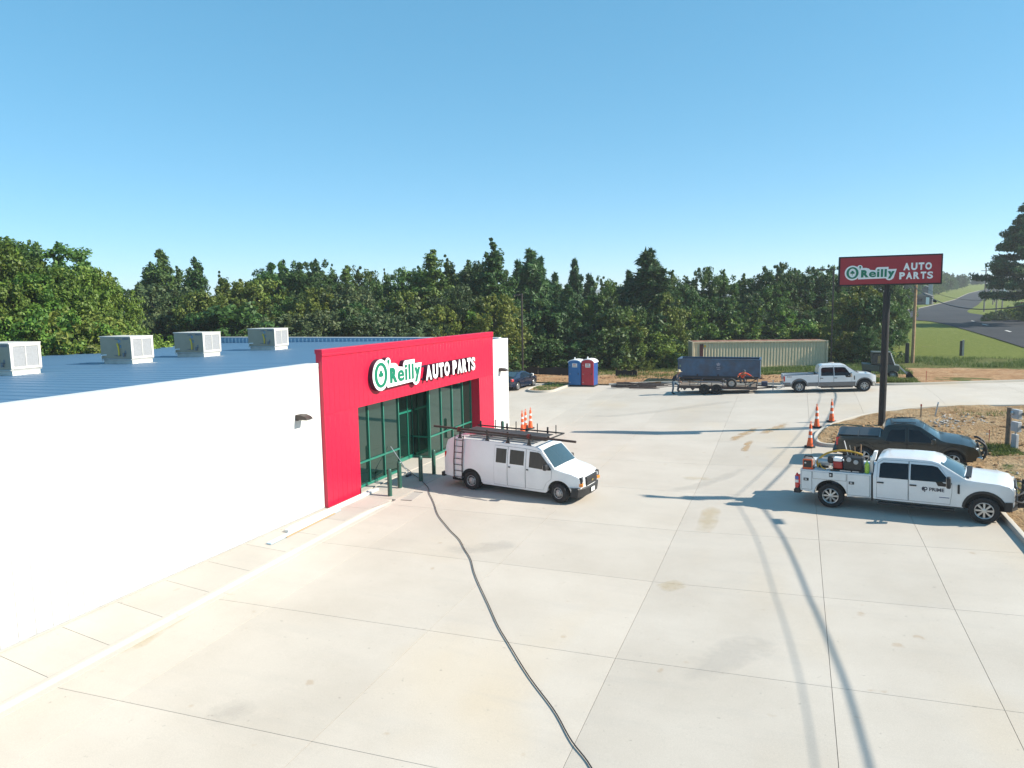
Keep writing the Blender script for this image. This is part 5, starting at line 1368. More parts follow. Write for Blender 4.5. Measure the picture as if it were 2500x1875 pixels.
# ---- blue roll-off dumpster
M_dump = mat("dumpster_blue", (.05, .11, .195), .5, var=.25, scale=2.2, dirt=((.07, .05, .04), .6))
M_dumpin = mat("dumpster_inside", (.06, .035, .03), .9, var=.4)
dm = thing("dumpster", "open dark blue steel dumpster with a faded star emblem behind the trailer", "dumpster", ground_at(9.85, 59.6, .06), R(1.0))
L, W, H = 6.25, 2.3, 1.62
MB().bx(-L / 2, L / 2, -W / 2, -W / 2 + .06, .22, H).build("side_wall", M_dump, dm); MB().bx(-L / 2, L / 2, W / 2 - .06, W / 2, .22, H).build("side_wall", M_dump, dm)
MB().bx(-L / 2, -L / 2 + .06, -W / 2 + .06, W / 2 - .06, .22, H).build("end_wall", M_dump, dm); MB().bx(L / 2 - .06, L / 2, -W / 2 + .06, W / 2 - .06, .22, H).build("end_wall", M_dump, dm)
MB().bx(-L / 2 + .06, L / 2 - .06, -W / 2 + .06, W / 2 - .06, .22, .30).build("floor", M_dumpin, dm)
MB().bx(-L / 2 + .061, L / 2 - .061, W / 2 - .075, W / 2 - .061, .3, H - .02).build("inner_lining", M_dumpin, dm)
for a in ((-L / 2 - .05, L / 2 + .05, -W / 2 - .05, -W / 2 + .09), (-L / 2 - .05, L / 2 + .05, W / 2 - .09, W / 2 + .05)): MB().bx(*a, H, H + .10).build("top_rail", M_dump, dm, bevel=.01)
for a in ((-L / 2 - .05, -L / 2 + .09, -W / 2 + .09, W / 2 - .09), (L / 2 - .09, L / 2 + .05, -W / 2 + .09, W / 2 - .09)): MB().bx(*a, H, H + .10).build("top_rail", M_dump, dm, bevel=.01)
for s in (-1, 1): MB().bx(-L / 2 + .1, L / 2 + .15, s * .55 - .06, s * .55 + .06, .02, .22).build("skid_rail", M_rust, dm)
for x in (-L / 2 + .04, L / 2 - .04): MB().bx(x - .05, x + .05, -W / 2 - .045, -W / 2, .10, H).build("corner_post", M_dump, dm)
MB().prism([(-L / 2 + .35, .10), (L / 2 - .1, .10), (L / 2 - .1, .36), (-L / 2 + .35, .36)], -W / 2 - .035, -W / 2 - .001, 'xz').build("bottom_rail", mat("dump_dark", (.02, .028, .04), .7, dirt=((.06, .045, .035), .7)), dm)
for x in (-1.6, .0, 1.6): MB().bx(x - .05, x + .05, -W / 2 - .04, -W / 2, .36, .5).build("stake_pocket", M_rust, dm)
M_faded = mat("faded_white", (.36, .36, .42), .7, var=.5, scale=14)
star = []
for k in range(10):
    r_ = .17 if k % 2 == 0 else .10; a = math.pi / 2 + math.pi * k / 5; star.append((r_ * math.cos(a), 1.28 + r_ * math.sin(a)))
MB().prism(star, -W / 2 - .004, -W / 2 - .0005, 'xz').build("star_emblem", M_faded, dm)
MB().bx(-.14, .16, -W / 2 - .004, -W / 2 - .0005, 1.0, 1.05).build("faded_lettering", M_faded, dm); MB().bx(-.12, .13, -W / 2 - .004, -W / 2 - .0005, .88, .92).build("faded_lettering", M_faded, dm)
MB().bx(-L / 2 + .12, -L / 2 + .24, -W / 2 - .004, -W / 2 - .0005, 1.05, 1.22).build("decal", mat("decal_green", (.22, .28, .18), .6), dm)

# ---- shipping container
def container_paint():
    m, nt, b = _nt("container_cream"); v = _coord(nt)
    n = _noise(nt, v, 1.3, 7, .7); c = _ramp(nt, n, [(.3, (.60, .48, .31)), (.7, (.70, .575, .385))])
    r1 = _noise(nt, _coord(nt, 'Object', (1, 1, .35)), 2.6, 6, .7)
    c = _mix(nt, _ramp(nt, r1, [(.64, (0, 0, 0)), (.72, (.85, .85, .85))]), c, (.11, .055, .035))
    nt.links.new(c, b.inputs['Base Color']); b.inputs['Roughness'].default_value = .6; return m
M_cont = container_paint()
def container_roof_paint():
    m, nt, b = _nt("container_rust_roof"); v = _coord(nt, 'Object', (.7, 1, 1))
    n = _noise(nt, v, 1.1, 7, .7); c = _ramp(nt, n, [(.40, (.16, .06, .035)), (.56, (.26, .13, .085)), (.66, (.48, .40, .30))])
    nt.links.new(c, b.inputs['Base Color']); b.inputs['Roughness'].default_value = .8; return m
p0 = Vector((6.62, 69.1, 0)); p1 = Vector((18.15, 72.4, 0)); cdv = (p1 - p0); cl = 12.19; ca = math.atan2(cdv.y, cdv.x)
cn = thing("shipping_container", "cream corrugated shipping container with rusty roof at the edge of the woods", "container", ground_at((p0.x + p1.x) / 2 - math.sin(ca) * 1.2, (p0.y + p1.y) / 2 + math.cos(ca) * 1.2, .12), ca)
HC, WC = 2.50, 2.44
def corr(n_w, y_out, y_in, x0, x1, z0, z1):
    """trapezoidal corrugation running along x"""
    P = []; pitch = (x1 - x0) / n_w
    for k in range(n_w):
        b = x0 + k * pitch; P += [(b, y_out), (b + pitch * .22, y_out), (b + pitch * .5, y_in), (b + pitch * .72, y_in)]
    P.append((x1, y_out)); mb = MB()
    vs = [(x, y, z0) for x, y in P] + [(x, y, z1) for x, y in P]; n = len(P)
    return mb.add(vs, [(k, k + 1, n + k + 1, n + k) for k in range(n - 1)])
corr(44, -WC / 2 + .02, -WC / 2 + .075, -cl / 2 + .1, cl / 2 - .1, .15, HC - .1).build("corrugated_side", M_cont, cn, smooth=False)
corr(44, WC / 2 - .02, WC / 2 - .075, -cl / 2 + .1, cl / 2 - .1, .15, HC - .1).build("corrugated_side", M_cont, cn, smooth=False)
for s in (-1, 1):
    MB().bx(-cl / 2, cl / 2, s * WC / 2 - .05, s * WC / 2 + .05, HC - .10, HC).build("top_rail", M_cont, cn, bevel=.01); MB().bx(-cl / 2, cl / 2, s * WC / 2 - .05, s * WC / 2 + .05, -.02, .15).build("bottom_rail", M_cont, cn, bevel=.01)
    MB().bx(s * cl / 2 - .07, s * cl / 2 + .07, -WC / 2 + .06, WC / 2 - .06, .0, HC - .01).build("end_wall", mat("container_end", (.36, .34, .27), .7, dirt=((.12, .07, .05), .5)), cn)
    for q in (-1, 1): MB().bx(s * cl / 2 - .08, s * cl / 2 + .08, q * WC / 2 - .08, q * WC / 2 + .08, -.03, HC + .01).build("corner_post", M_cont, cn, bevel=.01)
rfm = container_roof_paint(); src = None
for k in range(11):
    w_ = (cl - .24) / 11
    if src is None: src = MB().bx(.012, w_ - .012, -WC / 2 + .06, WC / 2 - .06, HC - .04, HC + .012).build("roof_panel", rfm, cn, (-cl / 2 + .12, 0, 0), bevel=.01, seg=1)
    else: o = src.copy(); COL.objects.link(o); o.location = (-cl / 2 + .12 + k * w_, 0, 0)
MB().bx(-cl / 2 + .62, -cl / 2 + .95, -WC / 2 - .012, -WC / 2 + .018, .9, HC - .22).build("rust_patch_plate", mat("maroon_plate", (.09, .02, .018), .6), cn)
MB().bx(-cl / 2 + 1.02, -cl / 2 + 1.22, -WC / 2 - .010, -WC / 2 + .018, HC - .5, HC - .32).build("yellow_sticker", mat("sticker_yellow", (.6, .36, .03), .6), cn)

# ---- flatbed trailer behind the pick-up
M_trl = mat("trailer_brown", (.060, .038, .034), .65, var=.4, scale=4)
ta = Vector((10.25, 50.35, 0)); hd_ = math.atan2(pk.rotation_euler.z and math.sin(pk.rotation_euler.z), math.cos(pk.rotation_euler.z)) * .2
tz = gzf(10.3, 51.2)
tlr = thing("flatbed_trailer", "rusty brown tandem axle flatbed trailer with low pipe rails", "trailer", (10.25, 51.25, tz), R(1.5))
DL0, DL1, TW = -2.25, 2.9, 1.0
MB().bx(DL0, DL1, -TW, TW, .46, .56).build("deck", mat("deck_boards", (.16, .12, .09), .8, var=.4), tlr)
for s in (-1, 1):
    MB().bx(DL0, DL1, s * TW - .04, s * TW + .04, .36, .52).build("frame_rail", M_trl, tlr)
    MB().bar((DL0, s * TW, .88), (DL1, s * TW, .88), .06).build("top_rail", M_trl, tlr)
    for x in np.linspace(DL0 + .03, DL1 - .03, 8): MB().bar((x, s * TW, .5), (x, s * TW, .88), .045).build("rail_post", M_trl, tlr)
    MB().bar((DL1 - .75, s * TW, .5), (DL1 - .1, s * TW, .86), .04).build("brace", M_trl, tlr)
    for x in (-.52, .28):
        for c in wheel(tlr, x, s * (TW + .15), .345, .20, 'steel').children:
            if c.name.startswith('rim'): c.data.materials[0] = M_plas
    fp = [(-1.02, .66), (-.90, .80), (-.70, .86), (.46, .86), (.66, .80), (.80, .62), (.76, .60), (.62, .76), (.44, .815), (-.68, .815), (-.86, .76), (-.98, .64)]
    MB().prism(fp, s * (TW + .02), s * (TW + .30), 'xz').build("fender", mat("fender_grey", (.16, .16, .18), .5, .3), tlr)
    MB().bar((-.52, s * (TW - .1), .345), (-.52, s * (TW + .15), .345), .06).build("axle", M_under, tlr); MB().bar((.28, s * (TW - .1), .345), (.28, s * (TW + .15), .345), .06).build("axle", M_under, tlr)
MB().bar((DL1, -TW, .88), (DL1, TW, .88), .06).build("top_rail", M_trl, tlr)
for s in (-1, 1): MB().bar((DL1, s * .9, .45), (DL1 + 1.25, 0, .47), .09).build("tongue", M_trl, tlr)
MB().bar((DL1 + 1.2, 0, .47), (DL1 + 1.75, 0, .50), .08).build("coupler", M_galv, tlr)
MB().tube([(DL1 + 1.0, -.12, .95), (DL1 + 1.0, -.12, .05)], .035, 8).build("jack", M_galv, tlr); MB().cyl((DL1 + 1.0, -.12, .0), (DL1 + 1.0, -.12, .05), .08).build("jack_foot", M_galv, tlr)
MB().tube(catmull([(DL1 + .9, .1, .55), (DL1 + 1.3, -.1, .35), (DL1 + 1.7, .1, .52)], 6), .02, 6).build("safety_chain", M_chrome, tlr)
MB().box((DL1 + .45, 0, .68), (.40, .7, .28)).build("tool_box", mat("navy_box", (.02, .025, .06), .5), tlr, bevel=.02)
for s in (-1, 1):
    for k in range(2): MB().prism([(DL0 + .25 + k * .55, .36), (DL0 + .55 + k * .55, .36), (DL0 + .40 + k * .55, .20)], s * TW - .02, s * TW + .02, 'xz').build("ramp_gusset", M_trl, tlr)
    MB().bar((DL0 + .02, s * (TW - .05), .42), (DL0 - .05, s * (TW - .05), .02), .05).build("rear_leg", M_trl, tlr)
sw = thing("spare_wheel", "spare wheel leaning against the side rail of the flatbed trailer", "wheel", (11.55, 50.08, gzf(11.5, 50.1) + .40), 0); sw.rotation_euler = (R(8), 0, R(1.5))
MB().lathe([(.20, -.09), (.31, -.10), (.345, -.05), (.345, .05), (.31, .10), (.20, .09)], 28, (0, 0, .345), 'y', True).build("tyre", M_tyre, sw); MB().lathe([(.20, -.03), (.10, -.02), (.06, -.05), (0, -.05)], 20, (0, 0, .345), 'y').build("rim", M_steelw, sw)
MB().bx(-.06, .06, .0, .08, -.06, .25).build("bracket", M_trl, sw)
bd = thing("loose_lumber", "pale boards and tarp lying on the trailer deck", "lumber", (10.25, 51.25, tz), R(1.5))
for k, (x0, x1, y, z) in enumerate(((-1.6, 1.2, -.55, .585), (-1.2, 2.1, -.2, .58), (-.4, 2.4, .2, .59))): MB().bx(x0, x1, y - .1, y + .1, .561, z + .03).build("board", mat("board_pale", (.40, .36, .30), .8, var=.3), bd)

# ---- people
M_skin = mat("skin_tone", (.30, .16, .10), .6); M_orange = mat("orange_shirt", (.80, .085, .02), .7); M_navy = mat("navy_shirt", (.012, .018, .035), .8); M_jean = mat("denim", (.07, .115, .16), .85, var=.3, scale=10)
M_boot = mat("boot_leather", (.03, .018, .014), .6); M_straw = mat("straw", (.58, .46, .28), .8, var=.2, scale=20); M_capm = mat("cap_grey", (.05, .07, .08), .8); M_dkjean = mat("work_trousers", (.04, .045, .06), .85)
def skinned(name, V, E, Rr, m, parent, root=0):
    me = bpy.data.meshes.new(name); me.from_pydata([tuple(v) for v in V], E, [])
    me.materials.append(m)
    o = bpy.data.objects.new(name, me); COL.objects.link(o); o.parent = parent
    md = o.modifiers.new("skin", 'SKIN'); md.use_smooth_shade = True; md.branch_smoothing = .6
    for k, r_ in enumerate(Rr): me.skin_vertices[0].data[k].radius = (r_, r_) if not isinstance(r_, tuple) else r_
    me.skin_vertices[0].data[root].use_root = True
    sb = o.modifiers.new("sub", 'SUBSURF'); sb.levels = 1; sb.render_levels = 2
    return o
def person(lab, loc, rz, J, shirt, trousers, hat):
    """J: joints in metres, x forward, y left"""
    t = thing("person", lab, "person", loc, rz)
    j = {k: Vector(v) for k, v in J.items()}
    mid = lambda a, b, f: j[a].lerp(j[b], f)
    # body: neck, head, forearms and hands with fingers
    V = [j['chest'], j['neck'], j['head'] - Vector((0, 0, .06)), j['head'] + Vector((.01, 0, .05)), j['head'] + Vector((0, 0, .11))]; E = [(0, 1), (1, 2), (2, 3), (3, 4)]; Rr = [.09, .058, .082, .095, .055]
    for s in ('l', 'r'):
        a = len(V); V += [mid('sh' + s, 'el' + s, .5), j['el' + s], mid('el' + s, 'wr' + s, .6), j['wr' + s]]; E += [(0, a), (a, a + 1), (a + 1, a + 2), (a + 2, a + 3)]; Rr += [.045, .042, .036, .028]
        d = (j['wr' + s] - j['el' + s]).normalized(); side = d.cross(Vector((0, 1, 0))).normalized() if abs(d.y) < .9 else Vector((1, 0, 0)); pl = len(V)
        V.append(j['wr' + s] + d * .07); E.append((a + 3, pl)); Rr.append((.040, .022))
        for q in range(4):
            b0 = len(V); w = side * (.027 - .018 * q); ln = (.075, .085, .08, .06)[q]
            V += [j['wr' + s] + d * (.07 + ln * .5) + w, j['wr' + s] + d * (.07 + ln) + w - Vector((0, 0, .02))]; E += [(pl, b0), (b0, b0 + 1)]; Rr += [.010, .008]
        b0 = len(V); V += [j['wr' + s] + d * .05 + side * .05, j['wr' + s] + d * .09 + side * .062]; E += [(pl, b0), (b0, b0 + 1)]; Rr += [.011, .009]
    skinned("body", V, E, Rr, M_skin, t, 0)
    f = j['head'] + Vector((.098, 0, .0))
    MB().box(f + Vector((.0, 0, -.01)), (.03, .022, .045)).build("nose", M_skin, t, bevel=.008)
    for s in (-1, 1): MB().box(j['head'] + Vector((.085, s * .034, .025)), (.014, .022, .010)).build("eye", M_boot, t)
    # shirt
    V = [j['hip'] + Vector((0, 0, .04)), mid('hip', 'chest', .5), j['chest'], mid('chest', 'neck', .7)]; E = [(0, 1), (1, 2), (2, 3)]; Rr = [(.125, .165), (.13, .165), (.125, .185), .075]
    for s in ('l', 'r'):
        a = len(V); V += [j['sh' + s], mid('sh' + s, 'el' + s, .55), j['el' + s], mid('el' + s, 'wr' + s, .85)]; E += [(2, a), (a, a + 1), (a + 1, a + 2), (a + 2, a + 3)]; Rr += [.082, .068, .060, .045]
    skinned("shirt", V, E, Rr, shirt, t, 1)
    V = [j['hip'] + Vector((0, 0, .06)), j['hip']]; E = [(0, 1)]; Rr = [(.12, .16), (.125, .165)]
    for s in ('l', 'r'):
        a = len(V); V += [j['hp' + s], mid('hp' + s, 'kn' + s, .55), j['kn' + s], mid('kn' + s, 'an' + s, .5), j['an' + s] + Vector((0, 0, .02))]; E += [(1, a), (a, a + 1), (a + 1, a + 2), (a + 2, a + 3), (a + 3, a + 4)]; Rr += [.105, .092, .072, .066, .058]
        bo = MB(); an = j['an' + s]; 
        V2 = [an + Vector((-.03, 0, .06)), an + Vector((-.02, 0, -.03)), an + Vector((.10, 0, -.045)), an + Vector((.19, 0, -.05))]
        skinned("boot", V2, [(0, 1), (1, 2), (2, 3)], [.056, .055, .05, .04], M_boot, t, 1)
    skinned("trousers", V, E, Rr, trousers, t, 1)
    h = j['head']
    if hat == 'straw':
        MB().lathe([(.235, .055), (.22, .045), (.12, .055), (.108, .07), (.10, .16), (.075, .195), (0, .20)], 24, h).build("straw_hat", M_straw, t)
    else:
        MB().lathe([(.108, .035), (.106, .09), (.085, .135), (.04, .155), (0, .158)], 20, h).build("cap", M_capm, t)
        MB().box(h + Vector((.14, 0, .05)), (.12, .15, .015)).build("cap_peak", M_capm, t, bevel=.006)
    return t
g = Vector((7.62, 50.75, 0))
person("person in straw hat, navy shirt and jeans stooping with one foot on the trailer", (g.x, g.y, gzf(g.x, g.y)), R(4), dict(hip=(-.06, 0, .90), chest=(.14, 0, 1.27), neck=(.24, 0, 1.42), head=(.33, 0, 1.53), shl=(.14, .19, 1.33), shr=(.14, -.19, 1.33), ell=(.22, .25, 1.06), elr=(.20, -.27, 1.05), wrl=(.40, .18, .90), wrr=(.42, -.20, .90),
       hpl=(-.05, .10, .88), hpr=(-.05, -.10, .88), knl=(.30, .12, .62), knr=(-.04, -.11, .48), anl=(.24, .12, .25), anr=(-.10, -.11, .09)), M_navy, M_jean, 'straw')
gx, gy = 12.1, 52.75
person("person in bright orange shirt and grey cap leaning over the trailer rail", (gx, gy, gzf(gx, gy)), R(-78), dict(hip=(-.30, 0, .80), chest=(.10, 0, 1.08), neck=(.25, 0, 1.17), head=(.36, .02, 1.25), shl=(.12, .22, 1.12), shr=(.12, -.22, 1.12), ell=(.28, .40, 1.02), elr=(.28, -.36, .96), wrl=(.46, .54, .95), wrr=(.46, -.40, .92),
       hpl=(-.30, .10, .78), hpr=(-.30, -.10, .78), knl=(-.02, .14, .46), knr=(-.08, -.13, .45), anl=(-.25, .15, .09), anr=(-.34, -.14, .09)), M_orange, M_dkjean, 'cap')

# ---- parking-lot light poles
def light_pole(base, h, arm, lab):
    t = thing("light_pole", lab, "light pole", base)
    MB().lathe([(.26, -.3), (.26, .55), (.22, .58), (0, .58)], 20).build("footing", M_kerb, t)
    MB().bx(-.065, .065, -.065, .065, .58, h).build("shaft", M_bronze, t, bevel=.01); MB().bx(-.16, .16, -.16, .16, .58, .62).build("base_plate", M_bronze, t)
    MB().bx(min(0, arm), max(0, arm), -.03, .03, h - .14, h - .06).build("arm", M_bronze, t)
    x = arm; MB().bx(x - .30, x + .30, -.17, .17, h - .17, h - .04).build("lamp_head", M_bronze, t, bevel=.02); MB().bx(x - .24, x + .24, -.13, .13, h - .178, h - .171).build("lens", mat("lens", (.55, .55, .5), .3), t)
light_pole(ground_at(-6.75, 58.75), 7.55, -.45, "bronze light pole at the clay edge beyond the navy car")
light_pole(ground_at(18.5, 70.0), 8.9, -.95, "bronze light pole beside the shipping container")

# ---- pole sign
ps = thing("pole_sign", "tall red O'Reilly AUTO PARTS sign on a single black pole", "sign", (0, 0, 0))
SY = 40.0; sx0, sx1, sz0, sz1 = 17.40, 21.93, 7.74, 9.19
M_signred = mat("sign_red", (.33, .012, .026), .35, var=.06)
MB().bx(sx0, sx1, SY - .22, SY + .22, sz0, sz1).build("cabinet", M_black, ps, bevel=.015)
MB().bx(sx0 + .07, sx1 - .07, SY - .232, SY - .221, sz0 + .07, sz1 - .07).build("sign_face", M_signred, ps)
MB().bx(sx0 + .07, sx1 - .07, SY + .221, SY + .232, sz0 + .07, sz1 - .07).build("sign_face", M_signred, ps)
gb = gzf(19.6, SY)
MB().cyl((19.62, SY, gb - .5), (19.62, SY, sz0 - .35), .165, n=24).build("pole", M_black, ps); MB().cyl((19.62, SY, sz0 - .36), (19.62, SY, sz0), .12, n=20).build("pole_neck", M_black, ps)
FS = ((1, 0, 0, 0), (0, 0, -1, SY - .2325), (0, 1, 0, 0), (0, 0, 0, 1))
logo(ps, FS, sx0 + .26, sx0 + 2.58, sz0 + .26, sz0 + 1.03, .004, False)
block_word(ps, FS, "AUTO", sx0 + 2.86, sx0 + 4.07, sz0 + .70, sz0 + 1.05, .004, False, .055, .16); block_word(ps, FS, "PARTS", sx0 + 2.70, sx0 + 4.14, sz0 + .27, sz0 + .61, .004, False, .055, .16)

# ---- utility poles and the cables between them
M_wood = mat("pole_wood", (.34, .215, .12), .85, var=.3, scale=5); M_oldwood = mat("old_wood", (.06, .05, .045), .9, var=.3, scale=5)
UP = [(25.45, 73.8, 9.3), (26.1, 29.2, 10.4), (26.6, -15.0, 10.4)]
def upole(k, lab, arm):
    x, y, h = UP[k]; t = thing("utility_pole", lab, "utility pole", ground_at(x, y))
    MB().lathe([(.15, -.3), (.145, .5), (.11, h), (0, h + .02)], 16).build("shaft", M_wood, t)
    if arm:
        MB().bx(-1.0, 1.0, -.06, .06, h - .75, h - .63).build("cross_arm", M_oldwood, t)
        for dx in (-.9, -.35, .9): MB().cyl((dx, 0, h - .63), (dx, 0, h - .42), .04).build("insulator", M_galv, t)
        MB().cyl((-.42, 0, h - 2.2), (-.42, 0, h - 1.3), .24, n=18).build("transformer", M_galv, t); MB().bx(-.3, 0, -.04, .04, h - 1.9, h - 1.6).build("bracket", M_galv, t)
upole(0, "pale wooden utility pole standing beyond the red pole sign", False); upole(1, "wooden utility pole with cross arm and transformer on the verge by the parked trucks", True)
st = thing("pole_stub", "dark sawn-off stump of an old pole beside the pale wooden pole", "post", ground_at(25.0, 73.9)); MB().lathe([(.17, -.2), (.16, 1.9), (.13, 1.95), (0, 1.95)], 12).build("stub", M_oldwood, st)
def cable(name, k0, k1, z0, z1, zmid, r_, dx, lab):
    a = Vector((UP[k0][0] + dx, UP[k0][1], z0)); b = Vector((UP[k1][0] + dx, UP[k1][1], z1)); pts = []
    for i in range(33):
        t = i / 32; p = a.lerp(b, t); p.z -= 4 * t * (1 - t) * ((z0 + z1) / 2 - zmid); pts.append(p)
    tag(MB().tube(pts, r_, 6).build(name, M_hoseb), lab, "cable"); return pts
z0 = gzf(25.45, 73.8); z1 = gzf(26.1, 29.2)
c1 = cable("overhead_cable", 0, 1, 8.1, 7.95, 6.36, .032, -.13, "thick black overhead cable sagging in front of the climbing road")
c2 = cable("overhead_cable", 1, 2, 7.95, 7.4, 5.85, .032, -.13, "thick black overhead cable strung towards the open lot side")
cable("overhead_wire", 0, 1, 8.7, 8.4, 6.9, .012, -.2, "thin overhead wire above the thick cable on the road side"); cable("overhead_wire", 1, 2, 8.4, 8.0, 6.35, .012, -.2, "thin overhead wire strung on from the transformer pole")
for pts, k, lab in ((c1, 7, "black splice case hanging on the cable nearer the wooden pole"), (c2, 2, "black splice case hanging on the cable past the transformer pole")):
    p = pts[k]; q = pts[k + 1]; d = (q - p).normalized(); tt = thing("splice_case", lab, "splice case"); MB().cyl(p - d * .28 - Vector((0, 0, .10)), p + d * .28 - Vector((0, 0, .10)), .10, n=12).build("case", M_black, tt); MB().bx(p.x - .02, p.x + .02, p.y - .05, p.y + .05, p.z - .12, p.z + .03).build("hanger", M_black, tt)

# ---- meter rack at the soil edge
mr = thing("meter_rack", "two weathered wooden posts carrying pale grey electric meter boxes", "meter rack", ground_at(24.45, 36.2, .08))
M_post = mat("weathered_post", (.20, .15, .11), .9, var=.3, scale=6); M_box = mat("meter_grey", (.46, .48, .50), .45)
MB().lathe([(.11, -.2), (.105, 1.72), (0, 1.74)], 12, (-.25, .35, 0)).build("post", M_post, mr); MB().lathe([(.11, -.2), (.105, 1.72), (0, 1.74)], 12, (.22, -.75, 0)).build("post", M_post, mr)
for z in (1.0, 1.55): MB().bar((-.25, .35, z), (.22, -.75, z), .05, .12).build("cross_board", M_post, mr)
MB().box((-.12, -.22, 1.52), (.18, .42, .40), Matrix.Rotation(R(23), 3, 'Z')).build("meter_box", M_box, mr, bevel=.015); MB().box((-.12, -.22, .98), (.18, .42, .42), Matrix.Rotation(R(23), 3, 'Z')).build("meter_box", M_box, mr, bevel=.015)
MB().box((.12, -.72, 1.78), (.12, .14, .28)).build("weather_head", M_galv, mr, bevel=.02); MB().tube([(-.12, -.22, .8), (-.12, -.22, .0)], .04, 8).build("conduit", M_galv, mr); MB().box((-.13, -.2, .35), (.12, .30, .6), Matrix.Rotation(R(23), 3, 'Z')).build("riser_box", M_box, mr, bevel=.01)
MB().lathe([(.08, -.10), (.08, -.02), (0, -.0)], 16, (-.24, -.2, 1.56), 'x').build("meter_dial", M_lamp, mr)

# ---- survey stakes and marker posts
M_stake = mat("stake_wood", (.34, .24, .16), .85); M_pink = mat("stake_pink", (.6, .10, .07), .7)
def stake(x, y, h, lean, m, lab, w=.04):
    t = thing("survey_stake", lab, "stake", ground_at(x, y, .05), 0, rot=(0, R(lean), 0)); MB().bx(-w / 2, w / 2, -w / 3, w / 3, -.15, h).build("lath", m, t); MB().box((0, 0, h - .06), (w * 1.2, w * .9, .09)).build("ribbon", M_pink if m is not M_galv else M_signw, t)
stake(21.6, 41.8, .78, 0, M_stake, "upright brown survey stake in the soil behind the dark pickup", .06); stake(22.35, 42.5, .8, 9, M_galv, "leaning pale survey stake next to the upright brown stake", .06); stake(23.6, 37.0, .62, 0, M_pink, "thin pink marker stake by the shaded soil near the meter boxes", .025)
stake(24.0, 56.6, .75, 0, M_pink, "thin pink marker stake at the far kerb past the loader", .03)
mp = thing("marker_post", "short white and brown marker post on the grass mound", "post", ground_at(30.9, 82.6)); MB().bx(-.16, .02, -.1, .1, -.2, 1.45).build("timber", M_oldwood, mp); MB().bx(.03, .2, -.08, .08, -.2, 1.55).build("pale_face", mat("pale_post", (.5, .47, .44), .8, dirt=((.3, .06, .04), .6)), mp)

# ---- utility vehicle with loader bucket beyond the far kerb
uv = thing("utility_loader", "olive green enclosed utility vehicle with a front loader bucket beyond the far kerb", "loader", ground_at(21.15, 58.3, .10), R(-4))
M_olive = mat("olive_paint", (.075, .085, .065), .45, var=.15, dirt=((.2, .15, .1), .3))
MB().prism([(-1.05, .62), (.05, .55), (.05, .98), (-1.10, 1.12)], -.72, .72, 'xz').build("cargo_bed", M_olive, uv, bevel=.03)
MB().prism([(.06, .45), (.95, .45), (1.35, .62), (1.38, .98), (1.05, 1.05), (.06, 1.0)], -.70, .70, 'xz').build("body", M_olive, uv, bevel=.04)
for s in (-1, 1):
    MB().tube([(-.45, s * .66, 1.05), (-.50, s * .64, 1.80), (-.38, s * .62, 1.90)], .035, 8).build("rear_pillar", M_olive, uv); MB().tube([(1.05, s * .66, 1.02), (.75, s * .62, 1.88), (.62, s * .62, 1.92)], .035, 8).build("front_pillar", M_galv, uv)
    MB().add([(-.42, s * .655, 1.08), (.98, s * .665, 1.06), (.72, s * .62, 1.84), (-.45, s * .63, 1.84)], [(0, 1, 2, 3)]).build("side_window", M_win, uv)
    MB().box((.02, s * .675, 1.4), (.05, .03, .85)).build("door_post", M_olive, uv)
    for x in (-.75, .95): wheel(uv, x, s * .70, .33, .26, 'steel')
MB().bx(-.52, .78, -.70, .70, 1.88, 1.96).build("roof", M_olive, uv, bevel=.03); MB().bx(-.5, -.46, -.6, .6, 1.0, 1.88).build("rear_panel", M_win, uv)
MB().add([(1.03, -.62, 1.06), (1.03, .62, 1.06), (.74, .58, 1.86), (.74, -.58, 1.86)], [(0, 1, 2, 3)]).build("windshield", M_wind, uv)
MB().bx(-.05, .1, -.688, -.678, 1.15, 1.7).build("tan_panel", mat("tan_panel", (.35, .22, .08), .7), uv)
for s in (-1, 1): MB().bar((1.30, s * .45, .95), (1.95, s * .45, .30), .08).build("loader_arm", M_galv, uv)
MB().prism([(1.85, .0), (2.45, .0), (2.46, .04), (1.95, .10), (1.92, .50), (1.85, .50)], -.75, .75, 'xz').build("bucket", M_under, uv, bevel=.01)
for s in (-1, 1): MB().prism([(1.86, .02), (2.44, .02), (2.10, .46), (1.86, .5)], s * .74 - .01, s * .74 + .012, 'xz').build("bucket_cheek", M_under, uv)

# ---- silt fence
def fence_run(pts, h, lab):
    t = thing("silt_fence", lab, "silt fence"); M_fab = mat("silt_fabric", (.012, .012, .014), .7, var=.3)
    pp = catmull([(x, y, 0) for x, y in pts], 8); vs = []; n = len(pp)
    for k, p in enumerate(pp):
        z = gzf(p.x, p.y) + .02; sag = .05 * math.sin(k * 1.1)
        vs += [(p.x, p.y, z - .1), (p.x + .04 * math.sin(k), p.y + .06 * math.sin(k * .7), z + h * .5), (p.x, p.y, z + h + sag)]
    MB().add(vs, [(3 * k + j, 3 * k + 3 + j, 3 * k + 4 + j, 3 * k + 1 + j) for k in range(n - 1) for j in (0, 1)]).build("fabric", M_fab, t)
    for k in range(0, n, 4): MB().bar((pp[k].x, pp[k].y + .05, gzf(pp[k].x, pp[k].y) - .1), (pp[k].x, pp[k].y + .05, gzf(pp[k].x, pp[k].y) + h + .12), .04).build("stake", M_stake, t)
fence_run([(-16, 61.5), (-12, 61.8), (-8.4, 62.2), (-5, 62.6), (-2.4, 62.8)], .75, "black silt fence along the clay behind the navy car")
fence_run([(.6, 62.8), (1.6, 62.6), (2.6, 62.4)], .62, "short black silt fence piece beside the toilets")

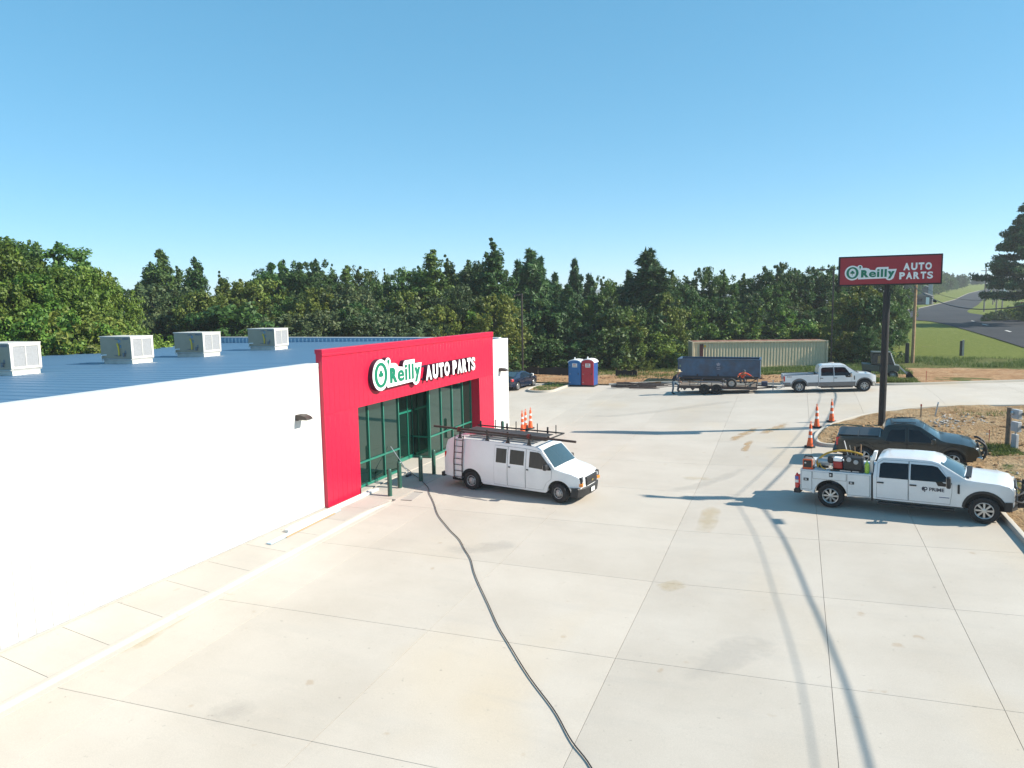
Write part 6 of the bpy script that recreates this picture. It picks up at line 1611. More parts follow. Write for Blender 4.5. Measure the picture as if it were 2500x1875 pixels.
# ---- scrap steel heap beside the trailer
M_scr = mat("scrap_steel", (.075, .055, .048), .8, var=.5, scale=5); rs = random.Random(5)
scrap_labels = ["long rusty scrap angle on the concrete left of the trailer wheels"]
for k in range(26):
    far = k >= 16
    x = rs.uniform(3.6, 6.6) if not far else rs.uniform(2.6, 3.8); y = rs.uniform(54.2, 57.4) if not far else rs.uniform(55.4, 56.4)
    L_ = rs.uniform(1.6, 4.2) if not far else rs.uniform(.4, 1.1); a = rs.gauss(0, .28) if not far else rs.uniform(0, 3)
    w_ = rs.uniform(.04, .12); h_ = rs.uniform(.03, .09); lv = .0 + (.035 * (k % 4) if not far else .04 * (k % 3))
    o = MB().bx(-L_ / 2, L_ / 2, -w_ / 2, w_ / 2, -.045, h_ * .6).build("scrap_bar", M_scr if k % 4 else M_rust, None, (x, y, gzf(x, y) + lv + .03), (0, rs.uniform(-.02, .02), a), bevel=.004, seg=1)
    tag(o, "rusty steel bar in the long scrap heap by the trailer" if not far else "short scrap piece in the small heap beside the toilets", "scrap bar", "steel bars in the scrap heap" if not far else "pieces in the small scrap heap")

# ---- debris on the soil and the lot
M_rub = mat("rubble", (.42, .40, .37), .9, var=.3); rs = random.Random(9)
def rock_mesh(seed):
    q = random.Random(seed); bm = bmesh.new(); bmesh.ops.create_icosphere(bm, subdivisions=1, radius=1)
    for v in bm.verts: v.co *= q.uniform(.7, 1.15); v.co.z *= .6
    me = bpy.data.meshes.new("rock"); bm.to_mesh(me); bm.free(); me.materials.append(M_rub); return me
rocks = [rock_mesh(i) for i in range(5)]
big = []
for k in range(420):
    if k < 250: x, y = 22.8 + rs.gauss(0, 1.0) * 1.0, 41.3 + rs.gauss(0, .9)
    else: x, y = rs.uniform(22.2, 29), rs.uniform(24, 44)
    if x < 21.9 or y > 44.5: continue
    s = .02 + .07 * rs.random() ** 3
    big.append((x, y, s, rs.randrange(5), rs.uniform(0, 6)))
mb = MB()
for x, y, s, i, a in big:
    ca_, sa_ = math.cos(a), math.sin(a)
    vs = [(x + s * (v.co.x * ca_ - v.co.y * sa_), y + s * (v.co.x * sa_ + v.co.y * ca_), gzf(x, y) + .11 + s * v.co.z) for v in rocks[i].vertices]
    mb.add(vs, [tuple(p.vertices) for p in rocks[i].polygons])
o = mb.build("rubble", M_rub, smooth=False); o["kind"] = "stuff"; o["label"] = "scattered stones and broken concrete on the bare soil"
# ================================================================== trees, shrubs and grass
def leaf_material(name, stops, trans=.3, rand=(.72, 1.25)):
    """leaf colour varies leaf by leaf (tint attribute) and tree by tree; some light passes through"""
    m = bpy.data.materials.new(name); m.use_nodes = True; nt = m.node_tree; nt.nodes.clear()
    out = nt.nodes.new("ShaderNodeOutputMaterial"); b = nt.nodes.new("ShaderNodeBsdfPrincipled"); tr = nt.nodes.new("ShaderNodeBsdfTranslucent"); mx = nt.nodes.new("ShaderNodeMixShader")
    at = nt.nodes.new("ShaderNodeAttribute"); at.attribute_name = "tint"
    c = _ramp(nt, at.outputs['Fac'], stops)
    c = _randmul(nt, c, *rand)
    hs = nt.nodes.new("ShaderNodeHueSaturation"); oi = nt.nodes.new("ShaderNodeObjectInfo"); mr = nt.nodes.new("ShaderNodeMapRange")
    ml = nt.nodes.new("ShaderNodeMath"); ml.operation = 'MULTIPLY'; ml.inputs[1].default_value = 7.31; nt.links.new(oi.outputs['Random'], ml.inputs[0])
    fr = nt.nodes.new("ShaderNodeMath"); fr.operation = 'FRACT'; nt.links.new(ml.outputs[0], fr.inputs[0])
    nt.links.new(fr.outputs[0], mr.inputs[0]); mr.inputs[3].default_value = .488; mr.inputs[4].default_value = .525
    nt.links.new(mr.outputs[0], hs.inputs['Hue']); nt.links.new(c, hs.inputs['Color']); c = hs.outputs[0]
    nt.links.new(c, b.inputs['Base Color']); b.inputs['Roughness'].default_value = .55; b.inputs['Specular IOR Level'].default_value = .35
    nt.links.new(c, tr.inputs['Color']); mx.inputs[0].default_value = trans
    nt.links.new(b.outputs[0], mx.inputs[1]); nt.links.new(tr.outputs[0], mx.inputs[2]); nt.links.new(mx.outputs[0], out.inputs[0])
    return m
M_leafA = leaf_material("leaf_dark", [(0, (.034, .075, .018)), (.5, (.060, .118, .028)), (1, (.105, .175, .045))])
M_leafB = leaf_material("leaf_mid", [(0, (.048, .098, .020)), (.5, (.085, .150, .030)), (1, (.14, .21, .045))])
M_leafY = leaf_material("leaf_yellow", [(0, (.080, .120, .020)), (.5, (.135, .175, .030)), (1, (.20, .22, .045))])
M_leafP = leaf_material("pine_needles", [(0, (.028, .070, .022)), (.5, (.052, .112, .034)), (1, (.092, .160, .052))], .2)
M_leafG = leaf_material("leaf_greyish", [(0, (.050, .084, .034)), (.5, (.082, .120, .046)), (1, (.125, .160, .066))])
M_leafL = leaf_material("leaf_bright", [(0, (.060, .120, .018)), (.5, (.125, .200, .028)), (1, (.21, .28, .045))])
M_bark = mat("bark", (.085, .065, .05), .9, var=.35, scale=6); M_barkp = mat("bark_pale", (.20, .17, .14), .9, var=.3, scale=6)

def leaf_cloud(name, centres, radii, per, size, material, seed, flat=.0, up=.35, long=1.6):
    """leaf-shaped quads scattered through clumps; each leaf carries its own tint"""
    q = np.random.default_rng(seed); n = len(centres) * per
    C = np.repeat(np.asarray(centres, float), per, 0); Rd = np.repeat(np.asarray(radii, float), per)
    d = q.normal(size=(n, 3)); d /= np.linalg.norm(d, axis=1)[:, None]
    rr = Rd * q.random(n) ** .45
    off = d * rr[:, None]; off[:, 2] *= (1 - flat)
    P = C + off
    nrm = d * .6 + q.normal(size=(n, 3)) * .7; nrm[:, 2] += up; nrm /= np.linalg.norm(nrm, axis=1)[:, None]
    a = np.cross(nrm, q.normal(size=(n, 3))); a /= np.linalg.norm(a, axis=1)[:, None] + 1e-9; b = np.cross(nrm, a)
    s = size * (.6 + .8 * q.random(n)); la = (a.T * s * long * .5).T; lb = (b.T * s * .5).T
    V = np.empty((n, 4, 3)); V[:, 0] = P - la; V[:, 1] = P + lb - la * .15; V[:, 2] = P + la; V[:, 3] = P - lb - la * .15
    me = bpy.data.meshes.new(name); me.vertices.add(n * 4); me.vertices.foreach_set("co", V.ravel())
    me.loops.add(n * 4); me.loops.foreach_set("vertex_index", np.arange(n * 4, dtype=np.int32))
    me.polygons.add(n); me.polygons.foreach_set("loop_start", np.arange(0, n * 4, 4, dtype=np.int32)); me.polygons.foreach_set("loop_total", np.full(n, 4, np.int32))
    me.update(calc_edges=True)
    t = me.attributes.new("tint", 'FLOAT', 'FACE'); t.data.foreach_set("value", np.clip(q.normal(.5, .22, n) + np.repeat(q.normal(0, .12, len(centres)), per), 0, 1))
    me.materials.append(material); return me
def crown_clumps(prof, H, n, seed, clump, jitter=.18, shell=.55, lo=.12):
    """clump centres filling a crown whose radius at relative height h is prof(h) (unit = tree height)"""
    q = np.random.default_rng(seed); out = []; rad = []
    lob = [(q.uniform(0, 6.28), q.uniform(2, 5), q.uniform(.08, .25)) for _ in range(4)]
    while len(out) < n:
        h = q.uniform(lo, 1.0); r = prof(h)
        if q.random() > (r / .34) ** .8 + .05: continue
        a = q.uniform(0, 2 * math.pi); k = 1 + sum(am * math.sin(a * round(fr) + ph + h * 9) for ph, fr, am in lob) * .6
        rr = r * k * (q.random() ** shell) * (1 + q.normal(0, jitter * .5))
        c = np.array([rr * math.cos(a), rr * math.sin(a), h]) * H          # a bough with its own sprays, or a single spray
        m_ = 4 if (q.random() < .35 and h < .85) else 1
        br = (.04 + .16 * r) * H * .55
        for _ in range(m_):
            d = (q.normal(size=3) * np.array([1, 1, .62]) * br * .7 + np.array([math.cos(a), math.sin(a), .3]) * br * .3) if m_ > 1 else 0
            p_ = c + d; p_[2] = min(max(p_[2], .02 * H), H * 1.02)
            out.append(tuple(p_)); rad.append(clump * (.45 + 1.0 * q.random()) * (1.12 - .45 * h))
    for k in range(7):
        h = .80 + .21 * k / 6; out.append((q.normal(0, .012) * H, q.normal(0, .012) * H, h * H)); rad.append(clump * (.75 - .09 * k))
    return out, rad
def trunk_mesh(H, r0, seed, limbs=9, lo=.15, spread=.22, m=None):
    q = random.Random(seed); mb = MB(); pts = []; x = y = 0
    for k in range(9):
        t = k / 8; pts.append((x, y, t * H * .93 - .4)); x += q.gauss(0, .012) * H; y += q.gauss(0, .012) * H
    mb.tube(pts, [r0 * (1 - .88 * k / 8) for k in range(9)], 8)
    for k in range(limbs):
        t = lo + (.85 - lo) * (k + q.random()) / limbs; i = min(7, int(t * 8)); p = Vector(pts[i]).lerp(Vector(pts[i + 1]), t * 8 - i); a = q.uniform(0, 6.28); L = H * spread * (1.2 - t) * q.uniform(.7, 1.2)
        e = p + Vector((math.cos(a) * L, math.sin(a) * L, L * q.uniform(.3, .9))); md = p.lerp(e, .5) + Vector((0, 0, -.06 * L))
        mb.tube([p, md, e], [r0 * .38 * (1 - t * .5), r0 * .25 * (1 - t * .5), r0 * .06], 5)
    me = bpy.data.meshes.new("trunk"); me.from_pydata(mb.v, [], mb.f); me.materials.append(m or M_bark)
    me.polygons.foreach_set("use_smooth", [True] * len(me.polygons)); return me
SPECIES = {}
def species(key, prof, H, n, clump, per, size, material, seeds, limbs=9, lo=.12, r0=.16, spread=.22, shell=.5, flat=0, long=1.6, jitter=.18, up=.35, bark=None, tlo=.15):
    SPECIES[key] = [(trunk_mesh(H, r0, s, limbs, tlo, spread, bark), leaf_cloud("crown_" + key, *crown_clumps(prof, H, n, s, clump, jitter, shell, lo), per, size, material, s + 50, flat, up, long), H) for s in seeds]
pyr = lambda h: .27 * (1 - h) ** .78 * min(1, (h / .16) ** .7) + .012
rnd = lambda h: .31 * math.sqrt(max(0, 1 - ((h - .56) / .47) ** 2)) + .01
wide = lambda h: .36 * math.sqrt(max(0, 1 - ((h - .6) / .42) ** 2)) + .01
bush = lambda h: .52 * math.sqrt(max(0, 1 - ((h - .38) / .64) ** 2)) + .02
pinep = lambda h: .20 * (1 - h) ** .7 * (1 + .25 * math.sin(h * 38)) + .012
tall = lambda h: .19 * math.sqrt(max(0, 1 - ((h - .55) / .50) ** 2)) + .02
species("pyramid", pyr, 12, 330, .56, 68, .165, M_leafA, (1, 2, 3), up=.5)
species("sweet", pyr, 12, 330, .56, 68, .165, M_leafB, (4, 5), up=.5)
species("round", rnd, 11, 330, .70, 66, .175, M_leafA, (11, 12), limbs=12)
species("roundb", rnd, 11, 320, .70, 66, .175, M_leafB, (13, 14), limbs=12)
species("feather", wide, 11, 360, .58, 44, .16, M_leafG, (21,), long=2.8, limbs=12); species("feathera", wide, 11, 360, .58, 54, .145, M_leafA, (22,), long=2.8, limbs=12)
species("yellow", rnd, 8, 250, .55, 50, .17, M_leafY, (31, 32))
species("pine", pinep, 12, 270, .50, 68, .18, M_leafP, (41, 42, 43), long=5, up=.2, r0=.17)
species("ypine", pinep, 8, 200, .46, 56, .17, M_leafL, (45,), long=5, up=.6)
species("shrub", bush, 4, 140, .48, 50, .14, M_leafA, (51, 52), limbs=10, lo=.02, r0=.07, spread=.4, tlo=.05)
species("shrubb", bush, 4, 130, .46, 50, .14, M_leafL, (53,), limbs=10, lo=.02, r0=.07, spread=.4, tlo=.05)
species("shrubg", bush, 4, 130, .46, 46, .13, M_leafG, (54,), limbs=12, lo=.02, r0=.07, spread=.45, long=2.2, tlo=.05)
species("shruby", bush, 3, 120, .36, 46, .10, M_leafY, (55,), limbs=10, lo=.02, r0=.05, spread=.4, long=2.2, tlo=.05)
species("stems", lambda h: .42 * math.sqrt(max(0, 1 - ((h - .72) / .34) ** 2)) + .01, 6.5, 140, .50, 46, .15, M_leafG, (61, 62), limbs=16, lo=.42, r0=.07, spread=.55, tlo=.04, bark=M_barkp)
species("near", rnd, 11, 520, .60, 74, .155, M_leafL, (71, 72, 73), limbs=14, long=1.5); species("neartall", tall, 12, 420, .55, 64, .155, M_leafB, (74, 75), limbs=14, long=1.5); species("nearyel", bush, 7, 330, .55, 60, .15, M_leafY, (76,), limbs=12, lo=.03, long=1.5, r0=.09); species("nearbush", bush, 7, 330, .55, 60, .15, M_leafL, (77,), limbs=12, lo=.03, long=1.5, r0=.09)
LAB = {"pyramid": "dark green pyramid shaped broadleaf tree", "sweet": "mid green pyramid shaped broadleaf tree", "round": "dark round crowned broadleaf tree", "roundb": "mid green round crowned broadleaf tree", "feather": "grey green feathery crowned tree", "feathera": "dark feathery crowned tree",
       "yellow": "yellow green small tree", "pine": "dark spiky pine tree", "ypine": "fresh green young pine", "shrub": "dark leafy shrub", "shrubb": "bright green shrub", "shrubg": "grey green twiggy shrub", "shruby": "yellow green low shrub", "stems": "thin leafed small tree with bare pale stems", "near": "bright green leafy tree", "neartall": "tall narrow leafy tree", "nearyel": "yellow green bushy tree", "nearbush": "bright green bushy tree"}
TN = {"pine": "pine_tree", "ypine": "pine_tree", "shrub": "shrub", "shrubb": "shrub", "shrubg": "shrub", "shruby": "shrub", "stems": "small_tree"}
hor = lambda px: 743.4 - .0165 * (px - 1250)
tr_ = random.Random(3); TREES = []
def tree(px, top, dep, key, where, width=1.0, base=None):
    """stand a tree at photograph column px, depth dep (m), tall enough to reach row top"""
    if 1230 < px < 1660 and dep < 100: dep += 6
    r_ = ray(px, hor(px)); x, y = CAM[0] + r_[0] * dep, CAM[1] + r_[1] * dep
    z = gzf(x, y); hgt = CAM[2] + (hor(px) - top) * dep / FPX - z
    if hgt < .8: return
    tm, cm, H = tr_.choice(SPECIES[key]); s = hgt / (H * 1.02); w = s * width * tr_.uniform(.92, 1.08)
    name = TN.get(key, "broadleaf_tree")
    t = thing(name, LAB[key] + " " + where[0], "shrub" if name == "shrub" else "tree", (x, y, z - .05), tr_.uniform(0, 6.28), where[1])
    t.scale = (w, w, s)
    for nm, me in (("trunk", tm), ("crown", cm)):
        o = bpy.data.objects.new(nm, me); COL.objects.link(o); o.parent = t
    return t
WN = ("close behind the blue roof", "trees close behind the blue roof"); WB = ("in the woods behind the store roof", "trees behind the store roof")
WC_ = ("in the woods behind the toilets", "trees behind the toilets"); WD = ("in the woods behind the shipping container", "trees behind the container")
def where(px): return WN if px < 300 else WB if px < 1090 else WC_ if px < 1600 else WD
# near group behind the roof
for px, top, dep, key, w in ((-60, 570, 44, "near", 1), (-8, 592, 43, "near", .95), (22, 580, 50, "neartall", 1.1), (72, 598, 47, "neartall", 1.0), (95, 668, 42, "near", .8), (150, 655, 43, "near", .8), (160, 596, 50, "neartall", 1.15), (205, 655, 46, "near", .75), (245, 660, 47, "near", .7), (268, 752, 45, "near", .8),
        (30, 690, 40, "near", .8), (110, 740, 40, "nearbush", .9), (180, 760, 41, "nearyel", 1), (225, 775, 41, "nearyel", .9), (20, 770, 39, "nearyel", .9), (275, 790, 44, "nearbush", 1), (320, 800, 48, "nearbush", 1), (65, 790, 39, "nearbush", 1), (150, 800, 40, "nearyel", 1)): tree(px, top, dep, key, where(px), w)
# skyline of the woods
SKY = [(332, 716, 80, "pine", .7), (372, 640, 74, "pyramid", 1), (400, 612, 72, "pyramid", .9), (440, 650, 76, "round", .8), (485, 628, 73, "pyramid", .95), (545, 662, 75, "sweet", .8), (590, 682, 70, "yellow", 1), (640, 680, 72, "yellow", 1.1), (690, 636, 76, "feathera", .85), (735, 660, 78, "feathera", .9), (768, 634, 75, "feathera", .85), (815, 645, 79, "sweet", .7), (850, 648, 77, "sweet", .75),
       (880, 652, 80, "roundb", .8), (915, 680, 78, "round", .7), (945, 656, 82, "sweet", .6), (985, 655, 80, "roundb", .8), (1025, 650, 78, "roundb", .8), (1060, 610, 70, "sweet", 1.1), (1095, 622, 73, "sweet", .9), (1145, 636, 80, "roundb", .8), (1180, 640, 76, "round", .8), (1207, 582, 72, "pyramid", 1.0), (1235, 660, 74, "pyramid", .9), (1268, 640, 78, "pine", .9), (1297, 612, 72, "pine", 1.1), (1320, 630, 76, "pine", .9),
       (1355, 668, 80, "pine", .9), (1404, 636, 78, "pine", .75), (1440, 672, 80, "pine", .9), (1470, 676, 82, "roundb", .8), (1500, 690, 78, "roundb", .8), (1535, 662, 74, "pine", .9), (1580, 614, 70, "pine", 1.35), (1600, 640, 73, "pine", 1.1), (1640, 660, 76, "roundb", .8), (1672, 690, 80, "round", .9), (1720, 654, 82, "round", .75), (1765, 658, 82, "roundb", .75), (1815, 668, 84, "roundb", .8), (1850, 690, 84, "round", .8), (1898, 642, 82, "feathera", .8), (1940, 655, 84, "round", .8),
       (1985, 652, 84, "round", .85), (2025, 648, 86, "feathera", .8), (2070, 668, 84, "round", .8), (2110, 690, 84, "roundb", .8), (2160, 655, 88, "round", .9), (2195, 700, 86, "roundb", .8)]
for px, top, dep, key, w in SKY: tree(px, top, dep, key, where(px), w)
# second storey filling the wood below the skyline
for k in range(44):
    px = 372 + k * 41 + tr_.uniform(-14, 14); top = 715 + tr_.uniform(-22, 40); dep = 66 + tr_.uniform(-1.5, 6)
    if 1330 < px < 1500: key = tr_.choice(["pine", "ypine", "ypine"]); top -= 18
    elif px < 1090: key = tr_.choice(["stems", "roundb", "feather", "round", "yellow", "stems"])
    else: key = tr_.choice(["round", "roundb", "sweet", "yellow", "feather", "shrub", "roundb"])
    if px > 2170: continue
    if 1640 < px < 2060: dep = 78 + tr_.uniform(0, 3)
    tree(px, top, dep, key, where(px), tr_.uniform(.8, 1.15))
for k in range(40):
    px = 378 + k * 45 + tr_.uniform(-16, 16); top = 770 + tr_.uniform(-25, 30); dep = (63 if px < 1090 else 66) + tr_.uniform(-1, 4)
    if 1650 < px < 2050: dep = 78
    if px > 2160: continue
    key = tr_.choice(["stems", "shrubg", "shrub", "stems"]) if px < 1100 else tr_.choice(["shrub", "shrub", "shrubb", "round", "shrubg", "yellow"])
    tree(px, top, dep, key, where(px), tr_.uniform(.9, 1.3))
# low edge of the wood
for k in range(34):
    px = 1090 + k * 33 + tr_.uniform(-10, 10); top = 838 + tr_.uniform(-28, 22); dep = 65 + tr_.uniform(-1.0, 2.0)
    if 1640 < px < 2050: dep = 77.5; top -= 30
    if px > 2170: continue
    tree(px, top, dep, tr_.choice(["shrub", "shrub", "shrubg", "shruby"] if px < 1480 else ["shrubb", "shruby", "shrub", "shruby"]), where(px), tr_.uniform(1.0, 1.5))
for px, top, dep, key, w in ((1545, 835, 64, "shruby", .7), (1530, 868, 63, "shruby", 1.4), (1610, 860, 64, "shruby", 1.4), (1650, 862, 64, "shrubb", 1.3), (1580, 880, 62, "shruby", 1.5), (2050, 770, 74, "yellow", 1.1), (2100, 800, 72, "yellow", .9), (2080, 850, 72, "shruby", 1.2), (2140, 760, 76, "round", .9), (2180, 735, 77, "roundb", .9), (2155, 830, 74, "shruby", 1.2), (2200, 770, 78, "roundb", .8), (2250, 850, 78, "shrub", 1.0), (2262, 835, 80, "shrubb", .8)):
    tree(px, top, dep, key, WD, w)
# woods along the climbing road and beyond the side street
WR = ("in the belt along the climbing road", "trees along the climbing road"); WF = ("on the verge across the climbing road", "trees across the climbing road")
for k in range(34):
    t = k / 33; px = 2205 + 215 * t + tr_.uniform(-8, 8); dep = 200 + 260 * t + tr_.uniform(-8, 30); top = 655 + 32 * t + tr_.uniform(-8, 10)
    tree(px, top, dep, tr_.choice(["round", "roundb", "pyramid", "round"]), WR, tr_.uniform(1.0, 1.35))
for k in range(10): tree(2330 + 17 * k, 692 - 4 * math.sin(k), 520 + 15 * (k % 3), tr_.choice(["round", "pyramid"]), WR, 1.3)
for px, top, dep, key in ((2448, 700, 330, "round"), (2470, 690, 300, "roundb"), (2492, 688, 260, "round"), (2515, 680, 240, "round"), (2440, 715, 360, "roundb"), (2545, 690, 200, "roundb")): tree(px, top, dep, key, WF, 1.2)
for px, top, dep, key in ((2490, 738, 118, "shrub"), (2470, 748, 116, "shrubb"), (2510, 735, 112, "shrub"), (2447, 755, 115, "shrubg"), (2426, 760, 117, "shrub"), (2413, 764, 113, "shrub"), (2530, 742, 110, "shrub")): tree(px, top, dep, key, ("by the side street under the big pine", "shrubs under the big pine"), 1.2)

# ---- the big pine at the side street: bare trunk, flat needle sprays on long boughs
def big_pine():
    r_ = ray(2512, hor(2512)); dep = 104; x, y = CAM[0] + r_[0] * dep, CAM[1] + r_[1] * dep; z = gzf(x, y)
    t = thing("pine_tree", "big dark pine with long level boughs beside the side street", "tree", (x, y, z - .1)); q = random.Random(4)
    H = 16.6; mb = MB(); pts = [(q.gauss(0, .05), q.gauss(0, .05), H * k / 10) for k in range(11)]; mb.tube(pts, [.34 * (1 - .85 * k / 10) for k in range(11)], 10)
    cen = []; rad = []
    for lv in range(15):
        h = H * (.26 + .71 * lv / 14) + q.uniform(-.35, .35); n = 5
        for k in range(n):
            a = 2 * math.pi * (k + lv * .37) / n + q.uniform(-.25, .25); L = (6.2 * (1 - (lv / 15) ** 1.3) + .9) * q.uniform(.75, 1.1)
            e = Vector((math.cos(a) * L, math.sin(a) * L, h + L * .10)); h += q.uniform(-.5, .5); p = Vector((0, 0, h)); e.z = h + L * q.uniform(-.02, .22); mb.tube([p, p.lerp(e, .5) + Vector((0, 0, -.15)), e], [.09, .06, .02], 5)
            for j in range(int(6 + L * 3.4)):
                f = .22 + .80 * j / (6 + L * 3.4); c = p.lerp(e, f); cen.append((c.x + q.gauss(0, .25), c.y + q.gauss(0, .25), c.z + q.uniform(0, .3))); rad.append(.40 * q.uniform(.6, 1.5))
    mb.build("trunk", M_bark, t)
    me = leaf_cloud("crown", cen, [r * 1.3 for r in rad], 56, .17, M_leafP, 99, .15, .5, 3.6); o = bpy.data.objects.new("crown", me); COL.objects.link(o); o.parent = t
big_pine()

# ---- roadside poles and small far buildings
M_far = mat("far_pole", (.22, .19, .17), .9)
for px, y0, y1, dep, lab in ((2404, 752, 655, 150, "tall wooden pole at the start of the line up the climbing road"), (2434, 748, 668, 150, "wooden pole beside the side street"), (2448, 742, 672, 165, "second wooden pole beside the side street"), (2425, 740, 690, 190, "slim pole beyond the side street"), (2429, 736, 692, 210, "slim pole further along the verge")):
    r_ = ray(px, hor(px)); x, y = CAM[0] + r_[0] * dep, CAM[1] + r_[1] * dep; z = gzf(x, y); ht = CAM[2] + (hor(px) - y1) * dep / FPX - z
    t = thing("roadside_pole", lab, "utility pole", (x, y, z)); MB().lathe([(.17, -.3), (.12, ht), (0, ht)], 8).build("shaft", M_far, t); MB().bx(-.9, .9, -.05, .05, ht - .6, ht - .48).build("cross_arm", M_far, t)
t_ = on_ground(2403, 752); sp = thing("street_pole", "grey metal pole at the edge of the climbing road", "pole", t_); 
MB().lathe([(.10, -.2), (.07, 6.6), (0, 6.6)], 8).build("shaft", M_galv, sp); MB().box((0, -.05, 3.0), (.1, .1, .3)).build("clamp", M_galv, sp)
def shed(px, dep, w, d, h, cw, cr, lab, roof=.5):
    r_ = ray(px, hor(px)); x, y = CAM[0] + r_[0] * dep, CAM[1] + r_[1] * dep; z = gzf(x, y)
    t = thing("roadside_building", lab, "building", (x, y, z), R(-15)); MB().bx(-w / 2, w / 2, -d / 2, d / 2, -.5, h).build("wall", cw, t)
    MB().prism([(-w / 2 - .2, h), (w / 2 + .2, h), (0, h + roof)], -d / 2 - .2, d / 2 + .2, 'xz').build("roof", cr, t); MB().bx(w * .15, w * .35, -d / 2 - .03, -d / 2, 0, min(2, h - .2)).build("door", M_signw, t); MB().bx(-w * .35, -w * .05, -d / 2 - .03, -d / 2, h * .35, h * .75).build("window", M_win, t)
shed(2257, 205, 4.2, 4, 2.3, mat("shed_grey", (.07, .075, .075), .8), mat("shed_roof", (.12, .12, .12), .8), "small dark shed with white door across the climbing road", 1.0)
shed(2225, 240, 11, 8, 4.5, mat("house_grey", (.07, .08, .09), .8), mat("house_roof", (.11, .12, .13), .8), "grey building half hidden behind the woods across the road", 2.0)
shed(2443, 300, 6, 5, 2.4, mat("house_tan", (.30, .27, .23), .8), mat("house_roof2", (.40, .39, .38), .7), "tan low building with pale roof on the verge beyond the side street", 1.2)
shed(326, 420, 26, 14, 5, mat("shed_white", (.72, .74, .76), .6), mat("shed_whiteroof", (.78, .8, .82), .5), "distant white metal building in the gap between the trees", 1.5)
r_ = ray(2271, hor(2271)); dep = 230; x, y = CAM[0] + r_[0] * dep, CAM[1] + r_[1] * dep
t = thing("pylon_sign", "tall plain grey pylon under the red pole sign across the road", "pylon", (x, y, gzf(x, y))); MB().bx(-.6, .6, -.3, .3, -.3, 7.5).build("pylon_body", mat("pylon_grey", (.30, .33, .36), .7), t, bevel=.05); MB().bx(-.62, .62, -.32, .32, 7.5, 7.65).build("pylon_cap", M_galv, t)
r_ = ray(2499, hor(2499)); dep = 112; x, y = CAM[0] + r_[0] * dep, CAM[1] + r_[1] * dep; z = gzf(x, y)
t = thing("red_canopy_sign", "edge of a red sign beyond the big pine trunk", "sign", (x, y, z)); MB().bx(-.35, 2.2, -.15, .15, 2.1, 3.0).build("sign_face", M_signred, t, bevel=.02); MB().bx(.9, 1.1, -.08, .08, -.2, 2.1).build("post", M_galv, t)

# ---- grass and weeds as real blades
M_grass = leaf_material("grass_blade", [(0, (.06, .10, .018)), (.5, (.11, .165, .032)), (1, (.19, .22, .06))], .3, (.95, 1.05))
def grass(name, lab, spots, h, w, zoff=.09):
    q = np.random.default_rng(len(spots)); n = len(spots); P = np.array([(x, y, gzf(x, y) + zoff) for x, y in spots])
    a = q.uniform(0, 6.28, n); hh = h * q.uniform(.4, 1.2, n); lean = q.normal(0, .35, (n, 2)) * hh[:, None]
    V = np.empty((n, 3, 3)); V[:, 0] = P + np.c_[np.cos(a) * w, np.sin(a) * w, np.zeros(n)]; V[:, 1] = P - np.c_[np.cos(a) * w, np.sin(a) * w, np.zeros(n)]; V[:, 2] = P + np.c_[lean, hh]
    me = bpy.data.meshes.new(name); me.vertices.add(n * 3); me.vertices.foreach_set("co", V.ravel()); me.loops.add(n * 3); me.loops.foreach_set("vertex_index", np.arange(n * 3, dtype=np.int32))
    me.polygons.add(n); me.polygons.foreach_set("loop_start", np.arange(0, n * 3, 3, dtype=np.int32)); me.polygons.foreach_set("loop_total", np.full(n, 3, np.int32)); me.update(calc_edges=True)
    t = me.attributes.new("tint", 'FLOAT', 'FACE'); t.data.foreach_set("value", np.clip(q.normal(.5, .25, n), 0, 1)); me.materials.append(M_grass)
    o = bpy.data.objects.new(name, me); COL.objects.link(o); o["kind"] = "stuff"; o["label"] = lab
qg = random.Random(8)
def scatter(x0, x1, y0, y1, n, f=None):
    out = []
    while len(out) < n:
        x, y = qg.uniform(x0, x1), qg.uniform(y0, y1)
        if f is None or qg.random() < f(x, y): out.append((x, y))
    return out
patchy = lambda s, k: (lambda x, y: max(0, .5 + 1.2 * vnoise(x, y, s, k)))
grass("grass_verge", "tall green grass in front of the shipping container", scatter(7, 24, 62.5, 70, 16000, patchy(.35, 2)) + scatter(18, 24, 62, 72, 5000, patchy(.4, 4)) + scatter(23, 40, 71, 79, 9000, patchy(.3, 4)), .34, .022)
grass("grass_tuft", "weeds and grass on the clay by the woods", scatter(-16, 8, 63, 70, 9000, patchy(.5, 1)) + scatter(1, 8, 60, 64, 900, patchy(.7, 7)) + scatter(18.6, 23.5, 55.2, 57.0, 2500, patchy(.9, 3)), .30, .02)
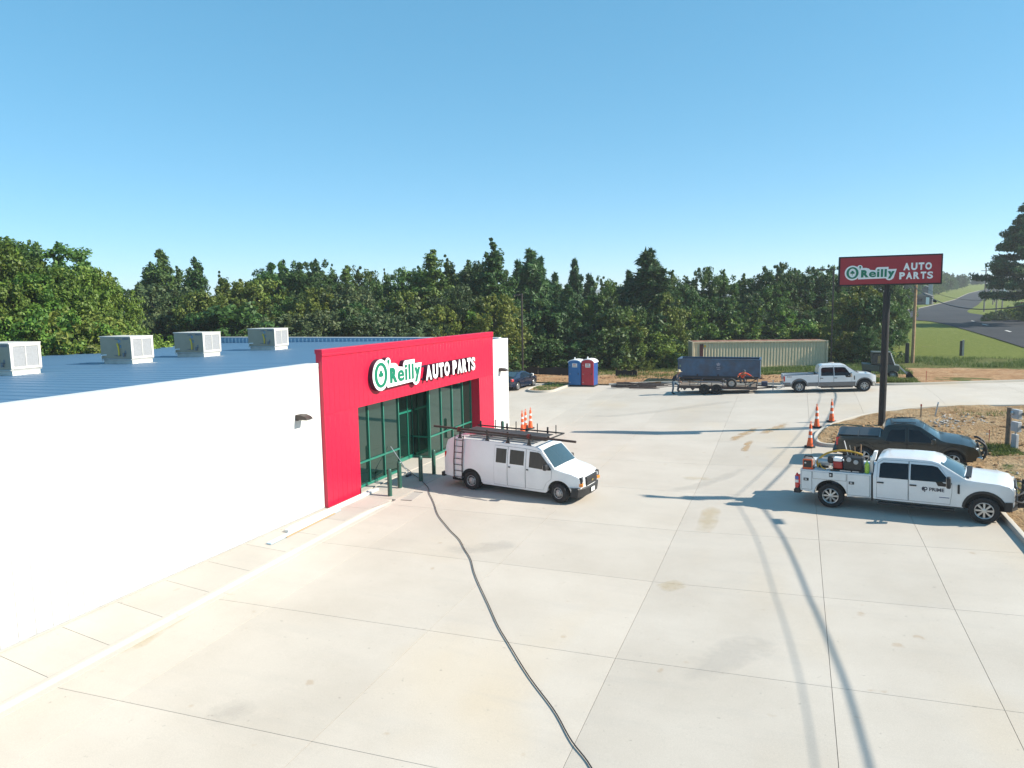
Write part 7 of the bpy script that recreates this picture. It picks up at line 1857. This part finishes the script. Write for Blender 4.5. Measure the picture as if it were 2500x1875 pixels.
grass("island_grass", "weeds on the small kerbed island", scatter(-3.6, -1.8, 52.0, 56.4, 750, patchy(1.1, 2)), .22, .016)
grass("soil_weeds", "sparse weeds on the tan soil", scatter(22.2, 28, 25, 33, 3500, lambda x, y: max(0, vnoise(x, y, .45, 3) - .1)) + scatter(23.2, 24.4, 34.6, 36.6, 2200) + scatter(23.5, 27, 43, 44.5, 300, patchy(.6, 2)), .17, .012)

q_ = random.Random(21); mb = MB()
for k in range(1500):
    if k < 700: x, y = q_.uniform(21.9, 29), q_.uniform(23, 45)
    elif k < 1000: x, y = q_.uniform(16.8, 21.5), q_.uniform(36, 43)
    else: x, y = q_.uniform(-12, 16), q_.uniform(58, 63)
    if k < 1000 and (y > 44 - max(0, (22 - x)) * .8 or (x < 21.9 and (y < 36.2 or y > 37.5 + (x - 16.6) * 1.25))): continue
    s_ = .03 + .09 * q_.random() ** 3; rk = rocks[q_.randrange(5)]; a = q_.uniform(0, 6.28); c_, n_ = math.cos(a), math.sin(a)
    mb.add([(x + s_ * (v.co.x * c_ - v.co.y * n_), y + s_ * (v.co.x * n_ + v.co.y * c_), gzf(x, y) + .12 + s_ * v.co.z) for v in rk.vertices], [tuple(p.vertices) for p in rk.polygons])
o = mb.build("clods", mat("clod", (.33, .20, .10), .95, var=.45, scale=1.2), smooth=False); o["kind"] = "stuff"; o["label"] = "clods of orange earth scattered over the bare soil"

# ---- the air: thin even haze over the whole place
hz_ = MB().bx(-3300, 3300, -600, 4800, -8, 45).build("haze", None, smooth=False); hz_["kind"] = "stuff"; hz_["label"] = "thin summer haze"
m = bpy.data.materials.new("haze"); m.use_nodes = True; nt = m.node_tree; nt.nodes.clear(); ot = nt.nodes.new("ShaderNodeOutputMaterial"); pv = nt.nodes.new("ShaderNodeVolumePrincipled")
pv.inputs['Color'].default_value = (.92, .96, 1, 1); pv.inputs['Density'].default_value = .00045; pv.inputs['Anisotropy'].default_value = .2
nt.links.new(pv.outputs[0], ot.inputs['Volume']); hz_.data.materials.append(m); scene.cycles.volume_bounces = 0
